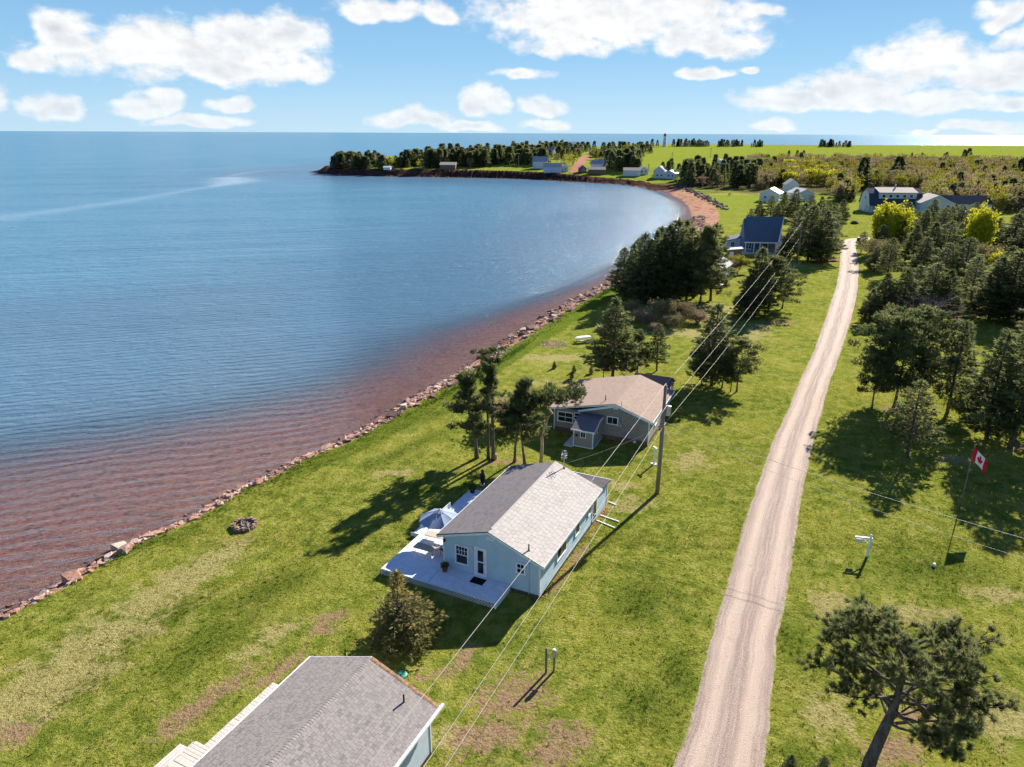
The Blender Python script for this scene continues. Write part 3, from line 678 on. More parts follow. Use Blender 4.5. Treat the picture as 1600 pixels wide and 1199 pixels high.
def window(parent, axis_, pos, out, a0, a1, z0, z1, frame=0.09, cols=1, rows=1, sash=True, mat=None, glass=None, name='window', halfgrid=False):
    mat = mat or M['white']; glass = glass or M['glass']
    def bx(mb, p0, p1, q0, q1, d0, d1):
        d0, d1 = (pos+out*d0, pos+out*d1); lo, hi = min(d0, d1), max(d0, d1)
        if axis_ == 'x': mb.box(p0, p1, lo, hi, q0, q1)
        else: mb.box(lo, hi, p0, p1, q0, q1)
    f = MB()
    bx(f, a0, a1, z1-frame, z1, 0.0, 0.06); bx(f, a0-.02, a1+.02, z0, z0+frame, 0.0, 0.075)
    bx(f, a0, a0+frame, z0+frame, z1-frame, 0.0, 0.058); bx(f, a1-frame, a1, z0+frame, z1-frame, 0.0, 0.058)
    if sash: zc = (z0+z1)/2; bx(f, a0+frame, a1-frame, zc-0.03, zc+0.03, 0.0, 0.052)
    fo = f.build(name, mat, parent)
    g = MB(); bx(g, a0+frame*.9, a1-frame*.9, z0+frame*.9, z1-frame*.9, 0.0, 0.028); g.build('pane', glass, fo)
    if cols > 1 or rows > 1:
        k = MB(); ia, ib, iz0, iz1 = a0+frame, a1-frame, z0+frame, z1-frame
        if halfgrid: iz0 = (z0+z1)/2+0.03
        for c in range(1, cols): x = ia+(ib-ia)*c/cols; bx(k, x-.014, x+.014, iz0, iz1, 0.0, 0.043)
        for r in range(1, rows): z = iz0+(iz1-iz0)*r/rows; bx(k, ia, ib, z-.014, z+.014, 0.0, 0.042)
        k.build('muntins', mat, fo)
    return fo
def tube_obj(name, pts, r, mat, parent=None, n=6): return MB().tube(pts, r, n).build(name, mat, parent, smooth=True)

AX, AY, AANG = 1.81, 38.09, R(64.7)
EXCL.append((AX, AY, AANG, -2.3, 13.8, -0.05, 10.7))
# ================================================================== pale blue cottage
cot = thing('cottage', 'pale blue cottage with half dark, half bleached gable roof and white deck', 'cottage', (AX, AY, 0), AANG)
Wd, Ln, RY, RZ, ER, EL = 7.0, 10.94, 3.46, 4.14, 2.80, 3.05
slR = (RZ-ER)/RY; slL = (RZ-EL)/(Wd-RY)
topF = lambda y: (ER-0.05+slR*y) if y < RY else (RZ-0.05-slL*(y-RY))
b = MB(); b.prism([(0, 0), (Wd, 0), (Wd, EL-.12), (RY, RZ-.12), (0, ER-.12)], 0, 0.0, Ln); b.build('wall', M['blue_siding'], cot)
b = MB()
wall_boards(b, 'y', 0.0, 0.0, Wd, 0.25, lambda y: topF(y)-.05, -1)
wall_boards(b, 'x', 0.0, 0.0, Ln, 0.25, lambda y: ER-.12, -1)
wall_boards(b, 'x', Wd, 0.0, Ln, 0.25, lambda y: EL-.12, 1)
wall_boards(b, 'y', Ln, 0.0, Wd, 0.25, lambda y: topF(y)-.05, 1)
o = b.build('clapboards', M['blue_siding'], cot); o['kind'] = 'stuff'
b = MB(); b.box(0.06, Ln-.06, 0.06, Wd-.06, -0.2, 0.02); b.box(-0.022, 0.0, 0, Wd, 0.0, 0.25); b.box(0.001, Ln, -0.022, -0.001, 0.0, 0.25); b.build('foundation', M['plinth'], cot)
for (x, y) in ((-.03, -.03), (-.03, Wd-.06), (Ln-.06, -.03)): MB().box(x, x+.09, y, y+.09, 0.2, (ER if y < 1 else EL)-.14).build('corner_trim', M['white'], cot)
ov = 0.36; xo0, xo1 = -0.33, Ln+0.1
roof_plane(cot, xo0, xo1, -ov, ER-slR*ov, RY, RZ, M['sh_light'], M['sh_light'], 0.27, 0.50, 3, butt=.034)
roof_plane(cot, xo0, xo1, Wd+.3, EL-slL*.3, RY+.0, RZ, M['sh_dark'], M['sh_dark'], 0.17, 0.32, 4)
b = MB()                                                        # rakes and fascias
for x in (xo0-.03,):
    b.hexa([(x, -ov, ER-slR*ov-.20), (x+.03, -ov, ER-slR*ov-.20), (x+.03, RY, RZ-.20), (x, RY, RZ-.20), (x, -ov, ER-slR*ov-.02), (x+.03, -ov, ER-slR*ov-.02), (x+.03, RY, RZ-.02), (x, RY, RZ-.02)])
    b.hexa([(x, RY+.002, RZ-.20), (x+.03, RY+.002, RZ-.20), (x+.03, Wd+.3, EL-slL*.3-.20), (x, Wd+.3, EL-slL*.3-.20), (x, RY+.002, RZ-.02), (x+.03, RY+.002, RZ-.02), (x+.03, Wd+.3, EL-slL*.3-.02), (x, Wd+.3, EL-slL*.3-.02)])
b.build('rake_board', M['trimblue'], cot)
b = MB(); x = xo0-.045
b.hexa([(x, -ov-.01, ER-slR*ov-.03), (x+.05, -ov-.01, ER-slR*ov-.03), (x+.05, RY, RZ-.022), (x, RY, RZ-.022), (x, -ov-.01, ER-slR*ov+.025), (x+.05, -ov-.01, ER-slR*ov+.025), (x+.05, RY, RZ+.03), (x, RY, RZ+.03)])
b.hexa([(x, RY+.002, RZ-.022), (x+.05, RY+.002, RZ-.022), (x+.05, Wd+.31, EL-slL*.3-.03), (x, Wd+.31, EL-slL*.3-.03), (x, RY+.002, RZ+.03), (x+.05, RY+.002, RZ+.03), (x+.05, Wd+.31, EL-slL*.3+.025), (x, Wd+.31, EL-slL*.3+.025)])
b.build('drip_edge', M['black'], cot)
b = MB(); b.box(xo0, xo1, Wd+.30, Wd+.335, EL-slL*.3-.15, EL-slL*.3+.025); b.box(xo0, xo1, -ov-.035, -ov-.001, ER-slR*ov-.16, ER-slR*ov-.004)
b.build('fascia', M['white'], cot)
b = MB(); b.tube([(xo0+.4, RY, RZ+.022), (xo1, RY, RZ+.022)], 0.05, 6); b.build('ridge_cap', M['sh_light'], cot)
b = MB(); b.box(xo0+.002, -.002, 0.3, Wd-.2, 2.1, 2.1001)
# gable vent, big window, door, small window, lamp, vent pipe, conduit
b = MB(); b.box(-.05, -.019, RY-.28, RY+.28, 3.33, 3.62)
for k in range(5): b.box(-.058, -.05, RY-.24, RY+.24, 3.36+k*.05, 3.385+k*.05)
b.build('gable_vent', M['trimblue'], cot)
window(cot, 'y', -.018, -1, 5.08, 6.1, 0.97, 2.42, 0.10, 4, 2, True, halfgrid=True)
window(cot, 'y', -.018, -1, 0.98, 1.65, 1.49, 2.31, 0.10, 2, 1, True)
d = MB(); d.box(-.07, -.018, 3.74, 3.86, .45, 2.66); d.box(-.07, -.018, 4.54, 4.66, .45, 2.66); d.box(-.07, -.018, 3.86, 4.54, 2.54, 2.66); d.build('door_frame', M['white'], cot)
dd = MB(); dd.box(-.055, -.012, 3.87, 3.99, .47, 2.53); dd.box(-.055, -.012, 4.41, 4.53, .47, 2.53)
for z0_, z1_ in ((.47, .68), (1.50, 1.58), (2.40, 2.53)): dd.box(-.054, -.012, 3.99, 4.41, z0_, z1_)
door = dd.build('storm_door', M['white'], cot)
g = MB(); g.box(-.035, -.014, 3.985, 4.415, .66, 2.42); g.build('pane', M['glass'], door)
MB().box(-.10, -.055, 3.90, 3.94, 1.42, 1.54).build('handle', M['steel'], door)
MB().box(-.02, -.0185, 5.25, 5.9, 2.0, 2.001)
for lx, nm in ((4.86, 'wall_lamp'), (6.88, 'wall_lamp')):
    b = MB(); b.box(-.07, -.018, lx-.05, lx+.05, 2.38, 2.56); b.lathe([(.02, 0), (.07, .04), (.07, .16), (.02, .2)], 8, (-.14, lx, 2.36)); b.build(nm, M['white'] if lx < 6 else M['black'], cot)
tube_obj('vent_pipe', [(0.25, 0.9, 2.95), (0.25, 0.9, 3.62)], 0.045, M['black'], cot)
MB().lathe([(.12, 0), (.06, .08), (.05, .1)], 10, (0.25, 0.9, 3.10)).build('pipe_flashing', M['black'], cot)
tube_obj('conduit', [(-.05, 0.72, 0.1), (-.05, 0.72, 2.95)], 0.022, M['blue_siding'], cot)
for (x0_, x1_, z0_, z1_) in ((2.75, 4.5, 1.05, 2.0), (6.2, 7.1, 1.05, 2.0), (8.9, 9.5, 1.3, 2.0)):
    window(cot, 'x', -.02, -1, x0_, x1_, z0_, z1_, 0.08, 2 if x1_-x0_ > 1 else 1, 1, False)
b = MB(); b.box(9.9, 10.9, -.06, -.02, .25, 2.4); dr = b.build('side_door', M['white'], cot)
MB().box(10.08, 10.72, -.08, -.06, .45, 2.15).build('pane', M['glass'], dr)
# rear lean-to
b = MB(); b.prism([(Ln+.002, 0), (13.55, 0), (13.55, 2.0), (Ln+.002, 2.45)], 1, 0.02, 6.0); b.build('lean_to_wall', M['blue_siding'], cot)
b = MB(); wall_boards(b, 'x', 0.02, Ln+.05, 13.5, .2, lambda x: 2.05, -1); o = b.build('lean_to_clapboards', M['blue_siding'], cot); o['kind'] = 'stuff'
b = MB(); b.hexa([(Ln+.1, -.18, 2.36), (13.75, -.18, 2.02), (13.75, 6.2, 2.02), (Ln+.1, 6.2, 2.36), (Ln+.1, -.18, 2.46), (13.75, -.18, 2.12), (13.75, 6.2, 2.12), (Ln+.1, 6.2, 2.46)]); lr = b.build('lean_to_roof', M['sh_black'], cot)
rg = random.Random(8); m_ = MB()
for r in range(14):
    x = 13.74-r*.2; z = 2.122+r*.2*.1283; y = -.18-(r % 2)*.17
    while y < 6.2: m_.add([(x, max(y, -.18), z+.014), (x, min(y+.32, 6.2), z+.014), (x-.22, min(y+.32, 6.2), z+.03), (x-.22, max(y, -.18), z+.03)], [(0, 1, 2, 3)]); y += .34
o = m_.build('shingles', M['sh_black'], lr); o['kind'] = 'stuff'
b = MB(); b.box(13.75, 13.80, -.2, 6.2, 1.95, 2.16); b.box(13.46, 13.56, -.03, .06, .1, 2.0); b.build('lean_to_trim', M['white'], cot)

# TV antenna on the roof
an = thing('tv_antenna', 'grey TV antenna mast standing at the far end of the bleached roof', 'antenna', (0, 0, 0)); an.location = (Matrix.Translation((AX, AY, 0)) @ Matrix.Rotation(AANG, 4, 'Z') @ Vector((10.8, 2.7, 3.86))); an.rotation_euler = (0, 0, AANG)
tube_obj('mast', [(0, 0, 0), (0, 0, 1.5)], 0.035, M['steel'], an)
b = MB(); b.box(-.1, .1, -.1, .1, -.04, .04); b.build('base_plate', M['black'], an)
b = MB()
for k, (z, l) in enumerate(((1.42, .22), (1.2, .3), (1.0, .32), (.85, .26))):
    b.tube([(-l*.4, -l, z), (l*.4, l, z)], .014, 5); b.tube([(-l, l*.4, z-.03), (l, -l*.4, z-.03)], .014, 5)
for k in range(8):
    a0_ = k*PI/4; b.tube([(.2*math.cos(a0_), .2*math.sin(a0_), 1.1), (.2*math.cos(a0_+PI/4), .2*math.sin(a0_+PI/4), 1.1)], .012, 4)
b.build('elements', M['steel'], an)

# ------------------------------------------------------------------ deck round the blue cottage
def to_world(A, ang, p): return Matrix.Translation((*A, 0)) @ Matrix.Rotation(ang, 4, 'Z') @ Vector(p)
A1 = (AX, AY)
dk = thing('deck', 'white painted deck with lattice skirt wrapping the blue cottage', 'deck', (AX, AY, 0), AANG)
DX0, DX1, DY0, DY1, DZ = -2.12, 10.4, 2.08, 10.6, 0.45
m_ = MB(); rg = random.Random(5)
y = DY0
while y < 7.0:                                   # front boards run along y? they run parallel to the front wall's normal seam
    m_.box(DX0, -.03, y, min(y+.138, 7.0), DZ-.03, DZ+rg.uniform(-.0015, .0015)); y += .142
x = DX0
y = 7.03
while y < DY1: m_.box(DX0, DX1, y, min(y+.138, DY1), DZ-.03, DZ+rg.uniform(-.0015, .0015)); y += .142
o = m_.build('deck_boards', M['deckwhite'], dk); o['kind'] = 'stuff'
b = MB()
b.box(DX0-.03, DX0, DY0-.03, DY1+.03, .38, DZ+.012); b.box(DX0, DX1, DY1, DY1+.03, .38, DZ+.012); b.box(DX0, -.03, DY0-.03, DY0, .38, DZ+.012); b.box(DX1, DX1+.03, 7.1, DY1+.03, .38, DZ+.012)
b.build('rim_board', M['deckwhite'], dk)
def lattice(parent, p0, p1, z0, z1, mat):
    m = MB(); p0 = Vector(p0); p1 = Vector(p1); L = (p1-p0).length; d = (p1-p0)/L; nrm = Vector((d.y, -d.x)); h = z1-z0; n = int(L/.20)
    for k in range(-3, n+3):
        for s, off in ((1, 0), (-1, .014)):
            a = k*L/n; c = a+s*h
            ca, cc = max(0, min(L, a)), max(0, min(L, c))
            if abs(cc-ca) < .02: continue
            za = z0+abs(ca-a); zc = z0+abs(cc-a)
            m.bar((*(p0+d*ca+nrm*off), za), (*(p0+d*cc+nrm*off), zc), .008, .036)
    m.box(0, 0.001, 0, 0.001, 0.1, 0.101)
    o = m.build('lattice', mat, parent); o['kind'] = 'stuff'
lattice(dk, (DX0-.02, DY0), (DX0-.02, DY1), 0.0, .38, M['white']); lattice(dk, (DX0, DY1+.01), (DX1, DY1+.01), 0.0, .38, M['white'])
for q_ in ((DX0-.05, DX0, DY0-.05, DY0+.05, 0, .44), (DX0-.05, DX0+.04, DY1-.02, DY1+.05, 0, .44)): MB().box(*q_).build('corner_post', M['white'], dk)
MB().box(DX0, -.05, DY0-.05, DY0-.032, 0.02, .37).build('skirt_board', M['white'], dk)
b = MB(); b.box(.3, DX1, 7.3, DY1-.2, -.02, .3); b.box(DX0+.3, .1, DY0+.2, DY1-.2, -.02, .3); b.build('underdeck_shade', M['plinth'], dk)  # solid dark boxes stand in for the shade behind the lattice
# garden steps and boxes at the deck's edge
b = thing('deck_steps', 'white two-tread step block at the seaward edge of the deck', 'steps', (*to_world(A1, AANG, (3.4, 10.7, 0)).xy, 0), AANG)
MB().box(-.6, .6, 0.02, .75, 0.02, .16).build('tread', M['white'], b); MB().box(-.6, .6, 0.02, .42, .162, .31).build('tread', M['white'], b); MB().box(-.62, -.6, 0.02, .78, 0, .33).build('stringer', M['white'], b); MB().box(.6, .62, .02, .78, 0, .33).build('stringer', M['white'], b)

def on_deck(name, label, cat, x, y, rz=0.0, group=None, z=DZ):
    p = to_world(A1, AANG, (x, y, z+.002)); return thing(name, label, cat, p, AANG+rz, group)
# patio umbrella
u = on_deck('patio_umbrella', 'slate blue octagonal patio umbrella open on the white deck', 'umbrella', 2.45, 8.75)
tube_obj('pole', [(0, 0, 0.05), (0, 0, 2.52)], 0.022, M['steel'], u)
MB().lathe([(.24, 0), (.24, .05), (.06, .09), (.03, .25)], 14).build('base', M['black'], u)
n = 8; Rr = 1.5
for k in range(n):
    a0_, a1_ = 2*PI*k/n, 2*PI*(k+1)/n
    m_ = MB(); rows = 6; vs = []; fs = []
    for i in range(rows+1):
        f = 0.10+0.90*i/rows; z = 2.50-0.62*f**1.25
        for j in range(5):
            t = j/4; px = (1-t)*math.cos(a0_)+t*math.cos(a1_); py = (1-t)*math.sin(a0_)+t*math.sin(a1_); sag = .05*f*4*t*(1-t)
            vs.append((Rr*f*px, Rr*f*py, z-sag))
    for i in range(rows):
        for j in range(4): fs.append((i*5+j, (i+1)*5+j, (i+1)*5+j+1, i*5+j+1))
    nv = len(vs); vs += [(x_, y_, z_-.006) for x_, y_, z_ in vs]; fs += [tuple(q+nv for q in f_)[::-1] for f_ in fs[:]]
    m_.add(vs, fs); m_.build('canopy_panel', M['umb'], u)
    tube_obj('rib', [(.05*math.cos(a0_), .05*math.sin(a0_), 2.47), (Rr*.5*math.cos(a0_), Rr*.5*math.sin(a0_), 2.20), (Rr*math.cos(a0_), Rr*math.sin(a0_), 1.855)], .01, M['black'], u, 4)
m_ = MB()
for k in range(8):
    a0_, a1_ = 2*PI*k/8+.1, 2*PI*(k+1)/8-.1
    m_.add([(0, 0, 2.60), (.36*math.cos(a0_), .36*math.sin(a0_), 2.475), (.36*math.cos(a1_), .36*math.sin(a1_), 2.475)], [(0, 1, 2)])
m_.build('vent_cap', M['umb'], u); MB().lathe([(.03, 0), (.045, .04), (.01, .09)], 8, (0, 0, 2.56)).build('finial', M['black'], u)
# sun loungers with mesh fabric (flat beds seen from above), white side table
def lounger(x, y, rz, label):
    t = on_deck('sun_lounger', label, 'lounger', x, y, rz, 'loungers on the deck')
    f = MB()
    for s in (-.33, .33): f.bar((-.95, s, .36), (.55, s, .36), .04, .04); f.bar((.55, s, .36), (1.05, s, .62), .04, .04)
    for q in (-.95, .55): f.bar((q, -.33, .36), (q, .33, .36), .04, .04)
    f.bar((1.05, -.33, .62), (1.05, .33, .62), .04, .04); f.build('frame', M['steel'], t)
    s_ = MB(); s_.slab([(-.93, -.31, .385), (.55, -.31, .385), (.55, .31, .385), (-.93, .31, .385)], .012); s_.build('seat', M['tanfabric'], t)
    s_ = MB(); s_.slab([(.55, -.31, .385), (1.04, -.31, .64), (1.04, .31, .64), (.55, .31, .385)], .012); s_.build('backrest', M['tanfabric'], t)
    for qx in (-.8, .6):
        for qy in (-.33, .33): MB().bar((qx, qy, 0), (qx, qy, .35), .035, .035).build('leg', M['steel'], t)
    return t
lounger(0.85, 8.85, R(-90), 'tan mesh sun lounger nearest the front edge of the deck')
lounger(2.55, 9.0, R(-88), 'tan mesh sun lounger half under the blue umbrella')
t = on_deck('side_table', 'small white side table between the two tan loungers', 'table', 1.75, 8.25)
MB().box(-.3, .3, -.45, .45, .44, .48).build('table_top', M['white'], t)
for sx in (-.25, .25):
    for sy in (-.4, .4): MB().bar((sx, sy, 0), (sx, sy, .44), .03, .03).build('leg', M['black'], t)
def chair(x, y, rz, label, mat, seatm):
    t = on_deck('deck_chair', label, 'chair', x, y, rz, 'chairs on the deck')
    MB().box(-.25, .25, -.25, .25, .40, .44).build('seat', seatm, t); MB().hexa([(-.25, .23, .42), (.25, .23, .42), (.25, .27, .42), (-.25, .27, .42), (-.25, .38, .95), (.25, .38, .95), (.25, .42, .95), (-.25, .42, .95)]).build('backrest', seatm, t)
    for sx in (-.25, .25):
        MB().bar((sx, -.24, .6), (sx, .28, .62), .04, .03).build('armrest', mat, t)
        for sy in (-.24, .24): MB().bar((sx, sy, 0), (sx, sy, .6), .03, .03).build('leg', mat, t)
chair(1.1, 7.55, R(150), 'dark folding chair against the corner of the blue cottage', M['black'], M['darkplastic'])
chair(6.9, 8.35, R(200), 'dark deck chair beside the round glass table', M['black'], M['darkplastic'])
chair(8.3, 8.15, R(260), 'dark deck chair at the far side of the round table', M['black'], M['darkplastic'])
chair(9.6, 8.3, R(20), 'dark deck chair tucked under the far eave', M['black'], M['darkplastic'])
t = on_deck('round_table', 'round white patio table on the far part of the deck', 'table', 7.6, 8.8)
MB().lathe([(.55, 0), (.56, .015), (.55, .03)], 24, (0, 0, .70)).build('table_top', M['white'], t)
for k in range(4): a_ = k*PI/2+.4; MB().bar((.38*math.cos(a_), .38*math.sin(a_), 0), (.25*math.cos(a_), .25*math.sin(a_), .7), .03, .03).build('leg', M['black'], t)
for (x, y, lab) in ((5.6, 9.9, 'white slatted bench at the outer edge of the deck behind the umbrella'),):
    t = on_deck('bench', lab, 'bench', x, y, R(90))
    for k in range(4): MB().box(-.22+k*.12, -.12+k*.12, -.7, .7, .42, .45).build('slat', M['white'], t)
    for sy in (-.6, .6): MB().box(-.2, .22, sy-.03, sy+.03, 0, .42).build('leg', M['white'], t)
    for k in range(3): MB().box(.25, .28, -.7, .7, .55+k*.13, .65+k*.13).build('back_slat', M['white'], t)
    for sy in (-.6, .6): MB().box(.2, .25, sy-.03, sy+.03, .0, .95).build('post', M['white'], t)
def flowers(parent, r, h, z, mat, seed, n=70):
    rg = np.random.default_rng(seed); P = rg.normal(0, 1, (n, 3)); P /= np.linalg.norm(P, axis=1)[:, None]; P *= rg.random((n, 1))**.4*np.array([r, r, h]); P[:, 2] = np.abs(P[:, 2])+z
    return P
planters = []
def planter(x, y, z, s, label, leafm, mat):
    p = to_world(A1, AANG, (x, y, z)); t = thing('planter', label, 'planter', p, AANG)
    MB().lathe([(.13*s, 0), (.19*s, .28*s), (.21*s, .30*s), (.21*s, .34*s), (.17*s, .33*s)], 14).build('pot', mat, t); planters.append((t, s, leafm)); return t
planter(-.55, 6.62, DZ+.002, 1.15, 'dark terracotta pot with purple foliage beside the front window', 'shrub', M['terra'])
planter(9.9, 10.2, DZ+.002, 1.3, 'black square pot with plant at the far corner of the deck', 'greenshrub', M['black'])
t = on_deck('doormat', 'black rectangular doormat on the deck before the white storm door', 'doormat', -.58, 4.12)
MB().box(-.33, .33, -.47, .47, 0, .015).build('mat', M['mat'], t)
# loose white boards on the grass beside the cottage
def board(ax, ay, bx, by, label):
    p, q = to_world(A1, AANG, (ax, ay, 0)), to_world(A1, AANG, (bx, by, 0)); m_ = MB().bar((0, 0, .05), (q.x-p.x, q.y-p.y, .05), .08, .06); o = m_.build('plank', M['white'], None); o.location = (p.x, p.y, .01); tag(o, label, 'plank', 'white planks by the side door')
board(11.63, -.1, 11.3, -1.75, 'farther of two long white planks lying by the side door'); board(10.76, -.1, 10.3, -1.75, 'nearer of two long white planks lying by the side door'); board(13.95, -.05, 13.7, -.75, 'short white plank at the rear corner of the lean-to')
# red stones edging the wall
def rock_mesh(name, seed, flat=0.5, n=2):
    import bmesh
    rg = random.Random(seed); bm = bmesh.new(); bmesh.ops.create_cube(bm, size=1.0)
    sx, sy, sz = rg.uniform(.9, 1.6), rg.uniform(.55, 1.0), flat*rg.uniform(.7, 1.2)
    for v in bm.verts: v.co = Vector((v.co.x*sx*rg.uniform(.7, 1.1), v.co.y*sy*rg.uniform(.7, 1.15), v.co.z*sz*rg.uniform(.75, 1.15)))
    for _ in range(n):
        d = Vector((rg.uniform(-1, 1), rg.uniform(-1, 1), rg.uniform(-.3, 1))).normalized()
        bmesh.ops.bisect_plane(bm, geom=bm.verts[:]+bm.edges[:]+bm.faces[:], plane_co=d*(.42*sz+.18), plane_no=d, clear_outer=True)
        bmesh.ops.holes_fill(bm, edges=[e for e in bm.edges if e.is_boundary])
    bmesh.ops.triangulate(bm, faces=[f for f in bm.faces if len(f.verts) > 4])
    bmesh.ops.recalc_face_normals(bm, faces=bm.faces)
    me = bpy.data.meshes.new(name); bm.to_mesh(me); bm.free(); return me
ROCKS = [rock_mesh('rock', 100+k, (.28, .38, .6)[k % 3], 4) for k in range(12)]
for r_ in ROCKS: r_.materials.append(M['rock'])
M['rockdark'] = rock_mat('dark_red_shore_rock', (0.13, 0.065, 0.05), (0.26, 0.145, 0.11), (0.40, 0.29, 0.23))
ROCKD = [r_.copy() for r_ in ROCKS]
for r_ in ROCKD: r_.materials.clear(); r_.materials.append(M['rockdark'])
def join_rocks(name, items, mat, parent=None):
    """items: (x,y,z,scale,rotz,tilt,k) -> one mesh of many small stones"""
    m = MB()
    for (x, y, z, s, rz, tl, k) in items:
        me = ROCKS[k % 12]; Mx = Matrix.Translation((x, y, z)) @ Matrix.Rotation(rz, 4, 'Z') @ Matrix.Rotation(tl, 4, 'X') @ Matrix.Scale(s, 4)
        m.add([Mx @ v.co for v in me.vertices], [tuple(p.vertices) for p in me.polygons])
    return m.build(name, mat, parent)
rg = random.Random(3); it = []
for k in range(150): it.append((rg.uniform(0.2, 13.4), rg.uniform(-.42, -.1), .02, rg.uniform(.05, .15), rg.uniform(0, 6), 0, k))
o = join_rocks('edging_stones', it, flat_mat('red_brick_rubble', (.42, .15, .09), .9, .1, .2, 5)); o.location = (AX, AY, 0); o.rotation_euler = (0, 0, AANG); tag(o, 'strip of small red stones along the sunny wall of the blue cottage', 'stones', kind='stuff')

# ================================================================== taupe cottage behind
BX, BY, BANG = 12.90, 61.58, R(66)
EXCL.append((BX, BY, BANG, -0.1, 9.2, -0.1, 9.7)); EXCL.append((BX, BY, BANG, -3.2, 0, 4.4, 6.6))
A2 = (BX, BY)
c2 = thing('cottage', 'taupe shingled cottage with tan roof and small front porch', 'cottage', (BX, BY, 0), BANG)
b = MB(); b.prism([(0, 0), (9.5, 0), (9.5, 2.35), (6.62, 2.55), (6.6, 2.6), (3.31, 3.70), (0, 2.62)], 0, 0.0, 8.9); b.build('wall', M['taupe'], c2)
def shake_wall(mb, axis_, pos, a0, a1, z0, topf, out, rgs, ex=.16, w=.22):
    zmax = max(topf(a0+(a1-a0)*i/60) for i in range(61)); z = z0
    P = (lambda a, d, zz: (a, pos+out*d, zz)) if axis_ == 'x' else (lambda a, d, zz: (pos+out*d, a, zz))
    while z < zmax:
        x = a0-rgs.uniform(0, w)
        while x < a1:
            ww = w*rgs.uniform(.7, 1.3); q0, q1 = max(x, a0), min(x+ww-.006, a1); x += ww
            if q1-q0 < .03: continue
            t0, t1 = topf(q0), topf(q1)
            if min(t0, t1) <= z+.02: continue
            mb.add([P(q0, .02, z), P(q1, .02, z), P(q1, .004, min(z+ex, t1)), P(q0, .004, min(z+ex, t0)), P(q0, 0, z), P(q1, 0, z)], [(0, 1, 2, 3), (4, 5, 1, 0)])
        z += ex
top2 = lambda y: 2.60+.33*y if y < 3.31 else (3.70-.335*(y-3.31) if y < 6.6 else 2.45)
b = MB(); rg = random.Random(11); shake_wall(b, 'y', 0, 0, 9.5, .45, top2, -1, rg); shake_wall(b, 'x', 0, 0, 8.9, .45, lambda x: 2.5, -1, rg)
o = b.build('wall_shingles', M['taupe'], c2); o['kind'] = 'stuff'
b = MB(); b.box(-.03, 0, -.01, 9.5, 0, .45); b.box(0.001, 8.9, -.03, -.001, 0, .45); b.build('foundation', flat_mat('brown_skirting', (.16, .10, .075), .9, .1, .15, 3), c2)
roof_plane(c2, -.33, 9.15, -.36, 2.60, 3.31, 3.87, M['sh_tan'], M['sh_tan'], .2, .34, 21)
roof_plane(c2, -.33, 9.15, 10.0, 2.40, 3.31, 3.87, M['sh_tan'], M['sh_tan'], .2, .34, 22)
b = MB()
def rake(b, x, ya, za, yb, zb, h=.18, t=.035): b.hexa([(x, ya, za-h), (x+t, ya, za-h), (x+t, yb, zb-h), (x, yb, zb-h), (x, ya, za), (x+t, ya, za), (x+t, yb, zb), (x, yb, zb)])
rake(b, -.37, -.38, 2.58, 3.31, 3.84, .2); rake(b, -.37, 3.312, 3.84, 10.02, 2.37, .12); rake(b, -.30, 3.312, 3.72, 6.95, 2.64, .22)
b.box(-.33, 9.15, -.42, -.37, 2.44, 2.585)
b.build('rake_board', M['trimblue'], c2)
b = MB(); b.hexa([(-.26, 3.4, 3.60), (-.02, 3.4, 3.60), (-.02, 6.95, 2.44), (-.26, 6.95, 2.44), (-.26, 3.4, 3.68), (-.02, 3.4, 3.68), (-.02, 6.95, 2.58), (-.26, 6.95, 2.58)]); b.build('shade_soffit', M['bluewall'], c2)  # soffit strip coloured dark blue to give the recess under the roof its shade
for (a, c_) in ((3.97, 'x'),): window(c2, 'y', -.022, -1, 2.97, 4.11, 1.62, 2.44, .09, 2, 1, False)
window(c2, 'y', -.022, -1, 7.50, 9.15, 1.05, 2.16, .10, 2, 1, True); window(c2, 'y', -.022, -1, 6.62, 7.42, 1.50, 2.25, .07, 1, 1, True)
for q_ in ((-.05, .04, -.05, .05, 0.1, 2.5), (-.045, .03, 9.44, 9.53, 0.1, 2.3)): MB().box(*q_).build('corner_trim', M['trimblue'], c2)
MB().box(-.06, -.022, 1.15, 1.40, 0.12, 0.34).build('vent_cover', M['white'], c2); MB().box(-.09, -.022, 3.05, 3.55, 3.22, 3.50).build('gable_vent', M['whitewall'], c2)
tube_obj('service_mast', [(-.12, 2.72, 1.7), (-.12, 2.72, 4.2)], .025, M['steel'], c2); MB().box(-.16, -.022, 2.6, 2.84, 1.55, 1.8).build('meter_box', M['steel'], c2); tube_obj('service_pipe', [(-.06, 2.35, .6), (-.06, 2.35, 1.65), (-.06, 2.7, 1.65)], .018, M['steel'], c2)
tube_obj('vent_pipe', [(.9, 4.6, 3.5), (.9, 4.6, 4.15)], .045, M['black'], c2)
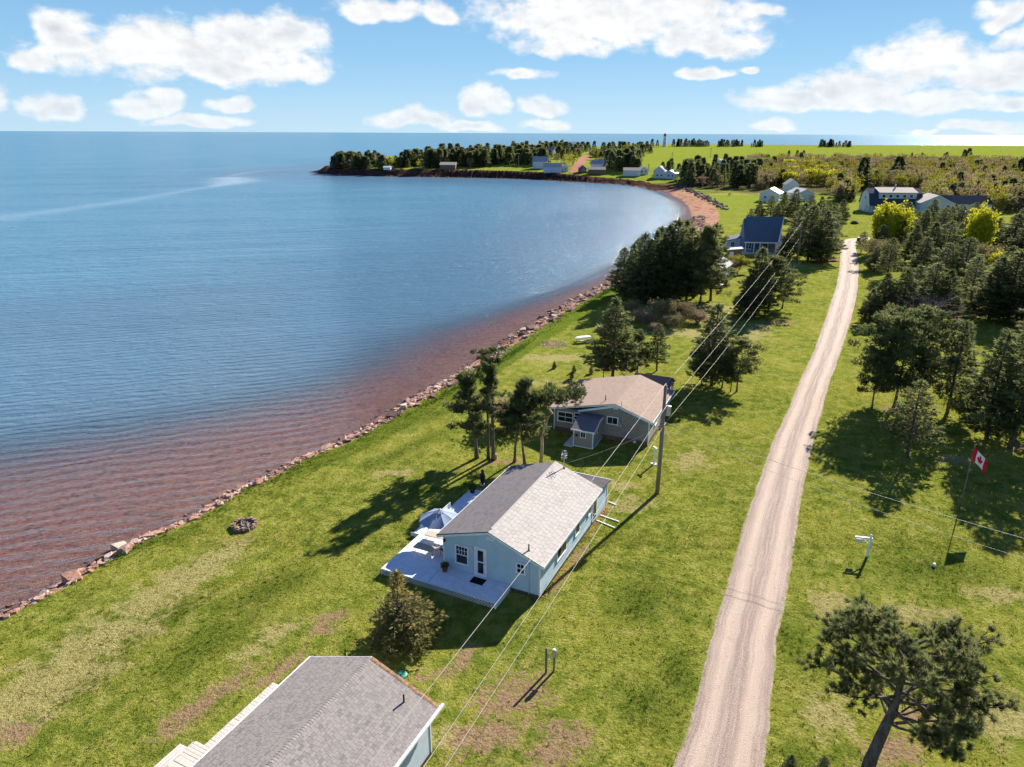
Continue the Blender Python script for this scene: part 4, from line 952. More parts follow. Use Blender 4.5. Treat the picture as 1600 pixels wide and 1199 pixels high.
# right-hand window panes on the sunny wall, porch
for x in (2.2, 5.2): window(c2, 'x', -.022, -1, x, x+1, 1.2, 2.1, .08, 2, 1, False)
po = MB(); po.prism([(-3.0, 0.1), (-.035, 0.1), (-.035, 2.25), (-1.5, 2.35), (-3.0, 1.82)], 1, 4.5, 6.4); porch = po.build('porch', M['taupe'], c2)
b = MB(); b.hexa([(-3.2, 4.32, 1.78), (-1.5, 4.32, 2.40), (-1.5, 6.62, 2.40), (-3.2, 6.62, 1.78), (-3.2, 4.32, 1.86), (-1.5, 4.32, 2.48), (-1.5, 6.62, 2.48), (-3.2, 6.62, 1.86)]); b.hexa([(-1.499, 4.32, 2.40), (-.03, 4.32, 2.30), (-.03, 6.62, 2.30), (-1.499, 6.62, 2.40), (-1.499, 4.32, 2.48), (-.03, 4.32, 2.38), (-.03, 6.62, 2.38), (-1.499, 6.62, 2.48)]); b.build('porch_roof', M['sh_dark'], porch)
b = MB(); b.box(-3.24, -3.2, 4.3, 6.65, 1.74, 1.88); b.hexa([(-3.2, 4.28, 1.74), (-1.5, 4.28, 2.36), (-1.5, 4.315, 2.36), (-3.2, 4.315, 1.74), (-3.2, 4.28, 1.88), (-1.5, 4.28, 2.50), (-1.5, 4.315, 2.50), (-3.2, 4.315, 1.88)]); b.box(-1.5, -.6, 4.28, 4.315, 2.36, 2.5)
for (x, y) in ((-3.03, 4.47), (-3.03, 6.36)): b.box(x-.03, x+.05, y-.01, y+.08, .1, 1.75)
b.box(-3.03, -3.005, 4.5, 6.4, .08, .16); b.box(-3.0, -.05, 4.46, 4.495, .08, .16); b.build('porch_trim', M['trimblue'], porch)
window(c2, 'y', -3.005, -1, 5.2, 5.75, 1.05, 1.68, .06, 2, 1, False)
b = MB(); b.lathe([(.30, 0), (.30, .03)], 20); ov_ = b.build('oval_window', M['white'], c2); ov_.rotation_euler = (PI/2, 0, 0); ov_.location = (-1.6, 4.498, 1.5); ov_.scale = (.7, 1.15, 1)
b = MB(); b.lathe([(.23, 0.031), (.23, .045)], 20); q = b.build('pane', M['glass'], ov_)
MB().tube([(-3.02, 6.1, 1.25), (-3.10, 6.1, 1.25)], .13, 12).build('wreath', M['darkplastic'], c2)
wk = MB().box(-3.2, -.3, 6.45, 7.3, 0.0, .12); wk.build('porch_step', M['greydeck'], c2)
st = thing('clothesline_post', 'white T-shaped post standing by the corner of the taupe cottage', 'post', (12.78, 57.7, 0), R(20))
MB().box(-.06, .06, -.06, .06, 0, 1.55).build('post', M['white'], st); MB().box(-.07, .07, -.3, .3, 1.552, 1.66).build('crossbar', M['white'], st); MB().box(-.25, .25, -.25, .25, 0, .06).build('foot', M['greydeck'], st)
o = MB().bar((0, 0, .25), (-3.3, .55, .25), .10, .10).build('rail', M['white']); o.location = (*to_world(A2, BANG, (.1, 9.75, 0)).xy, 0); tag(o, 'long white rail lying by the seaward corner of the taupe cottage', 'rail')
# tan roof shed behind
sh = thing('shed', 'small shed with dark shingled roof behind the taupe cottage', 'shed', (*to_world(A2, BANG, (10.6, 0.6, 0)).xy, 0), BANG)
EXCL.append((sh.location.x, sh.location.y, BANG, 0, 3, 0, 4))
MB().prism([(0, 0), (3.4, 0), (3.4, 2.0), (1.7, 2.9), (0, 2.0)], 1, 0, 3.9).build('wall', M['taupe'], sh)
rp = MB(); rp.hexa([(-.2, -.15, 1.86), (1.7, -.15, 2.87), (1.7, 4.05, 2.87), (-.2, 4.05, 1.86), (-.2, -.15, 1.96), (1.7, -.15, 2.97), (1.7, 4.05, 2.97), (-.2, 4.05, 1.96)]); rp.hexa([(1.702, -.15, 2.87), (3.6, -.15, 1.86), (3.6, 4.05, 1.86), (1.702, 4.05, 2.87), (1.702, -.15, 2.97), (3.6, -.15, 1.96), (3.6, 4.05, 1.96), (1.702, 4.05, 2.97)]); rp.build('roof', M['sh_black'], sh)
MB().box(-.24, -.2, -.18, 4.08, 1.8, 1.95).build('fascia', M['white'], sh); MB().box(1.2, 2.0, -.03, 0, 0.05, 1.9).build('door', M['white'], sh)

# ================================================================== nearest roof (bottom of the picture)
CX, CY, CANG = -3.79, 26.09, R(64.6)
A3 = (CX, CY)
EXCL.append((CX, CY, CANG, -14, .1, -.1, 10.6))
c3 = thing('cottage', 'nearest cottage, seen from above its grey shingled gable roof', 'cottage', (CX, CY, 0), CANG)
b = MB(); b.prism([(0, 0), (7, 0), (7, 2.7), (3.45, 4.0), (0, 2.7)], 0, -12.5, 0.0); b.build('wall', M['lightwall'], c3)
b = MB(); wall_boards(b, 'x', 0.0, -12.5, 0, .2, lambda x: 2.6, -1); wall_boards(b, 'x', 7.0, -12.5, 0, .4, lambda x: 2.6, 1); o = b.build('clapboards', M['lightwall'], c3); o['kind'] = 'stuff'
roof_plane(c3, -12.8, .38, -.32, 2.66, 3.45, 4.10, M['sh_mix'], M['sh_mix'], .143, .24, 31)
roof_plane(c3, -12.8, .38, 7.32, 2.66, 3.45, 4.10, M['sh_mix'], M['sh_mix'], .143, .24, 32)
m_ = MB(); rg = random.Random(9); x = -12.8
while x < .3: m_.add([(x, 3.32, 4.075), (x+.15, 3.32, 4.062), (x+.15, 3.45, 4.112), (x, 3.45, 4.121), (x+.15, 3.58, 4.062), (x, 3.58, 4.075)], [(0, 1, 2, 3), (3, 2, 4, 5)]); x += .14
o = m_.build('ridge_cap_shingles', M['sh_mix'], c3); o['kind'] = 'stuff'
b = MB(); b.box(-12.8, .40, 7.33, 7.40, 2.52, 2.69); b.build('fascia', M['white'], c3)
b = MB(); b.box(-12.8, .62, -.46, -.335, 2.56, 2.68); b.build('gutter', M['white'], c3)
b = MB(); rake(b, .382, -.34, 2.67, 3.45, 4.12, .16, .03); rake(b, .382, 3.452, 4.12, 7.34, 2.67, .16, .03); b.build('rake_board', M['white'], c3)
b = MB(); b.hexa([(.22, -.3, 2.69), (.42, -.3, 2.69), (.42, 3.4, 4.105), (.22, 3.4, 4.105), (.30, -.3, 2.70), (.43, -.3, 2.695), (.43, 3.4, 4.12), (.30, 3.4, 4.125)]); b.build('rusty_drip_edge', M['rust'], c3)
tube_obj('vent_pipe', [(-.55, 1.0, 3.1), (-.55, 1.0, 3.6)], .045, M['black'], c3)
for q_ in ((-.04, .04, -.04, .04, .1, 2.6), (-.04, .04, 6.96, 7.04, .1, 2.6)): MB().box(*q_).build('corner_trim', M['white'], c3)
MB().box(-12.4, 0.03, -.03, -.001, 0, .2).build('foundation', M['plinth'], c3)
# its side deck: every board is a part
dk3 = thing('deck', 'weathered pale board deck along the seaward side of the nearest cottage', 'deck', (CX, CY, 0), CANG)
rg = random.Random(12); bm_ = [MB().box(-.084, .084, 0, 1, -.035, 0).build('deck_board', M['greydeck'], dk3)]
x = -.12; k = 0
while x > -13:
    wide = 3.35 if x < -4.6 else 2.72
    o = bm_[0] if k == 0 else link('deck_board', bm_[0].data, dk3)
    o.location = (x, 7.02, .42+rg.uniform(-.004, .004)); o.scale = (1, wide*rg.uniform(.99, 1.01), 1); o.rotation_euler = (0, 0, rg.uniform(-.004, .004)); x -= .182; k += 1
b = MB(); b.box(-4.6, -.02, 9.76, 9.80, .2, .40); b.box(-13, -4.66, 10.40, 10.44, .2, .40); b.box(-4.66, -4.62, 9.76, 10.44, .2, .38); b.build('rim_board', M['greydeck'], dk3)
for k in range(3): MB().box(-13, -5.0, 10.46+k*.16, 10.60+k*.16, .36-.0*k, .39-.0*k).build('edge_board', M['greydeck'], dk3)
o = MB().lathe([(.33, 0), (.33, .08), (.25, .14), (.05, .16)], 16).build('septic_lid', M['greenplastic']); o.location = (*gz(627, 1056), 0); tag(o, 'round teal plastic lid in the lawn behind the nearest roof', 'lid')
# ================================================================== shore rocks
shp = np.array([gz(u, v, WZ) for u, v in shore_px[1:31]]); dseg = np.hypot(*np.diff(shp, axis=0).T); cum = np.r_[0, np.cumsum(dseg)]
def shore_at(s):
    x = np.interp(s, cum, shp[:, 0]); y = np.interp(s, cum, shp[:, 1]); i = min(np.searchsorted(cum, s), len(shp)-1); i = max(i, 1)
    d = shp[i]-shp[i-1]; d = d/np.hypot(*d); return x, y, math.atan2(d[1], d[0]), (d[1], -d[0])      # normal points inland (right of travel)
# notable slabs first: picture measurements of their centre, length and width in metres
SLABS = [((300,862),0,0,0)]
slab_px = [(30,985,1.5,.75,'large pink sandstone slab at the left end of the shore'),(28,962,1.1,.5,'flat pale slab touching the water at the far left'),(70,948,2.0,.7,'long cream slab lying along the shore at the lower left'),
 (95,927,1.3,.5,'dark tilted slab at the lower-left waterline'),(115,902,1.9,.8,'brown flat-topped slab overhanging the water at the lower left'),(150,893,1.9,.7,'long low tan slab with a dark shaded front edge'),(183,875,1.5,.8,'dark brown block behind a leaning tan plate'),
 (207,869,2.1,1.0,'biggest cream sandstone block on the lower-left shore'),(240,855,1.5,.8,'pink slab cracked beside the biggest cream block'),(231,843,.95,.6,'orange boulder standing alone in the shallow water'),(300,815,1.8,.7,'long pale slab bordering the lawn west of the fire ring'),(340,799,2.2,.6,'whitish plate lying against the grass west of the fire ring'),
 (372,775,1.7,.7,'tan slab at the waterline above the fire ring'),(425,750,1.9,.7,'pale slab pair at the water north of the fire ring'),(470,722,1.8,.8,'cream ledge with a dark crack before the green shore bushes')]
rgk = random.Random(77)
for k, (u_, v_, L_, w_, lab) in enumerate(slab_px):
    x, y = gz(u_, v_, -.75); r_ = ROCKS[(0, 3, 6, 9)[k % 4]]; o = link('rock', r_); o.location = (x, y, -.85 if k != 9 else -1.15); o.scale = (L_/1.0, w_/.60, 1.1+.5*(k == 7)); o.rotation_euler = (rgk.uniform(-.08, .12), rgk.uniform(-.08, .08), R(36)+rgk.uniform(-.15, .15))
    tag(o, lab, 'rock', 'sandstone slabs on the near shore')
n = 0
while n < 265:
    s = rgk.uniform(6, 158); x, y, a, nm = shore_at(s)
    w = np.interp(y, [0, 60, 90, 150], [1.8, 2.1, 3.8, 4.6]); off = rgk.uniform(-.5, w); px, py = x+nm[0]*off, y+nm[1]*off
    z = T(px, py); z = max(z, WZ-.15); sc = rgk.choice([.4, .5, .65, .8, .95, 1.15])*np.interp(y, [0, 70, 150], [.82, 1.0, 1.25])
    o = link('rock', (ROCKD if rgk.random() < np.interp(y, [35, 60, 80], [.2, .5, .8]) else ROCKS)[rgk.randrange(12)]); o.location = (px, py, z+.08*sc); o.scale = (sc, sc, sc*rgk.uniform(.8, 1.1)); o.rotation_euler = (rgk.uniform(-.3, .3), rgk.uniform(-.3, .3), a+rgk.gauss(0, .5))
    tag(o, 'angular reddish sandstone rock in the band of loose rocks along the waterline', 'rock', 'loose rocks along the shore'); n += 1
it = []
for k in range(2600):
    s = rgk.uniform(2, cum[-1]-4); x, y, a, nm = shore_at(s); w = np.interp(y, [0, 60, 90, 150, 220], [1.5, 2.0, 3.8, 4.8, 4.6]); off = rgk.uniform(-1.2, w); px, py = x+nm[0]*off, y+nm[1]*off
    z = max(T(px, py), WZ-.12) if off > -.3 else WZ-.08; it.append((px, py, z+.02, rgk.uniform(.12, .38)*np.interp(y, [0, 100, 200], [1, 1.3, 2]), rgk.uniform(0, 6.28), rgk.uniform(-.3, .3), k))
it2 = []
for k in range(620):
    s = rgk.uniform(0, 62); x, y, a, nm = shore_at(s); off = rgk.uniform(-.3, 2.1)**1.0; px, py = x+nm[0]*off, y+nm[1]*off; it2.append((px, py, max(T(px, py), WZ-.1)+.04, rgk.uniform(.22, .52), a+rgk.gauss(0, .6), rgk.uniform(-.35, .35), k))
tag(join_rocks('shore_rubble', it2, M['rock']), 'tan and pink broken slabs packed between the big near rocks', 'rubble', kind='stuff')
tag(join_rocks('shore_rubble', it, M['rockdark']), 'small red and tan rubble between the big rocks at the waterline', 'rubble', kind='stuff')
# rock armour at the top of the beach
it = []
for k in range(260):
    t_ = rgk.random(); u_ = 1060+t_*72+rgk.gauss(0, 3); v_ = 292+t_**1.25*34+rgk.gauss(0, 2.2); x, y, z = ground(u_, v_); it.append((x, y, z+.2, rgk.uniform(.5, 1.4), rgk.uniform(0, 6), rgk.uniform(-.4, .4), k))
tag(join_rocks('rock_armour', it, flat_mat('grey_armour_stone', (.24, .17, .14), .9, .1, .4, .4)), 'grey rock armour between the beach and the meadow', 'rocks', kind='stuff')

# fire ring
fx, fy = gz(383, 822); fr_ = thing('fire_ring', 'ring of reddish stones with grey ash on the seaside lawn', 'fire pit', (fx, fy, 0))
MB().lathe([(.55, 0), (.5, .06), (.2, .10)], 14).build('ash', M['charcoal'], fr_)
for k in range(19):
    a_ = 2*PI*k/19; o = link('stone', ROCKS[k % 12].copy() if k == 0 else ROCKS[(k*5) % 12], fr_); rr_ = .82+rgk.uniform(-.06, .06); o.location = (rr_*math.cos(a_), rr_*math.sin(a_), .12); sc = rgk.uniform(.26, .36); o.scale = (sc, sc*1.1, sc*1.4); o.rotation_euler = (rgk.uniform(-.2, .2), rgk.uniform(-.2, .2), a_+PI/2+rgk.uniform(-.3, .3))
    o.material_slots[0].link = 'OBJECT'; o.material_slots[0].material = M['rock2']
for k in range(12):
    a_ = 2*PI*k/12+.2; o = link('stone', ROCKS[(k*7) % 12], fr_); o.location = (.78*math.cos(a_), .78*math.sin(a_), .27); sc = rgk.uniform(.2, .28); o.scale = (sc, sc, sc); o.rotation_euler = (0, 0, a_+PI/2)
    o.material_slots[0].link = 'OBJECT'; o.material_slots[0].material = M['rock2']
for k in range(5): MB().tube([(rgk.uniform(-.3, .3), rgk.uniform(-.3, .3), .12), (rgk.uniform(-.4, .4), rgk.uniform(-.4, .4), .22)], .04, 6).build('log', M['twig'], fr_)
# old fire circle on the middle lawn: a flat disc of pebbles
px, py = gz(863, 538); it = []
for k in range(160): a_ = rgk.uniform(0, 6.28); r_ = 1.9*math.sqrt(rgk.random()) if k % 3 else rgk.uniform(1.8, 2.1); it.append((px+r_*math.cos(a_), py+r_*math.sin(a_), .02, rgk.uniform(.07, .2), a_, 0, k))
tag(join_rocks('pebble_circle', it, flat_mat('grey_pebbles', (.40, .31, .25), .9, .1, .25, 5)), 'flat round patch of grey pebbles in the middle lawn', 'pebbles', kind='stuff')

# ================================================================== utility pole and wires
def utility_pole(x, y, label, h=9.45, detail=True):
    t = thing('utility_pole', label, 'utility pole', (x, y, T(x, y)), 0, 'utility poles along the line')
    MB().tube([(0, 0, 0), (0, 0, h*.5), (0, 0, h)], [.17, .15, .12], 12).build('pole', M['polewood'], t, smooth=True)
    if detail:
        MB().bar((0, -.14, h-.5), (0, -.5, h-.35), .07, .07).build('bracket', M['steel'], t)
        for (p, nm) in (((0, 0, h), 'insulator'), ((.24, .1, 7.6), 'insulator'), ((.2, -.1, 6.2), 'insulator')):
            MB().lathe([(.03, 0), (.07, .04), (.05, .08), (.07, .12), (.03, .18)], 8, p).build(nm, M['tealglass'], t)
        MB().lathe([(.2, 0), (.23, .04), (.23, .75), (.2, .8), (.05, .85)], 12, (.38, .12, 6.9)).build('transformer', M['steel'], t)
        b = MB()
        for z in (7.0, 7.5): b.bar((.05, .02, z), (.3, .1, z), .05, .05)
        b.build('transformer_bracket', M['steel'], t)
        for k in range(5):
            a_ = k*.2; MB().tube([(.16+a_*.25, -.05, 6.0-k*.12), (.30+a_*.2, -.1, 5.6-k*.2), (.2, -.05, 5.1-k*.22)], .018, 5).build('drop_cable', M['wire'], t, smooth=True)
        MB().tube([(.18, 0, .1), (.155, 0, 6.0)], .02, 5).build('ground_wire', M['steel'], t)
        MB().box(-.19, -.165, -.05, .05, 3.3, 3.4).build('tag_plate', M['white'], t)
    return t
P1 = Vector((12.01, 52.24, 0)); utility_pole(P1.x, P1.y, 'tall weathered utility pole with transformer beside the taupe cottage')
p2y = 150.0; rr0 = ray(1254, 347)
kk = (CAMH-9.4)/(-rr0[2]); P2 = Vector((rr0[0]*kk, rr0[1]*kk, 0)); utility_pole(P2.x, P2.y, 'distant utility pole rising from the pines beyond the blue house', detail=False)
def wire(p, q, sag, label, r=.0095, n=28, group='overhead wires'):
    p = Vector(p); q = Vector(q); pts = [p+(q-p)*(i/n)-Vector((0, 0, sag*4*(i/n)*(1-i/n))) for i in range(n+1)]
    o = MB().tube(pts, r, 5).build('wire', M['wire'], None, smooth=True); tag(o, label, 'wire', group); return o
def raypt(u, v, z): x, y = gz(u, v, z); return Vector((x, y, z))
# spans towards the camera end on the next pole, which stands behind the viewpoint
A_top = P1+Vector((0, 0, 9.6)); B_at = P1+Vector((.24, .1, 7.75)); C_at = P1+Vector((.2, -.1, 6.35))
def extend(a, b, k): return a+(b-a)*k
wire(A_top, extend(A_top, raypt(567, 1199, 9.2), 1.35), .25, 'topmost overhead wire running from the pole over the nearest roof')
wire(B_at, extend(B_at, raypt(662, 1190, 7.2), 1.35), .3, 'middle overhead wire running from the pole down past the blue cottage')
wire(C_at, extend(C_at, raypt(700, 1186, 6.0), 1.35), .25, 'lowest overhead wire running from the pole down over the lawn')
wire(A_top, P2+Vector((0, 0, 9.6)), .7, 'topmost overhead wire running from the pole to the distant pines'); wire(B_at, raypt(1248, 374, 8.2), .8, 'middle overhead wire running from the pole over the pines'); wire(C_at, raypt(1238, 404, 6.9), .7, 'lowest overhead wire running from the pole over the pines')
wire(C_at, raypt(1600, 833, 5.2)+(raypt(1600, 833, 5.2)-C_at)*.3, .5, 'upper wire crossing the gravel lane towards the flag lawn', .014); wire(P1+Vector((.2, -.1, 5.9)), raypt(1600, 858, 4.7)+(raypt(1600, 858, 4.7)-C_at)*.3, .7, 'lower wire crossing the gravel lane towards the flag lawn', .010)
wire(P1+Vector((-.1, .1, 6.0)), to_world(A2, BANG, (-.12, 2.72, 4.15)), .25, 'service wire from the pole to the taupe cottage', .014, 16, 'service wires'); wire(P1+Vector((-.15, 0, 5.9)), to_world(A1, AANG, (10.8, 2.7, 4.2)), .2, 'service wire from the pole to the blue cottage roof', .008, 16, 'service wires')
g_ = ground(620, 210) if False else None

# ================================================================== posts, flags, sign
def flag_cloth(parent, h, w, hh, seed, phase=0):
    """three vertical bands hanging in folds; flag plane leaves the pole along +x"""
    def surf(fx, fz):   # fx 0..1 along the fly, fz 0..1 down the hoist
        droop = .62*fx**1.1; x = w*fx*.62; z = h-.05-hh*fz*(1-.12*fx)-w*droop*.8; y = .10*math.sin(fx*9+phase+fz*1.5)*fx+.04*math.sin(fz*6+phase)
        return (x, y, z)
    def patch(name, f0, f1, mat, n=10, off=0.0):
        vs = []; fs = []
        for i in range(n+1):
            for j in range(9):
                p = surf(f0+(f1-f0)*i/n, j/8); vs.append((p[0], p[1]+off, p[2]))
        for i in range(n):
            for j in range(8): fs.append((i*9+j, (i+1)*9+j, (i+1)*9+j+1, i*9+j+1))
        nv = len(vs); vs += [(a, b_+.004, c_) for a, b_, c_ in vs]; fs += [tuple(q+nv for q in f)[::-1] for f in fs[:]]
        m_ = MB(); m_.add(vs, fs); return m_.build(name, mat, parent, smooth=True)
    patch('red_band', 0, .25, M['redcloth']); patch('white_band', .25, .75, M['whitecloth'], 16); patch('red_band', .75, 1, M['redcloth'])
    leaf = [(0, -.5), (.03, -.22), (.26, -.26), (.22, -.15), (.42, .0), (.36, .06), (.40, .2), (.27, .17), (.24, .24), (.12, .12), (.16, .38), (.08, .34), (0, .5)]
    leaf = leaf+[(-a, b_) for a, b_ in leaf[::-1][1:-1]]
    for s in (-.012, .016):
        vs = [(lambda q: (q[0], q[1]+s, q[2]))(surf(.5+a*.42, .5-b_*.8)) for a, b_ in leaf]; c_ = surf(.5, .5); vs.append((c_[0], c_[1]+s, c_[2])); n = len(leaf)
        m_ = MB(); m_.add(vs, [(i, (i+1) % n, n) for i in range(n)]); m_.build('maple_leaf', M['redcloth'], parent)
def flagpole(u_, v_, h, label, w=1.45, hh=.85, rz=0.0, seed=1, sc=1):
    x, y, z = ground(u_, v_); t = thing('flagpole', label, 'flagpole', (x, y, z), 0, 'flagpoles')
    MB().tube([(0, 0, 0), (0, 0, h)], [.05, .03], 8).build('pole', M['polewood'], t, smooth=True); MB().lathe([(.02, 0), (.06, .04), (.02, .1)], 8, (0, 0, h)).build('finial', M['rust'], t)
    f = thing('flag', label.replace('pole', 'flag'), None); f.parent = t; f.rotation_euler = (0, 0, rz); del f['label']
    flag_cloth(f, h-.05, w, hh, seed, seed*1.7); return t
gx, gy = gz(1508, 768)
flagpole(1499, 796, h_at(1525, 697, gz(1499, 796)[1]), 'thin pole with a red and white maple leaf flag on the right lawn', 1.85, 1.05, R(-55), 1)
flagpole(1482, 548, 5.0, 'distant pole with a maple leaf flag among the right-hand pines', 2.0, 1.1, R(-25), 2)
x, y = gz(1354.8, 870.3); t = thing('sign_post', 'white wooden sign post with a single bracketed arm by the lane', 'sign post', (x, y, 0), R(168))
MB().box(-.07, .07, -.07, .07, 0, 1.7).build('post', M['white'], t); MB().lathe([(.09, 0), (.1, .03), (.02, .1)], 8, (0, 0, 1.7)).build('cap', M['white'], t)
MB().box(-.12, 1.0, -.05, .05, 1.42, 1.54).build('arm', M['white'], t); MB().bar((.07, 0, 1.0), (.48, 0, 1.42), .07, .07).build('brace', M['white'], t); MB().box(.5, .95, -.02, .02, 1.1, 1.36).build('hanging_board', M['whitewall'], t)
for q in (.58, .88): MB().bar((q, 0, 1.36), (q, 0, 1.42), .02, .02).build('hook', M['black'], t)
x, y = gz(1459, 886); o = MB().lathe([(.05, 0), (.12, .04), (.12, .2), (.06, .28)], 10).build('marker', M['white']); o.location = (x, y, 0); tag(o, 'small white marker cap standing alone on the right lawn', 'marker')
x, y = gz(853, 1051); t = thing('marker_post', 'round wooden post, the taller of two on the bare patch of lawn', 'post', (x, y, 0)); MB().tube([(0, 0, 0), (0, 0, 1.62)], .07, 10).build('post', M['polewood'], t, smooth=True)
MB().bar((.07, 0, .85), (.38, .05, .85), .03, .03).build('arm', M['steel'], t)
x, y = gz(864, 1048); t = thing('meter_post', 'short post with a grey meter box beside the taller wooden post', 'meter post', (x+.05, y, 0)); MB().box(-.05, .05, -.05, .05, 0, 1.15).build('post', M['polewood'], t); MB().box(-.12, .12, -.1, .02, .95, 1.4).build('meter_box', M['steel'], t); MB().lathe([(.08, 0), (.08, .06)], 12, (0, -.02, 1.4)).build('meter_dial', M['tealglass'], t)
x, y = gz(754, 758); t = thing('garden_ornament', 'dark carved figure-shaped garden ornament on the lawn behind the blue cottage', 'ornament', (x, y, 0)); MB().lathe([(.12, 0), (.10, .2), (.2, .45), (.24, .8), (.17, 1.05), (.10, 1.15), (.14, 1.27), (.1, 1.4), (.02, 1.45)], 14).build('body', M['darkplastic'], t, smooth=True); MB().lathe([(.22, 0), (.22, .08)], 12).build('base', M['white'], t)
x, y = gz(773, 716); o = MB().lathe([(.28, 0), (.24, .12), (.22, .4), (.2, .42)], 12).build('tree_stump', M['deadbark']); o.location = (x, y, 0); tag(o, 'pale cut tree stump under the thin pines', 'stump')
# white picnic table on the far lawn
x, y, z = ground(912, 534); t = thing('picnic_table', 'white picnic table on the seaside lawn left of the big dark pine', 'picnic table', (x, y, z), R(20))
for k in range(5): MB().box(-1.0, 1.0, -.38+k*.155, -.24+k*.155, .72, .76).build('table_plank', M['white'], t)
for s in (-1, 1):
    for k in range(2): MB().box(-1, 1, s*.72-.14+k*.15, s*.72-.01+k*.15, .42, .46).build('bench_plank', M['white'], t)
    for e in (-.75, .75): MB().bar((e, s*.72, 0), (e, s*.15, .72), .09, .05).build('leg', M['white'], t)
for e in (-.75, .75): MB().box(e-.03, e+.03, -.8, .8, .36, .42).build('crossbar', M['white'], t)

# ================================================================== foliage generators
def tufts(P, Dr, n, length, width, spread, rg, tint=None):
    """n needle triangles at every point P along directions Dr"""
    P = np.asarray(P, float); Dr = np.asarray(Dr, float); N = len(P)
    L = length*rg.uniform(.6, 1.25, (N, n, 1)) if np.isscalar(length) else np.asarray(length)[:, None, None]*rg.uniform(.6, 1.25, (N, n, 1))
    r = rg.normal(0, 1, (N, n, 3)); r /= np.linalg.norm(r, axis=2, keepdims=True)
    d = Dr[:, None]+spread*r; d /= np.linalg.norm(d, axis=2, keepdims=True)
    s = np.cross(d, rg.normal(0, 1, (N, n, 3))); s /= np.linalg.norm(s, axis=2, keepdims=True)
    w = width*rg.uniform(.7, 1.3, (N, n, 1))
    base = P[:, None]+r*length*0.10 if np.isscalar(length) else P[:, None]+r*0.02
    V = np.stack([base-s*w, base+s*w, base+d*L], 2).reshape(-1, 3)
    t = (tint if tint is not None else rg.random(N)); t = np.clip(np.repeat(t, n)+rg.uniform(-.15, .15, N*n), 0, 1)
    return V, np.repeat(t, 3)
def mk_crown(name, parts, mat):
    V = np.concatenate([p[0] for p in parts]); t = np.concatenate([p[1] for p in parts]); F = np.arange(len(V)).reshape(-1, 3)
    return mesh_np(name, V, F, [mat], attrs={'tint': t})
def mb_mesh(mb, name, mat):
    me = bpy.data.meshes.new(name); me.from_pydata(mb.v, [], mb.f); me.materials.append(mat); me.polygons.foreach_set('use_smooth', [True]*len(me.polygons)); return me
def spruce(seed, H=10.0, Rd=2.5, base=0.12, whorls=22, per=8, mat='spruce', nt=4, tl=.42, tw=.075, power=.8, ragged=.25, lean=0.0, gap=0.0, clumpy=0.0, tipt=0.0):
    rg = np.random.default_rng(seed); rp = random.Random(seed); pts = []; dirs = []; tin = []; wood = MB()
    bend = [rp.uniform(-.25, .25)*H/10, rp.uniform(-.25, .25)*H/10]
    ax = lambda f: (bend[0]*math.sin(f*2.2)+lean*f*H*.1, bend[1]*math.sin(f*2.7), f*H)
    wood.tube([ax(i/8) for i in range(9)], [H*.018*(1-i/8)**.8+.015 for i in range(9)], 8)
    for k in range(whorls):
        f = base+(1-base)*(k+.5)/whorls; env = Rd*(1-f)**power*(1.0 if f > base+.12 else .6+.4*(f-base)/.12)+.12
        env *= 1+rp.uniform(-ragged, ragged)
        for j in range(per):
            if rp.random() < gap: continue
            a = 2*PI*(j+rp.random()*.8)/per+k*1.3; L = env*rp.uniform(.65, 1.12)
            o = ax(f); dx, dy = math.cos(a), math.sin(a); dro = rp.uniform(-.12, .22)*(1-f)
            n = max(2, int(L*3.4*(1+L*.35)))
            tt = rp.random()
            for q in range(n):
                fr = .18+.82*math.sqrt((q+rp.random())/n); side = rp.uniform(-1, 1)*.34*L*(1-fr*.75)
                z = -dro*L*fr+.12*L*fr*fr+rp.gauss(0, .05)
                if clumpy and math.sin(fr*9+tt*20+k) < clumpy-1: continue
                pts.append((o[0]+dx*L*fr-dy*side, o[1]+dy*L*fr+dx*side, o[2]+z)); sg = 1 if side > 0 else -1
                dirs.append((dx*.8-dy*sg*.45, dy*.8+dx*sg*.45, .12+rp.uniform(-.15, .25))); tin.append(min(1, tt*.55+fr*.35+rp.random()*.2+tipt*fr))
            if L > .7: wood.tube([o, (o[0]+dx*L*.8, o[1]+dy*L*.8, o[2]-dro*L*.8+.07*L)], [.035*H/10+.01, .01], 4, cap=False)
    for q in range(10): pts.append((ax(1)[0], ax(1)[1], H*(1-.008*q))); dirs.append((rp.uniform(-.4, .4), rp.uniform(-.4, .4), 1)); tin.append(.6)
    V = tufts(pts, dirs, nt, tl, tw, .55, rg, np.array(tin)); return mk_crown('crown', [V], M[mat]), mb_mesh(wood, 'trunk', M['bark'])
def grow(wood, o, d, L, r, depth, rp, tips, up=.15, spread=.6, kids=3, minr=.012, curve=.25, sides=5):
    pts = [Vector(o)]; d = Vector(d).normalized(); dd = d.copy(); n = 3
    for i in range(n):
        dd = (dd+Vector((rp.gauss(0, curve), rp.gauss(0, curve), rp.gauss(0, curve)+up))*.35).normalized(); pts.append(pts[-1]+dd*L/n)
    wood.tube(pts, [max(minr*.7, r*(1-.55*i/n)) for i in range(n+1)], max(3, sides), cap=False)
    if depth == 0:
        for i in range(1, n+1): tips.append((pts[i], dd.copy()))
        return
    for k in range(kids):
        t = rp.uniform(.4, 1.0) if k else 1.0; i = min(n-1, int(t*n)); p = pts[i]+(pts[i+1]-pts[i])*(t*n-i) if t < 1 else pts[-1]
        nd = (dd+Vector((rp.gauss(0, 1), rp.gauss(0, 1), rp.gauss(0, .6)+up)).normalized()*spread).normalized()
        grow(wood, p, nd, L*rp.uniform(.55, .8), r*.55, depth-1, rp, tips, up, spread, kids, minr, curve, max(3, sides-1))
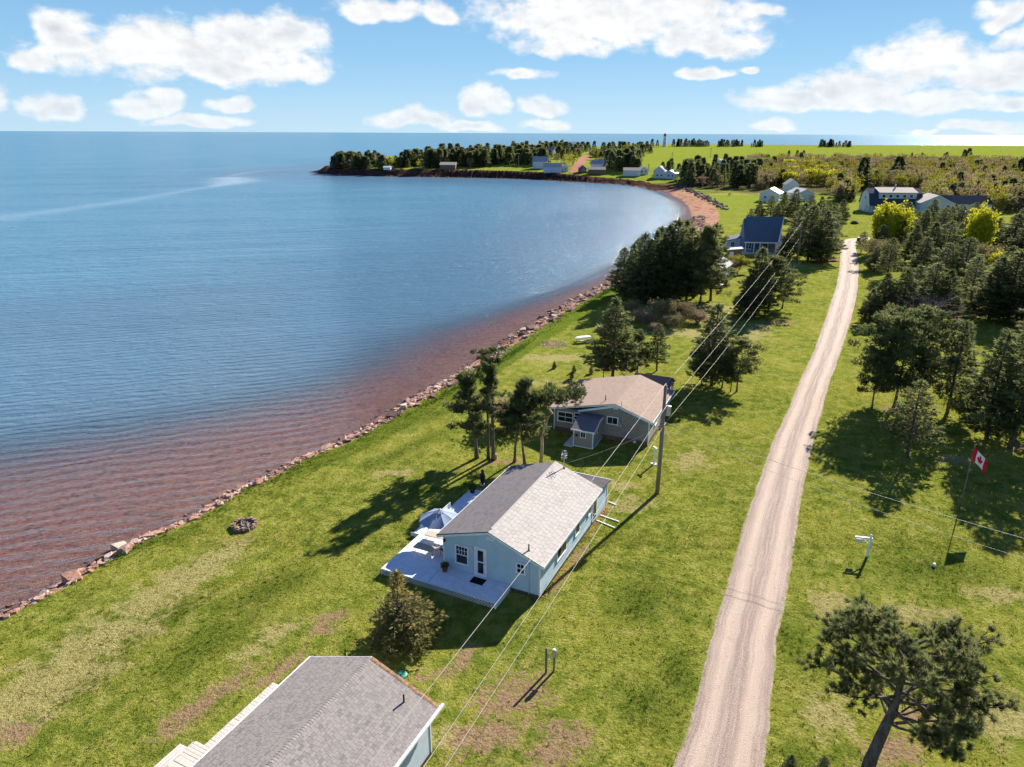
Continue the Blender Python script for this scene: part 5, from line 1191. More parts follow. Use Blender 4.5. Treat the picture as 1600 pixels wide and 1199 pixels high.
def pine(seed, H=9.0, base=.35, Rd=2.6, limbs=14, shape='round', mat='pine', nt=9, per=26, tl=.26, tw=.035, cr=(.62, .36), trunk_r=.15, path=None, center=None, flat=.0, sub=3, tipt=0.):
    """irregular pine: bent trunk, limbs that end in needle clumps"""
    rg = np.random.default_rng(seed); rp = random.Random(seed); wood = MB(); P = []; Dn = []; tin = []
    path = path or [(0, 0, 0), (rp.uniform(-.15, .15), rp.uniform(-.15, .15), .35*H), (rp.uniform(-.3, .3), rp.uniform(-.3, .3), .7*H), (rp.uniform(-.4, .4), rp.uniform(-.4, .4), H*.97)]
    zz = [p[2] for p in path]; ax = lambda f: tuple(np.interp(f*path[-1][2], zz, [p[i] for p in path]) for i in range(3))
    m = 10; wood.tube([ax(i/m) for i in range(m+1)], [trunk_r*(1-i/m*.8)*(1.25 if i == 0 else 1) for i in range(m+1)], 9)
    cc = []
    for k in range(limbs):
        f = base+(1-base)*(k+rp.random()*.6)/limbs; f = min(f, .99); a = k*2.4+rp.uniform(-.5, .5); o = ax(f); g = (f-base)/(1-base)
        env = Rd*{'round': math.sqrt(max(.04, 1-(2*g-.85)**2/1.45)), 'cone': (1-g)**.7+.12, 'flat': (.75+.4*math.sin(g*PI)), 'column': .55+.4*math.sin(g*7+seed)}[shape]*rp.uniform(.7, 1.1)
        up_ = {'round': .25, 'cone': .05, 'flat': .15, 'column': .02}[shape]; tip = Vector((o[0]+math.cos(a)*env, o[1]+math.sin(a)*env, o[2]+env*up_+rp.uniform(-.2, .2)))
        mid = Vector(o)*.5+tip*.5+Vector((0, 0, rp.uniform(-.12, .05)*env)); wood.tube([o, mid, tip], [trunk_r*.34*(1-.5*f)+.015, .03, .012], 5, cap=False)
        for q in range(sub+1):
            t = .45+.6*q/sub if sub else 1; c_ = Vector(o)*(1-t)+tip*t+Vector((rp.gauss(0, .3), rp.gauss(0, .3), rp.gauss(0, .14)))*env*.42; cc.append((c_, rp.random())); wood.tube([Vector(o)*(1-t*.8)+tip*t*.8, c_], [.02, .008], 3, cap=False)
    for q in range(4): o = ax(.97); cc.append((Vector((o[0]+rp.gauss(0, .25), o[1]+rp.gauss(0, .25), o[2]+rp.uniform(-.2, .3))), rp.random()))
    for c_, tt in cc:
        s = rp.uniform(.75, 1.25); q = rg.normal(0, 1, (per, 3)); q /= np.linalg.norm(q, axis=1)[:, None]; rad = rg.random((per, 1))**.45
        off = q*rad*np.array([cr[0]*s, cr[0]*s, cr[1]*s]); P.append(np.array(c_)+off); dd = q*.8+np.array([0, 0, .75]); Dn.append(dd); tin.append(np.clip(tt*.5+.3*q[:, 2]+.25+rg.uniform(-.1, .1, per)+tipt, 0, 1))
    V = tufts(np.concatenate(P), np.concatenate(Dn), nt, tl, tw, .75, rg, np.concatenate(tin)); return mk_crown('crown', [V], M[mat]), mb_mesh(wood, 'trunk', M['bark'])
def decid(seed, H=8.0, kids=3, depth=3, mat='yellow', nt=5, tl=.16, tw=.06, stems=4, per=3, up=.35, spread=.55, bark='twig', leaf=True, r0=.07, jit=.25, low=False):
    rg = np.random.default_rng(seed); rp = random.Random(seed); wood = MB(); tips = []
    for s in range(stems):
        a = 2*PI*s/stems+rp.random(); grow(wood, (0.1*math.cos(a), .1*math.sin(a), 0), (math.cos(a)*.42, math.sin(a)*.42, 1), H*.42, r0, depth, rp, tips, up, spread, kids)
    zm = max(p.z for p, d in tips); s_ = H/zm
    wood.v = [(x*s_, y*s_, z*s_) for x, y, z in wood.v]; P = np.array([tuple(p*s_) for p, d in tips]); Dr = np.array([tuple(d) for p, d in tips])
    wm = mb_mesh(wood, 'trunk', M[bark])
    if not leaf: return None, wm
    P = np.repeat(P, per, 0)+rg.normal(0, jit, (len(P)*per, 3)); Dr = np.repeat(Dr, per, 0)
    if low: P = np.concatenate([P, P*np.array([.92, .92, .78]), P*np.array([.8, .8, .56])]); Dr = np.concatenate([Dr, Dr, Dr])
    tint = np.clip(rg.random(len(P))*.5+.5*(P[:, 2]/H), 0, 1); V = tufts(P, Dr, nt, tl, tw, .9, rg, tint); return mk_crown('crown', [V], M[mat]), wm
def place(pair, name, label, x, y, s, rz=0, group=None, cat='tree', sxy=1.0, z=None, tilt=(0, 0)):
    t = bpy.data.objects.new(name, None); t.empty_display_size = .3; COL.objects.link(t); t.location = (x, y, (T(x, y) if z is None else z)-.03); t.scale = (s*sxy, s*sxy, s); t.rotation_euler = (tilt[0], tilt[1], rz)
    tag(t, label, cat, group)
    link('trunk', pair[1], t)
    if pair[0]: link('crown', pair[0], t)
    return t
def tree_at(pair, H0, u_, vb, vt, name, label, rz=0, group=None, cat='tree', sxy=1.0, tilt=(0, 0)):
    x, y, z = ground(u_, vb); h = h_at(u_, vt, y)-z; return place(pair, name, label, x, y, h/H0, rz, group, cat, sxy, z, tilt)
for t, s, lm in planters:
    P = flowers(t, .26*s, .25*s, .33*s, M[lm], 3); me = mk_crown('plant', [tufts(P, P-np.array([0, 0, .2*s]), 6, .12, .03, .6, np.random.default_rng(2))], M[lm]); link('plant', me, t)

# ---- trees of the middle ground, one by one
SPR = [spruce(s, 10, (3.2, 2.9, 3.5, 2.8)[s % 4], .07, 24, 10, ragged=.34, gap=.06, nt=5, tl=.44, tw=.07, power=.72) for s in range(4)]          # dense spruces
SPN = [spruce(20+s, 10, 3.1, .18, 20, 9, mat='pine', ragged=.42, gap=.16, power=.6, tl=.40, nt=5, tw=.065) for s in range(3)]   # looser, bare-legged
PIN = [pine(40+s, 9, .28, 3.3, 26, 'round', per=28) for s in range(3)]
PCO = [pine(50+s, 10, .20, 3.2, 32, 'cone', per=26) for s in range(3)]

# A: four thin pines beside the blue cottage
def tA(u_, vb, vt, pathf, label, **kw):
    x, y, z = ground(u_, vb); H = h_at(u_, vt, y)-z; path = [(a*H/9, b_*H/9, c_*H/9) for a, b_, c_ in pathf]
    pr = pine(kw.pop('seed'), H, path=path, **kw); return place(pr, 'pine_tree', label, x, y, 1.0, 0, 'thin pines behind the blue cottage', z=z)
tA(745, 716, 578, [(0, 0, 0), (-.15, 0, 2.5), (-.75, .1, 5), (-.85, 0, 8.8)], 'leaning pine with dense dark foliage hanging to its left, leftmost behind the blue cottage', seed=301, base=.30, Rd=2.3, limbs=30, shape='column', per=20, cr=(.48, .26), trunk_r=.19)
tA(771, 719, 546, [(0, 0, 0), (-.05, 0, 3), (-.1, .05, 6), (-.3, .05, 9)], 'tallest thin pine, sparse short branches up a long bare trunk', seed=302, base=.40, Rd=1.7, limbs=26, shape='column', per=13, cr=(.36, .2), trunk_r=.19, sub=2)
tA(763, 717, 566, [(0, 0, 0), (0, 0, 3), (-.1, .05, 6), (-.1, .05, 9)], 'slender pine trunk rising just behind the tallest thin pine', seed=303, base=.5, Rd=1.1, limbs=11, shape='column', per=12, cr=(.4, .22), trunk_r=.15, sub=1)
tA(804, 722, 618, [(0, 0, 0), (.1, 0, 2.5), (.45, 0, 4.6), (.3, .1, 8)], 'short pine with a pale double stem, left stem', seed=304, base=.42, Rd=1.8, limbs=16, shape='cone', per=18, cr=(.42, .24), trunk_r=.14)
tA(820, 725, 594, [(0, 0, 0), (-.25, 0, 2), (-.45, 0, 4.5), (-.1, 0, 8.8)], 'short pine with a pointed bushy top, right of the double stem', seed=305, base=.40, Rd=1.9, limbs=22, shape='cone', per=20, cr=(.42, .25), trunk_r=.13)
# twisted bare trunk with a flat crown reaching right
x, y, z = ground(845, 728); H = h_at(850, 612, y)-z
rgx = np.random.default_rng(9); wood = MB(); path = [(0, 0, 0), (.06, 0, 1.8), (.02, 0, 2.9), (.28, 0, 3.6), (.5, .1, 4.3), (.85, .1, 4.7), (.35, .1, 5.4), (.2, .1, 6.0)]
k = H/6.6; path = [(a*k, b_*k, c_*k) for a, b_, c_ in path]; wood.tube(path, [.17, .15, .14, .15, .12, .11, .1, .07], 9)
cc = []; rp = random.Random(4)
for q in range(52):
    tq = rp.random(); cx_ = -1.5+4.7*tq; cz_ = 5.9+.7*tq*tq+rp.gauss(0, .30); cy_ = rp.gauss(.1, .75); cc.append(Vector((cx_*k, cy_*k, cz_*k)))
    if q % 3 == 0: wood.tube([path[-1], (path[-1][0]*.5+cx_*k*.5, cy_*k*.5, (cz_-.25)*k), cc[-1]], [.05, .03, .01], 4, cap=False)
P = []; Dn = []
for c_ in cc: q = rgx.normal(0, 1, (24, 3)); q /= np.linalg.norm(q, axis=1)[:, None]; P.append(np.array(c_)+q*rgx.random((24, 1))**.4*np.array([.5, .5, .32])); Dn.append(q+np.array([0, 0, .7]))
cm = mk_crown('crown', [tufts(np.concatenate(P), np.concatenate(Dn), 9, .24, .034, .7, rgx)], M['pine']); place((cm, mb_mesh(wood, 'trunk', M['deadbark'])), 'pine_tree', 'crooked pine with a stripped orange trunk and flat crown reaching over the taupe cottage', x, y, 1, 0, 'thin pines behind the blue cottage', z=z)
BSH = decid(70, 2.2, 4, 2, 'red', 4, .16, .05, 9, 3, .2, .9)
tree_at(BSH, 2.2, 795, 668, 628, 'shrub', 'reddish leafless bush between the thin pines and the taupe cottage', 0, cat='shrub', sxy=1.4)
# B: behind the taupe cottage
tree_at(spruce(61, 10, 3.7, .14, 26, 11, ragged=.36, gap=.08, nt=5, tl=.42, tw=.065, power=.75), 10, 957, 592, 466, 'pine_tree', 'big dark pine rising over the left half of the taupe cottage roof', .4)
tree_at(PIN[0], 9, 943, 590, 556, 'pine_tree', 'low dark pine in front of the big pine behind the taupe roof', 1.1, sxy=1.2)
tree_at(PCO[0], 10, 995, 587, 514, 'pine_tree', 'middle pine behind the taupe cottage roof, left of the shed', 2.0); tree_at(SPN[0], 10, 1026, 580, 506, 'pine_tree', 'open-branched pine right behind the dark shed', 3.0)
# C: pines right of the pole
tree_at(SPR[3], 10, 1112, 602, 476, 'spruce_tree', 'tallest dark spruce right of the utility pole, many trunks below', 0.2, sxy=1.15); tree_at(PIN[1], 9, 1128, 606, 540, 'pine_tree', 'stout pine leaning between the tall spruce and the small round pine', 1.2)
for k, (u_, vb, vt, lab) in enumerate(((1096, 603, 545, 'thin curved pine at the left foot of the tall spruce'), (1141, 612, 560, 'thin pine stem right of the tall spruce'), (1151, 612, 530, 'small round-topped pine at the right end of the clump by the pole'))): tree_at(PIN[(k+1) % 3], 9, u_, vb, vt, 'pine_tree', lab, k, sxy=.95)
# D: the clump left of the lane
tree_at(SPR[0], 10, 1180, 492, 388, 'spruce_tree', 'bushy dark spruce in front of the blue house', 0.5, sxy=1.2); tree_at(PCO[1], 10, 1200, 488, 398, 'pine_tree', 'spreading pine reaching towards the lane before the blue house', 2.2, sxy=1.35)
tree_at(SPR[1], 10, 1166, 497, 430, 'spruce_tree', 'low dark spruce at the left foot of the clump before the blue house', 4, sxy=1.3); tree_at(PIN[2], 9, 1222, 482, 420, 'pine_tree', 'right-hand pine of the clump before the blue house, branches low', 1.5, sxy=1.2)
# E: dense clump on the shore
for k, (u_, vb, vt, pr) in enumerate(((985, 470, 382, SPR[0]), (972, 462, 388, SPR[3]), (1003, 474, 366, SPR[2]), (1020, 472, 362, SPR[1]), (1038, 474, 352, SPR[0]), (1055, 470, 345, SPR[2]), (1072, 472, 356, SPR[3]), (1094, 474, 352, PCO[2]), (1110, 470, 350, SPN[1]), (1030, 450, 356, SPR[2]), (1065, 448, 345, SPR[1]), (1100, 446, 362, SPN[2]), (995, 455, 372, SPR[3]), (1083, 466, 372, SPN[1]), (1012, 462, 376, SPR[0]))):
    lab = ['leftmost spruce of the dense clump at the water', 'low spruce on the outer left edge of the shore clump', 'third spruce from the left in the front row of the shore clump', 'fourth spruce in the front row of the shore clump', 'spruce in the middle of the front row of the shore clump', 'tallest spruce of the shore clump, right of its middle', 'narrow spruce right of the tallest one in the shore clump', 'pine with bare lower trunk near the right end of the shore clump', 'open pine at the right end of the shore clump by the white cottage', 'spruce at the back of the shore clump, left half', 'spruce at the back of the shore clump, right half', 'loose pine at the back right corner of the shore clump', 'small spruce behind the left end of the shore clump', 'loose pine between trunks at the right of the shore clump', 'squat spruce behind the left front row of the shore clump'][k]
    tree_at(pr, 10, u_, vb, vt, 'spruce_tree', lab, k*1.7, 'trees of the dense shore clump', sxy=(.95, 1.2, 1.0, .85)[k % 4])
# F: dark row between the blue house and the lane
ORD = ['first', 'second', 'third', 'fourth', 'fifth', 'sixth', 'seventh', 'eighth', 'ninth', 'tenth', 'eleventh', 'twelfth', 'thirteenth', 'fourteenth', 'fifteenth', 'sixteenth', 'seventeenth', 'eighteenth']
def relabel(items, zone):
    zs = {}
    for t, u_, v_ in items: zs.setdefault(zone(u_, v_), []).append((u_, t))
    for z_, L in zs.items():
        L.sort(key=lambda q: q[0])
        for i, (u_, t) in enumerate(L): t['label'] = ('dark conifer '+z_ if len(L) == 1 else ('leftmost' if i == 0 else 'rightmost' if i == len(L)-1 else ORD[i]+' from left')+' conifer '+z_)
F_ = [(1240, 398, 330, 0), (1262, 408, 322, 2), (1282, 410, 330, 1), (1296, 400, 340, 3), (1226, 404, 366, 1), (1250, 378, 318, 2), (1284, 380, 316, 0), (1296, 372, 322, 3), (1186, 345, 314, 2), (1203, 343, 306, 0), (1222, 342, 300, 1), (1240, 345, 296, 3), (1262, 350, 305, 2), (1280, 352, 308, 0), (1212, 350, 318, 1), (1172, 350, 326, 3), (1300, 356, 318, 2), (1315, 348, 312, 1)]
FT = []
for k, (u_, vb, vt, i) in enumerate(F_):
    t = tree_at(SPR[i] if k % 3 else SPN[i % 3], 10, u_, vb, vt, 'spruce_tree', 'dark conifer in the tall row between the blue house and the gravel lane' if k < 8 else 'dark conifer in the grove between the blue house and the far white house', k*1.1, 'conifers beside the blue house' if k < 8 else 'grove behind the blue house', sxy=1.3); FT.append((t, u_, vb))
# G: right-hand side
PBIG = pine(90, 9, .20, 4.3, 56, 'round', per=40, cr=(.75, .45), sub=3)
tree_at(PBIG, 9, 1398, 633, 489, 'pine_tree', 'large rounded dark pine right of the lane', 0.3, sxy=0.92); tree_at(PIN[0], 9, 1362, 640, 545, 'pine_tree', 'leaning pine at the left edge of the large rounded pine', 1.0, sxy=.85, tilt=(0, -.06))
tree_at(SPN[2], 10, 1417, 716, 596, 'spruce_tree', 'grey-trunked spruce standing in front of the large rounded pine', 2.0, sxy=1.1); tree_at(SPN[0], 10, 1480, 645, 503, 'spruce_tree', 'tall open spruce right of the large rounded pine', 0.7, sxy=.95)
tree_at(SPR[2], 10, 1541, 688, 522, 'spruce_tree', 'spruce with lit edges near the right side above the flag', 1.4, sxy=.95); tree_at(SPN[1], 10, 1578, 700, 505, 'spruce_tree', 'tall spruce at the right edge above the flag', 2.4, sxy=1.1); tree_at(PCO[0], 10, 1605, 660, 520, 'pine_tree', 'pine cut by the right edge of the view above the flag', .4, sxy=1.2)
G_ = [(1358, 505, 452, 1, 1.3), (1378, 498, 428, 0, 1.4), (1402, 500, 420, 2, 1.4), (1450, 498, 412, 3, 1.5), (1470, 500, 422, 1, 1.3), (1425, 480, 415, 2, 1.4), (1386, 436, 372, 5, 1.1), (1372, 402, 352, 3, 1.4), (1402, 398, 345, 4, 1.3), (1425, 410, 352, 0, 1.3), (1450, 415, 348, 1, 1.4), (1475, 420, 345, 5, 1.3), (1440, 440, 372, 2, 1.3), (1470, 452, 380, 6, 1.4), (1500, 455, 372, 4, 1.4), (1500, 400, 340, 0, 1.4), (1548, 405, 345, 1, 1.4), (1575, 410, 335, 3, 1.6), (1600, 420, 340, 2, 1.5), (1545, 500, 402, 0, 1.5), (1575, 505, 395, 2, 1.5), (1605, 500, 390, 1, 1.5), (1515, 480, 400, 5, 1.3), (1570, 455, 385, 6, 1.3), (1598, 450, 375, 4, 1.3), (1540, 375, 335, 3, 1.4), (1440, 378, 328, 2, 1.3), (1470, 375, 325, 5, 1.3), (1415, 372, 330, 1, 1.3), (1365, 425, 385, 3, 1.4), (1590, 375, 325, 0, 1.6), (1620, 560, 440, 1, 1.4), (1640, 520, 400, 2, 1.4), (1500, 560, 505, 6, .9), (1345, 395, 362, 5, 1.1)]
rz_ = random.Random(5)
for k in range(26):
    u_ = 1400+k*6.4+rz_.uniform(-4, 4); v_ = rz_.uniform(346, 372); G_.append((u_, v_, v_-rz_.uniform(26, 40), rz_.randrange(7), rz_.uniform(1.4, 1.8)))
ALL7 = SPR+SPN
gl = ['low dark conifer at the left tip of the wood right of the lane', 'dark conifer second from the left tip of the wood by the lane', 'bushy conifer behind the grey leafless tree, left side', 'dark conifer behind the grey leafless tree, right side', 'conifer right of the grey leafless tree', 'conifer directly above the grey leafless tree', 'small light-green conifer standing alone by the lane bend']
GT = []
for k, (u_, vb, vt, i, sx) in enumerate(G_):
    t = tree_at(ALL7[i % 7], 10, u_, vb, vt, 'spruce_tree', gl[k] if k < 7 else 'dark conifer inside the wood right of the gravel lane', k*2.3, 'conifers right of the lane', sxy=sx*1.0)
    if k >= 7: GT.append((t, u_, vb))
relabel(GT, lambda u_, v_: ('at the lane bend' if u_ < 1370 else 'in the back row before the gambrel house' if v_ < 378 and u_ < 1450 else 'in the back row before the tan-roofed house' if v_ < 378 and u_ < 1530 else 'in the back row at the far right' if v_ < 378 else 'mid-wood below the left yellow tree' if v_ < 425 and u_ < 1500 else 'mid-wood below the right yellow tree' if v_ < 425 else 'in the wood just above the second flag' if v_ < 470 else 'in the front of the wood beside the second flag' if v_ < 530 else 'at the right edge below the second flag'))
relabel(FT, lambda u_, v_: ('in the grove below the far white house' if v_ < 362 else 'in the tall row between the blue house and the lane'))
BARE_ = decid(75, 5.0, 4, 3, 'red', stems=7, leaf=False, up=.15, spread=.8, r0=.06)
tree_at(BARE_, 5, 1442, 512, 455, 'bare_tree', 'grey leafless spreading tree behind the large rounded pine', .3, sxy=1.7)
YEL = [decid(80+s, 8, 4, 3, 'yellow', 4, .30, .075, 7, 2, .6, .34, jit=.25, low=True) for s in range(2)]
tree_at(YEL[0], 8, 1381, 396, 316, 'willow_tree', 'bright yellow-green tree before the gambrel house', 0, sxy=1.15); tree_at(YEL[1], 8, 1522, 412, 318, 'willow_tree', 'bright yellow tree standing in the dark wood at the right', 1, sxy=.85); tree_at(YEL[0], 8, 1556, 440, 392, 'willow_tree', 'small yellow-green tree low in the wood at the right', 2.5, sxy=.9)
LIM = [decid(84+s, 6, 4, 3, 'lime', 4, .22, .08, 6, 3, .25, .7, jit=.25) for s in range(2)]; OLV = [decid(88+s, 6, 4, 3, 'olive', 3, .2, .07, 6, 2, .25, .7, jit=.25) for s in range(2)]
tree_at(OLV[0], 6, 1372, 418, 372, 'bare_tree', 'olive budding bush under the yellow tree by the lane bend', 0, cat='bush', sxy=1.2); tree_at(OLV[1], 6, 1535, 430, 380, 'bare_tree', 'olive budding tree under the yellow tree in the wood', 0, sxy=1.2); tree_at(LIM[0], 6, 1500, 660, 618, 'bare_tree', 'thin branching young tree right of the tall open spruce', 0, sxy=1.1)
tree_at(LIM[1], 6, 1152, 425, 398, 'shrub', 'light green shrub thicket below the blue house', 0, cat='bush', sxy=1.8); tree_at(OLV[0], 6, 1135, 428, 402, 'shrub', 'brownish shrub left of the light green thicket', 1, cat='bush', sxy=1.5)
for k, (u_, vb, s) in enumerate(((1005, 505, 2.0), (1035, 505, 2.4), (1065, 502, 2.2), (1090, 505, 1.8), (1050, 514, 1.5), (985, 496, 1.8), (1022, 518, 1.2))):
    x, y, z = ground(u_, vb); place(OLV[k % 2] if k % 3 else BSH, 'shrub', ['scrubby brown bush in the shade below the shore clump', 'olive bush in the middle of the thicket below the shore clump', 'tall olive bush right of the thicket middle', 'bush at the right end of the thicket below the shore clump', 'reddish low bush in front of the thicket', 'bush at the left end of the thicket', 'small bush at the lower edge of the thicket'][k], x, y, s/6*1.6 if k % 3 else s/2.2, k, 'scrub below the shore clump', 'bush', 1.5, z)
# saplings on the middle lawn
for k, (u_, vb) in enumerate(((866, 576), (897, 582), (924, 584), (893, 592))):
    x, y, z = ground(u_, vb); place(SPR[k % 4], 'sapling', ['small dark sapling, leftmost on the middle lawn', 'small dark sapling, second from left on the middle lawn', 'small dark sapling nearest the big pine', 'tiny sapling below the others on the middle lawn'][k], x, y, .10, k, 'saplings on the middle lawn', 'sapling', 1.2, z)

# ---- spruce bush at the deck
x, y, z = ground(628, 1000)
sb = spruce(110, 4.9, 1.95, .02, 24, 13, mat='tips', nt=6, tl=.24, tw=.040, power=.30, ragged=.32, tipt=.1)
t = bpy.data.objects.new('spruce_bush', None); COL.objects.link(t); t.location = (x, y, z); tag(t, 'golden-tipped spruce bush with a thin leader in front of the deck corner', 'tree')
t.scale = (1.12, 1.12, .54); link('crown', sb[0], t); link('trunk', sb[1], t)
ld = spruce(111, 2.3, .62, .2, 9, 9, mat='tips', nt=5, tl=.22, tw=.045, power=.5, ragged=.4, tipt=.25); lo = link('leader', ld[0], t); lo.location = (-.12, 0, 4.2); lo.scale = (1, 1, 1/.54); l2 = link('leader_stem', ld[1], t); l2.location = (-.12, 0, 4.2); l2.scale = (1, 1, 1/.54)
# ---- near pine, lower right
def near_pine():
    rg = np.random.default_rng(500); rp = random.Random(500); wood = MB(); P = []; Dn = []; tin = []
    ax = [Vector(p) for p in ((0, 0, 0), (.12, .05, 1.0), (.42, .1, 2.1), (.75, .15, 3.2), (.85, .2, 4.2), (1.05, .25, 5.3), (1.15, .25, 6.1))]
    wood.tube(ax, [.27, .23, .20, .15, .11, .07, .04], 12)
    def along(t): f = t*(len(ax)-1); i = min(int(f), len(ax)-2); return ax[i].lerp(ax[i+1], f-i)
    nl = 36
    for k in range(nl):
        t = .38+.60*k/nl; o = along(t); a = k*2.4+rp.uniform(-.4, .4); L = 2.75*math.sin(min(1, (1.06-t)/.62)*PI*.62+.25)*rp.uniform(.75, 1.15); up = .12+.5*t-.25*rp.random()
        if k in (1, 4): L *= 1.35; a = -.35+k*.12; up = -.10
        d = Vector((math.cos(a), math.sin(a), up)).normalized(); pts = [o]
        for q in range(4): d = (d+Vector((rp.gauss(0, .13), rp.gauss(0, .13), rp.gauss(0, .08)))).normalized(); pts.append(pts[-1]+d*L/4)
        wood.tube(pts, [.07, .055, .04, .028, .012], 6, cap=False)
        for q in range(15):
            f = .36+.68*rp.random()**.7; i = min(int(f*4), 3); b0 = pts[i].lerp(pts[i+1], f*4-i); d2 = (d+Vector((rp.gauss(0, .9), rp.gauss(0, .9), rp.gauss(0, .45)+.2))).normalized(); l2 = rp.uniform(.35, .85); e = b0+d2*l2; wood.tube([b0, (b0+e)/2+Vector((0, 0, .03)), e], [.018, .012, .006], 4, cap=False)
            for w_ in range(3):
                c_ = e if w_ == 0 else b0.lerp(e, rp.uniform(.5, 1))+Vector((rp.gauss(0, .13), rp.gauss(0, .13), rp.gauss(0, .10)+.05)); wood.tube([b0.lerp(e, .6), c_], [.009, .005], 3, cap=False)
                tt = rp.random(); dd = (d2+Vector((0, 0, .55))).normalized()
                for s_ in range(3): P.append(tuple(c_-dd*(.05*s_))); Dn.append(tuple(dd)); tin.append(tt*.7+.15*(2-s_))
    V = tufts(P, Dn, 20, .19, .013, 1.0, rg, np.array(tin)); return mk_crown('crown', [V], M['pine']), mb_mesh(wood, 'trunk', M['bark'])
npn = near_pine(); x, y = gz(1350, 1222); place(npn, 'pine_tree', 'near pine with spiky needle tufts and crooked trunk at the lower right', x, y, 1.24, R(12), None, z=0, sxy=.96)
for k, (u_, v_, s_) in enumerate(((1232, 1225, .38), (1282, 1235, .42))):
    x, y = gz(u_, v_); place(SPR[1+k], 'young_pine', ['dark tip of a young conifer at the lower edge beside the lane', 'dark tip of a young conifer at the lower edge left of the near pine'][k], x, y, s_*.45, k, cat='tree', sxy=1.1, z=0)
# ---- green plants along the shore edge (uncountable)
P = []; Dn = []; rp = random.Random(31)
for k in range(5200):
    s = rp.uniform(10, 130); x, y, a, nm = shore_at(s); w = np.interp(y, [0, 60, 90, 150], [1.9, 2.4, 3.9, 4.4]); dens = .08+.9*max(0, math.sin(s*.21)*math.sin(s*.09+1))**1.2; 
    if y < 48: dens *= .35
    if rp.random() > dens: continue
    off = w+rp.gauss(.1, .30)+ (0.5 if y > 70 else 0); P.append((x+nm[0]*off, y+nm[1]*off, T(x+nm[0]*off, y+nm[1]*off)+rp.random()*.22)); Dn.append((rp.gauss(0, .5), rp.gauss(0, .5), 1))
me = mk_crown('shore_plants', [tufts(P, Dn, 6, .20, .035, .6, np.random.default_rng(5))], M['greenshrub']); tag(link('shore_plants', me), 'fringe of bright green leafy plants between lawn and shore rocks', 'plants', kind='stuff')
# ================================================================== houses farther away
def gable_house(label, u_, v_, ang, W_, L_, eave, ridge, wall, roof, wins=(), z=None, ov=.3, door=None, name='house', cat='house', chimney=False, group=None, hip=False):
    """gable end faces -x local; origin at the near right corner"""
    x, y, zz = ground(u_, v_); z = zz if z is None else z; t = thing(name, label, cat, (x, y, z), R(ang), group)
    MB().prism([(0, -.5), (W_, -.5), (W_, eave), (W_/2, ridge-.08), (0, eave)], 0, 0, L_).build('wall', M[wall], t); sl = (ridge-eave)/(W_/2)
    b = MB(); e = .12
    for (ya, yb) in ((-ov, W_/2), (W_+ov, W_/2+.002)): b.hexa([(-ov, ya, eave-sl*ov), (L_+ov, ya, eave-sl*ov), (L_+ov, yb, ridge), (-ov, yb, ridge), (-ov, ya, eave-sl*ov+e), (L_+ov, ya, eave-sl*ov+e), (L_+ov, yb, ridge+e), (-ov, yb, ridge+e)])
    r_ = b.build('roof', M[roof], t)
    b = MB(); rake(b, -ov-.04, -ov, eave-sl*ov+.13, W_/2, ridge+.13, .22); rake(b, -ov-.04, W_/2+.002, ridge+.13, W_+ov, eave-sl*ov+.13, .22); b.box(-ov, L_+ov, -ov-.05, -ov-.002, eave-sl*ov-.05, eave-sl*ov+.1); b.build('trim', M['white'], t)
    for (side, a, w_, z0, h_) in wins:
        window(t, 'y' if side == 'g' else 'x', {'g': -.01, 'r': -.01, 'l': W_+.01}[side], {'g': -1, 'r': -1, 'l': 1}[side], a, a+w_, z0, z0+h_, .12, 1, 1, True)
    if door:
        s_, a = door; (MB().box(-.06, 0, a, a+.95, .1, 2.2) if s_ == 'g' else MB().box(a, a+.95, -.06, 0, .1, 2.2)).build('door', M['white'], t)
    if chimney: MB().box(L_*.4, L_*.4+.6, W_/2-.3, W_/2+.3, ridge-.4, ridge+1.0).build('chimney', M['brownwall'], t)
    return t
# slate blue house: big steep roof plane facing the viewer, ridge across the view
hx, hy, hz = ground(1163, 397); bh = thing('house', 'blue house with steep slate roof, porch posts and seaward wing', 'house', (hx, hy, hz), R(-6))
MB().box(0, 9.2, 1.8, 8.5, -.5, 3.3).build('wall', M['bluewall'], bh); MB().prism([(1.8, 3.0), (8.5, 3.0), (5.6, 8.0)], 0, .1, 9.1).build('gable_wall', M['bluewall'], bh)
b = MB(); b.hexa([(-.4, -.3, 3.0), (7.6, -.3, 3.0), (9.8, 5.6, 8.4), (.6, 5.6, 8.4), (-.4, -.3, 3.15), (7.6, -.3, 3.15), (9.8, 5.6, 8.55), (.6, 5.6, 8.55)]); b.hexa([(.6, 5.602, 8.4), (9.8, 5.602, 8.4), (9.8, 9, 3.1), (.6, 9, 3.1), (.6, 5.602, 8.55), (9.8, 5.602, 8.55), (9.8, 9, 3.25), (.6, 9, 3.25)]); b.build('roof', M['sh_blue'], bh)
b = MB(); b.hexa([(7.62, -.3, 3.0), (11.5, -.3, 2.6), (11.5, 1.8, 2.6), (8.6, 2.2, 4.6), (7.62, -.3, 3.14), (11.5, -.3, 2.75), (11.5, 1.8, 2.75), (8.6, 2.2, 4.75)]); b.build('side_porch_roof', M['sh_blue'], bh)
b = MB(); b.box(-.4, 11.4, -.36, -.31, 2.72, 3.02); b.hexa([(7.58, -.36, 2.95), (7.9, -.36, 2.95), (9.9, 5.5, 8.4), (9.75, 5.5, 8.4), (7.58, -.36, 3.25), (7.9, -.36, 3.25), (9.9, 5.5, 8.62), (9.75, 5.5, 8.62)]); b.build('trim', M['white'], bh)
for q in (.05, 2.1, 3.5, 7.3): MB().box(q-.1, q+.1, -.2, 0, .2, 2.75).build('porch_post', M['white'], bh)
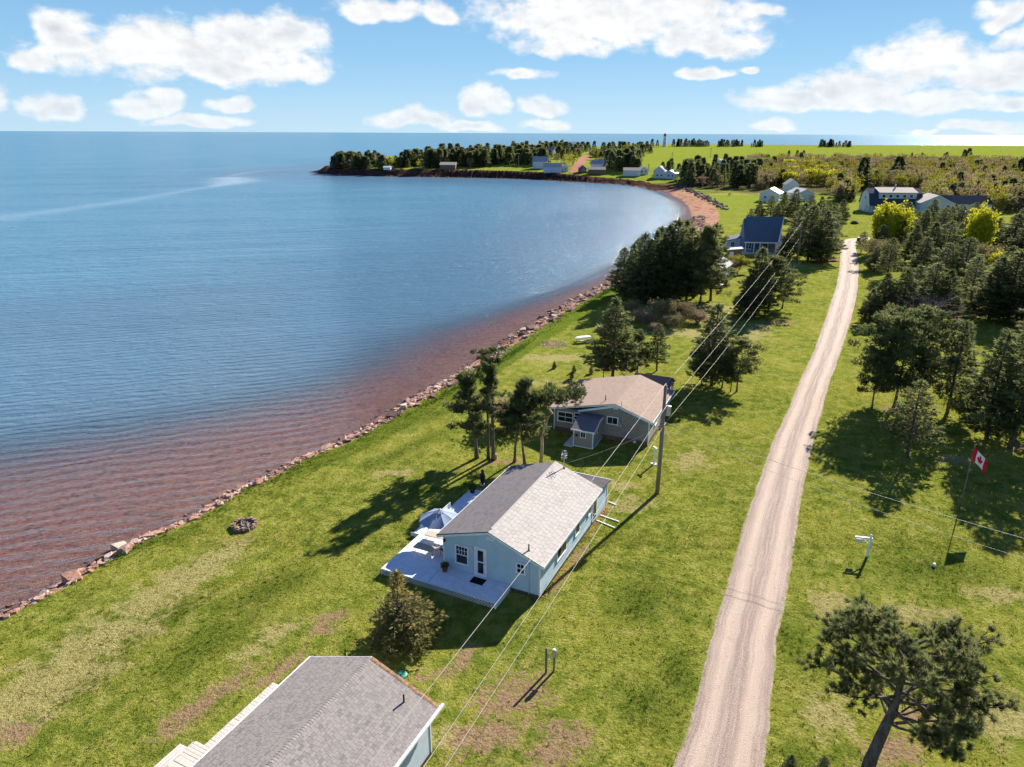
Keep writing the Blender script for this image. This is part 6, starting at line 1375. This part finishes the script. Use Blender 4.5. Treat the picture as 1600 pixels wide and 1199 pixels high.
MB().box(-.2, 11, -.3, 1.8, -.1, .3).build('porch_deck', M['greydeck'], bh); MB().box(0, 9.2, -.22, -.17, 1.05, 1.12).build('porch_rail', M['greydeck'], bh)
window(bh, 'x', 1.79, -1, 4.4, 5.9, 1.1, 2.5, .15, 2, 1, True); window(bh, 'x', 1.79, -1, 1.2, 1.9, .9, 2.5, .1, 1, 1, True); MB().box(7.9, 8.9, 1.72, 1.79, .3, 2.4).build('door', M['white'], bh)
wg = thing('house_wing', None, None); wg.parent = bh; wg.location = (-3.4, 6.0, 0)
MB().prism([(0, -.5), (3.6, -.5), (3.6, 3.2), (0, 2.3)], 1, 0, 5).build('wall', M['lightwall'], wg); MB().hexa([(-.3, -.3, 2.25), (4.2, -.3, 3.35), (4.2, 5.3, 3.35), (-.3, 5.3, 2.25), (-.3, -.3, 2.4), (4.2, -.3, 3.5), (4.2, 5.3, 3.5), (-.3, 5.3, 2.4)]).build('wing_roof', M['sh_blue'], wg); window(wg, 'x', -.01, -1, .9, 2.1, .9, 2.1, .12, 1, 1, True)
MB().box(-4.0, -.1, .2, 2.8, -.1, .3).build('wing_deck', M['greydeck'], wg)
dkx, dky, dkz = ground(1152, 396); t = thing('deck_terrace', 'pale wooden terrace with grill and chairs left of the blue house', 'terrace', (dkx, dky, dkz), R(-6)); MB().box(-1.5, 3.0, -.5, 6, 0, .35).build('deck_floor', M['deckwhite'], t); MB().box(.2, 2.5, .5, 1.3, .36, .9).build('wicker_sofa', M['greyroof'], t); MB().box(.3, 1.2, 2.5, 3.3, .36, 1.0).build('grill', M['black'], t)
for q in range(5): MB().box(-1.5+q*1.1, -1.4+q*1.1, -.5, -.4, .35, 1.25).build('rail_post', M['white'], t)
MB().box(-1.5, 3, -.5, -.45, 1.2, 1.28).build('rail', M['white'], t)
def flat_shed(label, u_, v_, ang, W_, L_, h0, h1, wall, roof, name='shed', cat='shed'):
    x, y, z = ground(u_, v_); t = thing(name, label, cat, (x, y, z), R(ang)); MB().prism([(0, -.3), (L_, -.3), (L_, h1), (0, h0)], 1, 0, W_).build('wall', M[wall], t)
    MB().hexa([(-.3, -.3, h0), (L_+.3, -.3, h1), (L_+.3, W_+.3, h1), (-.3, W_+.3, h0), (-.3, -.3, h0+.15), (L_+.3, -.3, h1+.15), (L_+.3, W_+.3, h1+.15), (-.3, W_+.3, h0+.15)]).build('roof', M[roof], t)
    MB().box(.3, 1.2, -.05, 0, 0, 1.9).build('door', M['white'], t); return t
flat_shed('small shed with a white metal roof left of the blue house', 1137, 406, -8, 2.2, 3.0, 2.2, 2.6, 'brownwall', 'whiteroof')
gable_house('pale cottage with light grey roof half hidden by the shore clump', 1128, 440, 62, 5.0, 7.5, 2.6, 3.9, 'whitewall', 'greyroof', (('g', .7, .9, 1, 1.1), ('r', 1.5, 1.0, 1, 1.1)), door=('g', 2.8), name='cottage', cat='cottage')
x, y, z = ground(1120, 448); t = thing('deck', 'bright white deck platform in front of the pale hidden cottage', 'deck', (x, y, z), R(62)); MB().box(-2.0, .9, -1.6, 2.6, .25, .4).build('deck_floor', M['deckwhite'], t); MB().box(.4, 1.1, -1.8, -1.2, .4, 1.3).build('grill', M['black'], t); MB().box(-1.9, .8, -1.5, 2.5, 0, .24).build('deck_frame', M['plinth'], t)
# big gambrel house
gx_, gy_, gz_ = ground(1357, 332); gh = thing('house', 'pale blue gambrel house with long tan dormer of four windows', 'house', (gx_, gy_, gz_), R(-3)); Lh = 19
prof = [(0, -.5), (9.5, -.5), (9.5, 3.2), (8.0, 6.6), (4.75, 8.3), (1.5, 6.6), (0, 3.2)]
MB().prism(prof, 0, 0, Lh).build('wall', M['lightwall'], gh)
b = MB()
for (ya, za, yb, zb) in ((-.3, 2.9, 1.5, 6.65), (1.502, 6.652, 4.75, 8.4), (9.8, 2.9, 8.0, 6.65), (7.998, 6.652, 4.752, 8.4)): b.hexa([(-.3, ya, za), (Lh+.3, ya, za), (Lh+.3, yb, zb), (-.3, yb, zb), (-.3, ya, za+.18), (Lh+.3, ya, za+.18), (Lh+.3, yb, zb+.18), (-.3, yb, zb+.18)])
b.build('roof', M['navyroof'], gh)
dm = MB(); dm.prism([(.55, 5.0), (5.0, 5.0), (5.0, 8.4), (.55, 7.15)], 0, 3.2, 16.8); dmo = dm.build('dormer', M['lightwall'], gh)
MB().hexa([(2.9, .1, 7.05), (17.1, .1, 7.05), (17.1, 5.4, 8.62), (2.9, 5.4, 8.62), (2.9, .1, 7.22), (17.1, .1, 7.22), (17.1, 5.4, 8.80), (2.9, 5.4, 8.80)]).build('dormer_roof', M['tanroof'], dmo)
for k in range(5): window(gh, 'x', .54, -1, 4.2+k*2.5, 5.6+k*2.5, 5.25, 6.55, .16, 1, 1, False)
for k in range(6): MB().box(.1+k*3.3, .3+k*3.3, -1.7, -1.5, 0, 2.8).build('porch_post', M['white'], gh)
MB().hexa([(-.3, -2.0, 2.6), (Lh+.3, -2.0, 2.6), (Lh+.3, -.3, 3.0), (-.3, -.3, 3.0), (-.3, -2.0, 2.75), (Lh+.3, -2.0, 2.75), (Lh+.3, -.3, 3.12), (-.3, -.3, 3.12)]).build('porch_roof', M['navyroof'], gh)
window(gh, 'y', -.01, -1, 4.0, 5.3, 4.2, 5.8, .15, 1, 1, True); MB().box(-.07, 0, 4.2, 5.2, .1, 2.3).build('door', M['white'], gh); window(gh, 'y', -.01, -1, 1.4, 2.5, 1.1, 2.4, .13, 1, 1, True)
MB().lathe([(.3, 0), (.3, 1.3), (.2, 1.5)], 8, (10.5, 5, 8.4)).build('chimney', M['steel'], gh)
gable_house('tan-roofed house almost buried in the wood at the right', 1487, 337, 78, 11, 12, 4.2, 6.9, 'lightwall', 'tanroof', (('g', 4, 1.2, 1.2, 1.3),)); gable_house('dark-roofed wing behind the tan roof in the wood', 1528, 330, 178, 8, 17, 3.4, 6.0, 'lightwall', 'navyroof')
gable_house('white house with white metal roof beyond the dark grove', 1216, 316, 62, 8, 11, 3.4, 5.4, 'whitewall', 'whiteroof', (('g', 1.5, 1.2, 1.2, 1.2), ('g', 5, 1.2, 1.2, 1.2))); gable_house('pale wing with white roof right of the white house', 1272, 314, 95, 8, 10, 3.0, 4.9, 'lightwall', 'whiteroof', (('g', 2, 1.2, 1.2, 1.2),)); gable_house('small white gabled garage between the white house and its wing', 1247, 303, 80, 6, 8, 4.2, 6.6, 'whitewall', 'greyroof', (('g', 2.4, 1.2, 1.3, 1.3),))
FARH = [(1128, 262, 20, 9, 12, 4, 5.4, 'greyroof', 'lightwall', 'grey-roofed house between the spruces under the far field'),
 (1038, 279, 70, 7, 9, 4.5, 7.2, 'greyroof', 'whitewall', 'tall white gabled house at the head of the beach'), (1055, 280, 55, 8, 8, 3.2, 5.0, 'whiteroof', 'whitewall', 'low white house right of the tall gabled one at the beach'), (999, 273.5, 175, 7, 10.5, 3, 4.6, 'tanroof', 'whitewall', 'long low white house above the beach cliff'), (1013, 272.5, 100, 6, 6, 3, 4.6, 'greyroof', 'whitewall', 'small square white shed beside the long white house'),
 (945, 266, 160, 7, 8, 4.2, 6.4, 'greyroof', 'lightwall', 'grey two-storey house near the red dirt road'), (945, 271, 175, 6, 11, 2.6, 4.0, 'tanroof', 'brownwall', 'long brown cottage near the red dirt road'), (916, 270.5, 90, 5, 5, 3.2, 5.0, 'greyroof', 'brownwall', 'narrow brown boathouse beside the red dirt road'), (888, 268.5, 90, 5, 5, 3.0, 4.4, 'greyroof', 'lightwall', 'small pale boathouse left of the red dirt road'),
 (877, 268.8, 176, 7, 12, 3.6, 5.8, 'greyroof', 'lightwall', 'long pale blue cottage on the headland cliff'), (855, 262, 176, 9, 10, 4.4, 7.6, 'greyroof', 'lightwall', 'largest grey house on the headland behind the pale blue cottage'), (714, 263.5, 176, 8, 11, 2.8, 4.4, 'tanroof', 'brownwall', 'brown flat cottage among the headland spruces'), (560, 259.5, 176, 7, 7, 2.8, 4.2, 'whiteroof', 'brownwall', 'white-roofed cottage near the tip of the headland'),
 (612, 264.5, 176, 4, 5, 1.3, 2.0, 'whiteroof', 'whitewall', 'low white hut on the headland shore'), (871, 242, 150, 8, 11, 4, 6.6, 'greyroof', 'whitewall', 'white house high in the headland trees'), (905, 231, 176, 7, 12, 4, 6, 'whiteroof', 'whitewall', 'white roof topmost in the headland trees'), (850, 240, 176, 5, 6, 3, 4.4, 'whiteroof', 'whitewall', 'little white cabin left of the white house in the headland trees'), (942, 242, 170, 6, 12, 2.6, 4.2, 'tanroof', 'brownwall', 'brown cabin at the edge of the headland trees'), (951, 255, 80, 5, 6, 4, 6.0, 'greyroof', 'lightwall', 'pale gabled shed with a green roof edge by the dirt road')]
for (u_, v_, an_, W_, L_, e_, r_, ro, wa, lab) in FARH:
    gable_house(lab, u_, v_, an_, W_, L_, e_, r_, wa, ro, tuple((('r' if an_ > 100 or an_ < 30 else 'g'), 1.2+k*2.6, 1.4, 1.2, 1.3) for k in range(max(1, int((L_ if (an_ > 100 or an_ < 30) else W_)/2.8)))), group='far houses round the bay')
for o in list(bpy.data.objects):   # houses whose long side should face the bay are turned the other way round
    pass
# lighthouse
lx, ly, lz = ground(1038, 229.5); t = thing('lighthouse', 'tapered white lighthouse with dark lantern on the far hill', 'lighthouse', (lx, ly, lz)); Hl = h_at(1038, 208.5, ly)-lz
MB().lathe([(2.5, -1), (2.3, 0), (1.4, Hl*.78), (1.4, Hl*.79)], 8).build('tower', M['whitewall'], t); MB().lathe([(2.1, Hl*.79), (2.1, Hl*.83)], 8).build('gallery', M['rust'], t); MB().lathe([(1.4, Hl*.83), (1.4, Hl*.94)], 8).build('lantern', M['glass'], t); MB().lathe([(1.8, Hl*.94), (.2, Hl)], 8).build('cap', M['redcloth'], t)
for q in (.25, .5): MB().box(-.5, .5, -2.75+q*1.1-.15, -2.6+q*1.1, Hl*q, Hl*q+1.2).build('window', M['glass'], t)
for k, (u_, v0, v1) in enumerate(((1110, 246.5, 231), (1013, 268, 256), (697, 262, 246), (810, 262, 243), (1050, 248, 238), (1532, 304, 270), (1460, 296, 268), (863, 268, 255))):
    x, y, z = ground(u_, v0); h = h_at(u_, v1, y)-z; t = thing('utility_pole', ['pole standing in the middle of the far green field', 'pole beside the small square shed', 'pole among the headland spruces', 'pole on the headland lawn', 'thin pole in the far field near the lighthouse', 'pole behind the tan-roofed house', 'pole behind the gambrel house', 'pole right of the pale blue cottage on the cliff'][k], 'utility pole', (x, y, z), 0, 'far utility poles'); MB().tube([(0, 0, 0), (0, 0, h)], [.22, .16], 6).build('pole', M['polewood'], t); MB().box(-.9, .9, -.06, .06, h-.9, h-.75).build('crossarm', M['polewood'], t)

# ================================================================== far woods
def low_spruce(seed, H=10, Rd=2.0, n=420):
    rg = np.random.default_rng(seed); f = rg.random(n)**.8*.94+.04; a = rg.uniform(0, 2*PI, n); r = Rd*(1-f)**.75*(.55+.45*rg.random(n))*(1+.25*np.sin(a*3+f*14+seed))+.05
    P = np.stack([r*np.cos(a), r*np.sin(a), f*H], -1); Dr = np.stack([np.cos(a), np.sin(a), rg.uniform(-.3, .3, n)], -1); V, t = tufts(P, Dr, 2, .95, .26, .4, rg)
    nt_ = len(V); k = 5; tr = []; 
    for i in range(k): a0, a1 = 2*PI*i/k, 2*PI*(i+1)/k; tr += [(.2*math.cos(a0), .2*math.sin(a0), -.4), (.2*math.cos(a1), .2*math.sin(a1), -.4), (0, 0, H)]
    V = np.concatenate([V, np.array(tr)]); t = np.r_[t, np.zeros(len(tr))]; F = np.arange(len(V)).reshape(-1, 3); mi = np.r_[np.zeros(nt_//3), np.ones(len(F)-nt_//3)]
    return mesh_np('spruce_tree', V, F, [M['spruce'], M['bark']], mi=mi, attrs={'tint': t})
def low_decid(seed, mat, H=8, n=300, tl=.8, tw=.2, r=2.9):
    rg = np.random.default_rng(seed); q = rg.normal(0, 1, (n, 3)); q /= np.linalg.norm(q, axis=1)[:, None]; rad = rg.random((n, 1))**.45; P = q*rad*np.array([r, r, H*.36])+np.array([0, 0, H*.6]); P += .5*np.sin(P*2.1+seed); Dr = q*.5+np.array([0, 0, .7])
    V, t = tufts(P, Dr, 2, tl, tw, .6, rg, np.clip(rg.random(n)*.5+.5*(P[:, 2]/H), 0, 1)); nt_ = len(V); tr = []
    for i in range(16):
        a = rg.uniform(0, 2*PI); e = np.array([math.cos(a)*r*.8*rg.random(), math.sin(a)*r*.8*rg.random(), H*rg.uniform(.6, .95)]); tr += [(-.1, 0, -.3), (.1, 0, -.3), tuple(e)]
    V = np.concatenate([V, np.array(tr)]); t = np.r_[t, np.zeros(len(tr))]; F = np.arange(len(V)).reshape(-1, 3); mi = np.r_[np.zeros(nt_//3), np.ones(len(F)-nt_//3)]
    return mesh_np('broadleaf_tree', V, F, [M[mat], M['twig']], mi=mi, attrs={'tint': t})
LS = [low_spruce(600+k, Rd=(1.6, 2.0, 2.5)[k % 3]) for k in range(6)]
LD = {m: [low_decid(700+k+i*10, m, tl=(.7 if m != 'red' else .55), tw=(.17 if m != 'red' else .12)) for k in range(3)] for i, m in enumerate(('red', 'olive', 'lime', 'yellow'))}
rf = random.Random(21)
BUD = {'headland spruces': 112, 'spruces above the beach': 36, 'conifers of the mixed wood': 24, 'conifers on the field edge': 26}; MASS = {}
def far(me, u_, vb, h, label, group, sxy=1.0, cat='tree', zoff=0):
    if group in BUD:
        if BUD[group] <= 0: MASS.setdefault(group, []).append((me, u_, vb, h, sxy)); return
        BUD[group] -= 1
    x, y, z = ground(u_, vb); o = bpy.data.objects.new(me.name.split('.')[0], me); COL.objects.link(o); H0 = 10 if 'spruce' in me.name else 8; s = h/H0; o.location = (x, y, z-.1+zoff); o.scale = (s*sxy, s*sxy, s); o.rotation_euler = (0, 0, rf.uniform(0, 6.28)); tag(o, label, cat, group); return o
# headland spruces: densities read off the picture, (u0,u1,v0,v1,count,hmin,hmax)
for (u0, u1, v0, v1, n, h0, h1) in ((516, 600, 254, 264, 52, 8, 13), (600, 650, 256, 264, 12, 6, 9), (628, 700, 252, 261, 20, 9, 15), (670, 690, 258, 264, 6, 12, 16), (690, 760, 250, 262, 30, 10, 16), (760, 850, 246, 258, 42, 9, 16), (800, 905, 234, 250, 60, 8, 13), (700, 810, 242, 252, 30, 8, 13), (905, 1020, 231, 240, 34, 7, 11), (950, 998, 244, 268, 34, 9, 15), (925, 960, 240, 250, 10, 7, 11)):
    for k in range(n):
        u_, v_ = rf.uniform(u0, u1), rf.uniform(v0, v1); far(LS[rf.randrange(6)], u_, v_, rf.uniform(h0, h1)*.85, 'dark spruce standing in the wood along the headland across the bay', 'headland spruces', rf.uniform(1.2, 2.2))
for (u_, v_, h, m, s) in [(612, 262, 9, 'yellow', 1.0), (602, 260, 9, 'red', 1.2), (590, 260, 8, 'red', 1.2), (660, 260, 6, 'red', 1.1), (655, 262, 5, 'yellow', 1.1), (886, 262, 9, 'lime', 1.3), (895, 258, 9, 'lime', 1.2), (880, 266, 7, 'olive', 1.0), (930, 250, 8, 'lime', 1.2), (952, 243, 8, 'lime', 1.0), (928, 240, 7, 'lime', 1.0), (925, 262, 6, 'olive', 1.3), (937, 258, 6, 'lime', 1.2), (905, 245, 8, 'olive', 1.4), (980, 237, 8, 'lime', 1.3), (990, 238, 7, 'yellow', .9), (968, 266, 7, 'olive', 1.5), (960, 268, 6, 'lime', 1.2), (870, 256, 8, 'olive', 1.0), (700, 262, 6, 'lime', 1.2), (735, 262, 7, 'olive', 1.2), (820, 254, 8, 'red', 1.2), (775, 254, 8, 'red', 1.2)]:
    far(LD[m][rf.randrange(3)], u_, v_, h, 'budding broadleaf tree between the headland spruces', 'headland broadleaf trees', s)
far(LS[2], 1003, 246, 6, 'lone dark conifer on the hillside field left of the lighthouse', None, 1.6); far(LS[1], 1027, 229, 7, 'small dark conifer beside the lighthouse', None, 1.3)
# conifer row above the beach
for k in range(64):
    u_ = rf.uniform(1068, 1184); v_ = rf.uniform(276, 293); far(LS[rf.randrange(6)], u_, v_, rf.uniform(9, 14), 'dark spruce in the wood between the beach meadow and the far field', 'spruces above the beach', rf.uniform(.9, 1.4))
for k in range(8): far(LD['olive' if k % 2 else 'red'][k % 3], rf.uniform(1085, 1125), rf.uniform(284, 293), 7, 'brown budding tree in front of the spruces above the beach', 'brown trees above the beach', 1.2)
for k, (u_, v_, h) in enumerate(((1044, 274, 9), (1060, 276, 8), (1035, 270, 7), (1048, 270, 9))): far(LS[k % 6], u_, v_, h, ['conifer behind the tall white gabled house', 'conifer right of the low white house at the beach', 'conifer left of the tall gabled house', 'taller conifer between the two white beach houses'][k], 'conifers at the beach houses', 1.4)
# tree lines on the far edge of the field
for (u0, u1, vb, n, h0, h1) in ((1052, 1108, 228.6, 26, 5, 9), (1122, 1160, 228.8, 18, 5, 9), (1162, 1190, 229, 9, 4, 8), (1278, 1328, 229.4, 24, 4, 9)):
    for k in range(n): far(LS[rf.randrange(6)], rf.uniform(u0, u1), vb+rf.uniform(0, .8), rf.uniform(h0, h1), 'small dark conifer in the tree line on the far edge of the green field', 'conifers on the field edge', rf.uniform(1, 1.5))
# mixed wood on the right: nearer trees as things, the rest of the wood as one mass
def hmask(u_, v_): return 240+8*((u_-1180)/420) < v_
wood_items = []
for k in range(1500):
    u_ = rf.uniform(1170, 1650); v_ = 258+(rf.random()**1.4)*(70 if u_ > 1300 else 44)+ (u_-1200)*.012
    if 1195 < u_ < 1290 and v_ > 292: continue
    if 1335 < u_ < 1445 and v_ > 296: continue
    if 1300 < u_ < 1345 and v_ > 318: continue
    q = (v_-258)/56+rf.gauss(0, .22)
    m_ = rf.choice(['red', 'red', 'olive', 'lime']) if q < .38 else rf.choice(['olive', 'olive', 'lime', 'spruce', 'red', 'lime']) if q < .8 else rf.choice(['spruce', 'olive', 'olive', 'lime', 'red'])
    if 1230 < u_ < 1300 and v_ > 268: m_ = rf.choice(['yellow', 'lime', 'olive'])
    if m_ == 'red' and rf.random() < .15: m_ = 'lime'
    wood_items.append((u_, v_, m_))
wood_items.sort(key=lambda t_: -t_[1]); cnt = {}
rest = {'red': [], 'olive': [], 'lime': [], 'yellow': [], 'spruce': []}
for (u_, v_, m_) in wood_items:
    c_ = cnt.get(m_, 0); cnt[m_] = c_+1; h = rf.uniform(6, 9.5) if m_ != 'spruce' else rf.uniform(6.5, 10)
    if c_ < 90:
        me = LS[rf.randrange(6)] if m_ == 'spruce' else LD[m_][rf.randrange(3)]
        lab = {'red': 'reddish budding tree in the mixed wood below the far field', 'olive': 'olive-brown budding tree in the mixed wood right of the bay', 'lime': 'light green budding tree in the mixed wood right of the bay', 'yellow': 'yellow spring tree in the wood behind the white house', 'spruce': 'dark conifer scattered in the mixed wood right of the bay'}[m_]
        far(me, u_, v_, h, lab, {'red': 'reddish trees of the mixed wood', 'olive': 'olive trees of the mixed wood', 'lime': 'light green trees of the mixed wood', 'yellow': 'yellow trees behind the white house', 'spruce': 'conifers of the mixed wood'}[m_], rf.uniform(1.0, 1.5))
    else: rest[m_].append((u_, v_, h))
RP_ = []
for m_, L in rest.items():
    if not L: continue
    vs = []; ts = []
    for (u_, v_, h) in L:
        x, y, z = ground(u_, v_); me = LS[rf.randrange(6)] if m_ == 'spruce' else LD[m_][rf.randrange(3)]; n = len(me.vertices); co = np.empty(n*3, np.float32); me.vertices.foreach_get('co', co); co = co.reshape(-1, 3); s = h/(10 if m_ == 'spruce' else 8)
        a = rf.uniform(0, 6.28); c_, s_ = math.cos(a), math.sin(a); co = co@np.array([[c_, s_, 0], [-s_, c_, 0], [0, 0, 1]]); k_ = rf.uniform(1, 1.4); co = co*np.array([s*k_, s*k_, s])+np.array([x, y, z]); vs.append(co); tt = np.empty(n, np.float32); me.attributes['tint'].data.foreach_get('value', tt); ts.append(tt*.7+rf.random()*.3)
    V = np.concatenate(vs); me = mesh_np('far_wood', V, np.arange(len(V)).reshape(-1, 3), [M[m_]], attrs={'tint': np.concatenate(ts)}); tag(link('far_wood', me), {'red': 'reddish budding treetops of the far wood', 'olive': 'olive treetops of the far wood', 'lime': 'light green treetops of the far wood', 'yellow': 'yellow treetops of the far wood', 'spruce': 'conifer tops of the far wood'}[m_], 'wood', kind='stuff')
for k, (u_, v_, h) in enumerate(((1232, 246, 6), (1245, 246, 6), (1255, 246, 6), (1424, 248, 5), (1440, 248, 5), (1478, 249, 6), (1505, 251, 9), (1512, 251, 10), (1475, 249, 5), (1356, 247, 3), (1345, 296, 16), (1400, 286, 15), (1590, 285, 14), (1352, 247, 4))):
    far(LS[k % 6], u_, v_, h, 'dark conifer sticking up along the lower edge of the far field', 'conifers on the lower field edge', 1.4)
for k in range(6): far(LD['lime' if k % 2 else 'olive'][k % 3], 1190+k*9, 268+rf.uniform(-6, 16), 7, 'light bush at the left end of the mixed wood', 'bushes at the end of the wood', 1.3)
for k, (u_, v_, h) in enumerate(((1190, 296, 4), (1178, 297, 3), (1160, 298, 2.5), (1140, 306, 1.5), (1120, 300, 2))): far(LD['olive'][k % 3], u_, v_, h, 'low scrub bush along the meadow above the beach', 'scrub by the meadow', 2.0, 'bush')
t_ = thing('boulder_mound', 'dark rounded mound on the bright lawn at the lane end', 'mound', ground(1335, 350)); MB().lathe([(1.3, 0), (1.1, .6), (.6, .95), (.1, 1.05)], 12).build('mound', M['plinth'], t_)
t_ = thing('bin', 'dark bin standing at the bend of the gravel lane', 'bin', ground(1341, 378)); MB().box(-.35, .35, -.35, .35, 0, 1.1).build('body', M['black'], t_); MB().box(-.4, .4, -.4, .4, 1.1, 1.2).build('lid', M['black'], t_)

for grp, L in MASS.items():
    vs = []; ts = []; sz = []
    for (me, u_, v_, h, sx) in L:
        x, y, z = ground(u_, v_); n = len(me.vertices); co = np.empty(n*3, np.float32); me.vertices.foreach_get('co', co); co = co.reshape(-1, 3); s = h/10; a = rf.uniform(0, 6.28); c_, s_ = math.cos(a), math.sin(a)
        co = co@np.array([[c_, s_, 0], [-s_, c_, 0], [0, 0, 1]])*np.array([s*sx, s*sx, s])+np.array([x, y, z-.1]); vs.append(co); tt = np.empty(n, np.float32); me.attributes['tint'].data.foreach_get('value', tt); ts.append(tt)
    V = np.concatenate(vs); tag(link('spruce_wood', mesh_np('spruce_wood', V, np.arange(len(V)).reshape(-1, 3), [M['spruce']], attrs={'tint': np.concatenate(ts)})), 'farther treetops among the '+grp, 'wood', kind='stuff')
# ================================================================== lawn tufts
grass_tufts('grass', 62000, (-34, 44, 22, 46), .045, .11, 7, .012, 1)
grass_tufts('grass', 9000, (-34, 44, 22, 60), .09, .17, 11, .022, 3, spread=.16)
grass_tufts('grass', 60000, (-34, 58, 44, 82), .06, .13, 5, .022, 2, spread=.14)
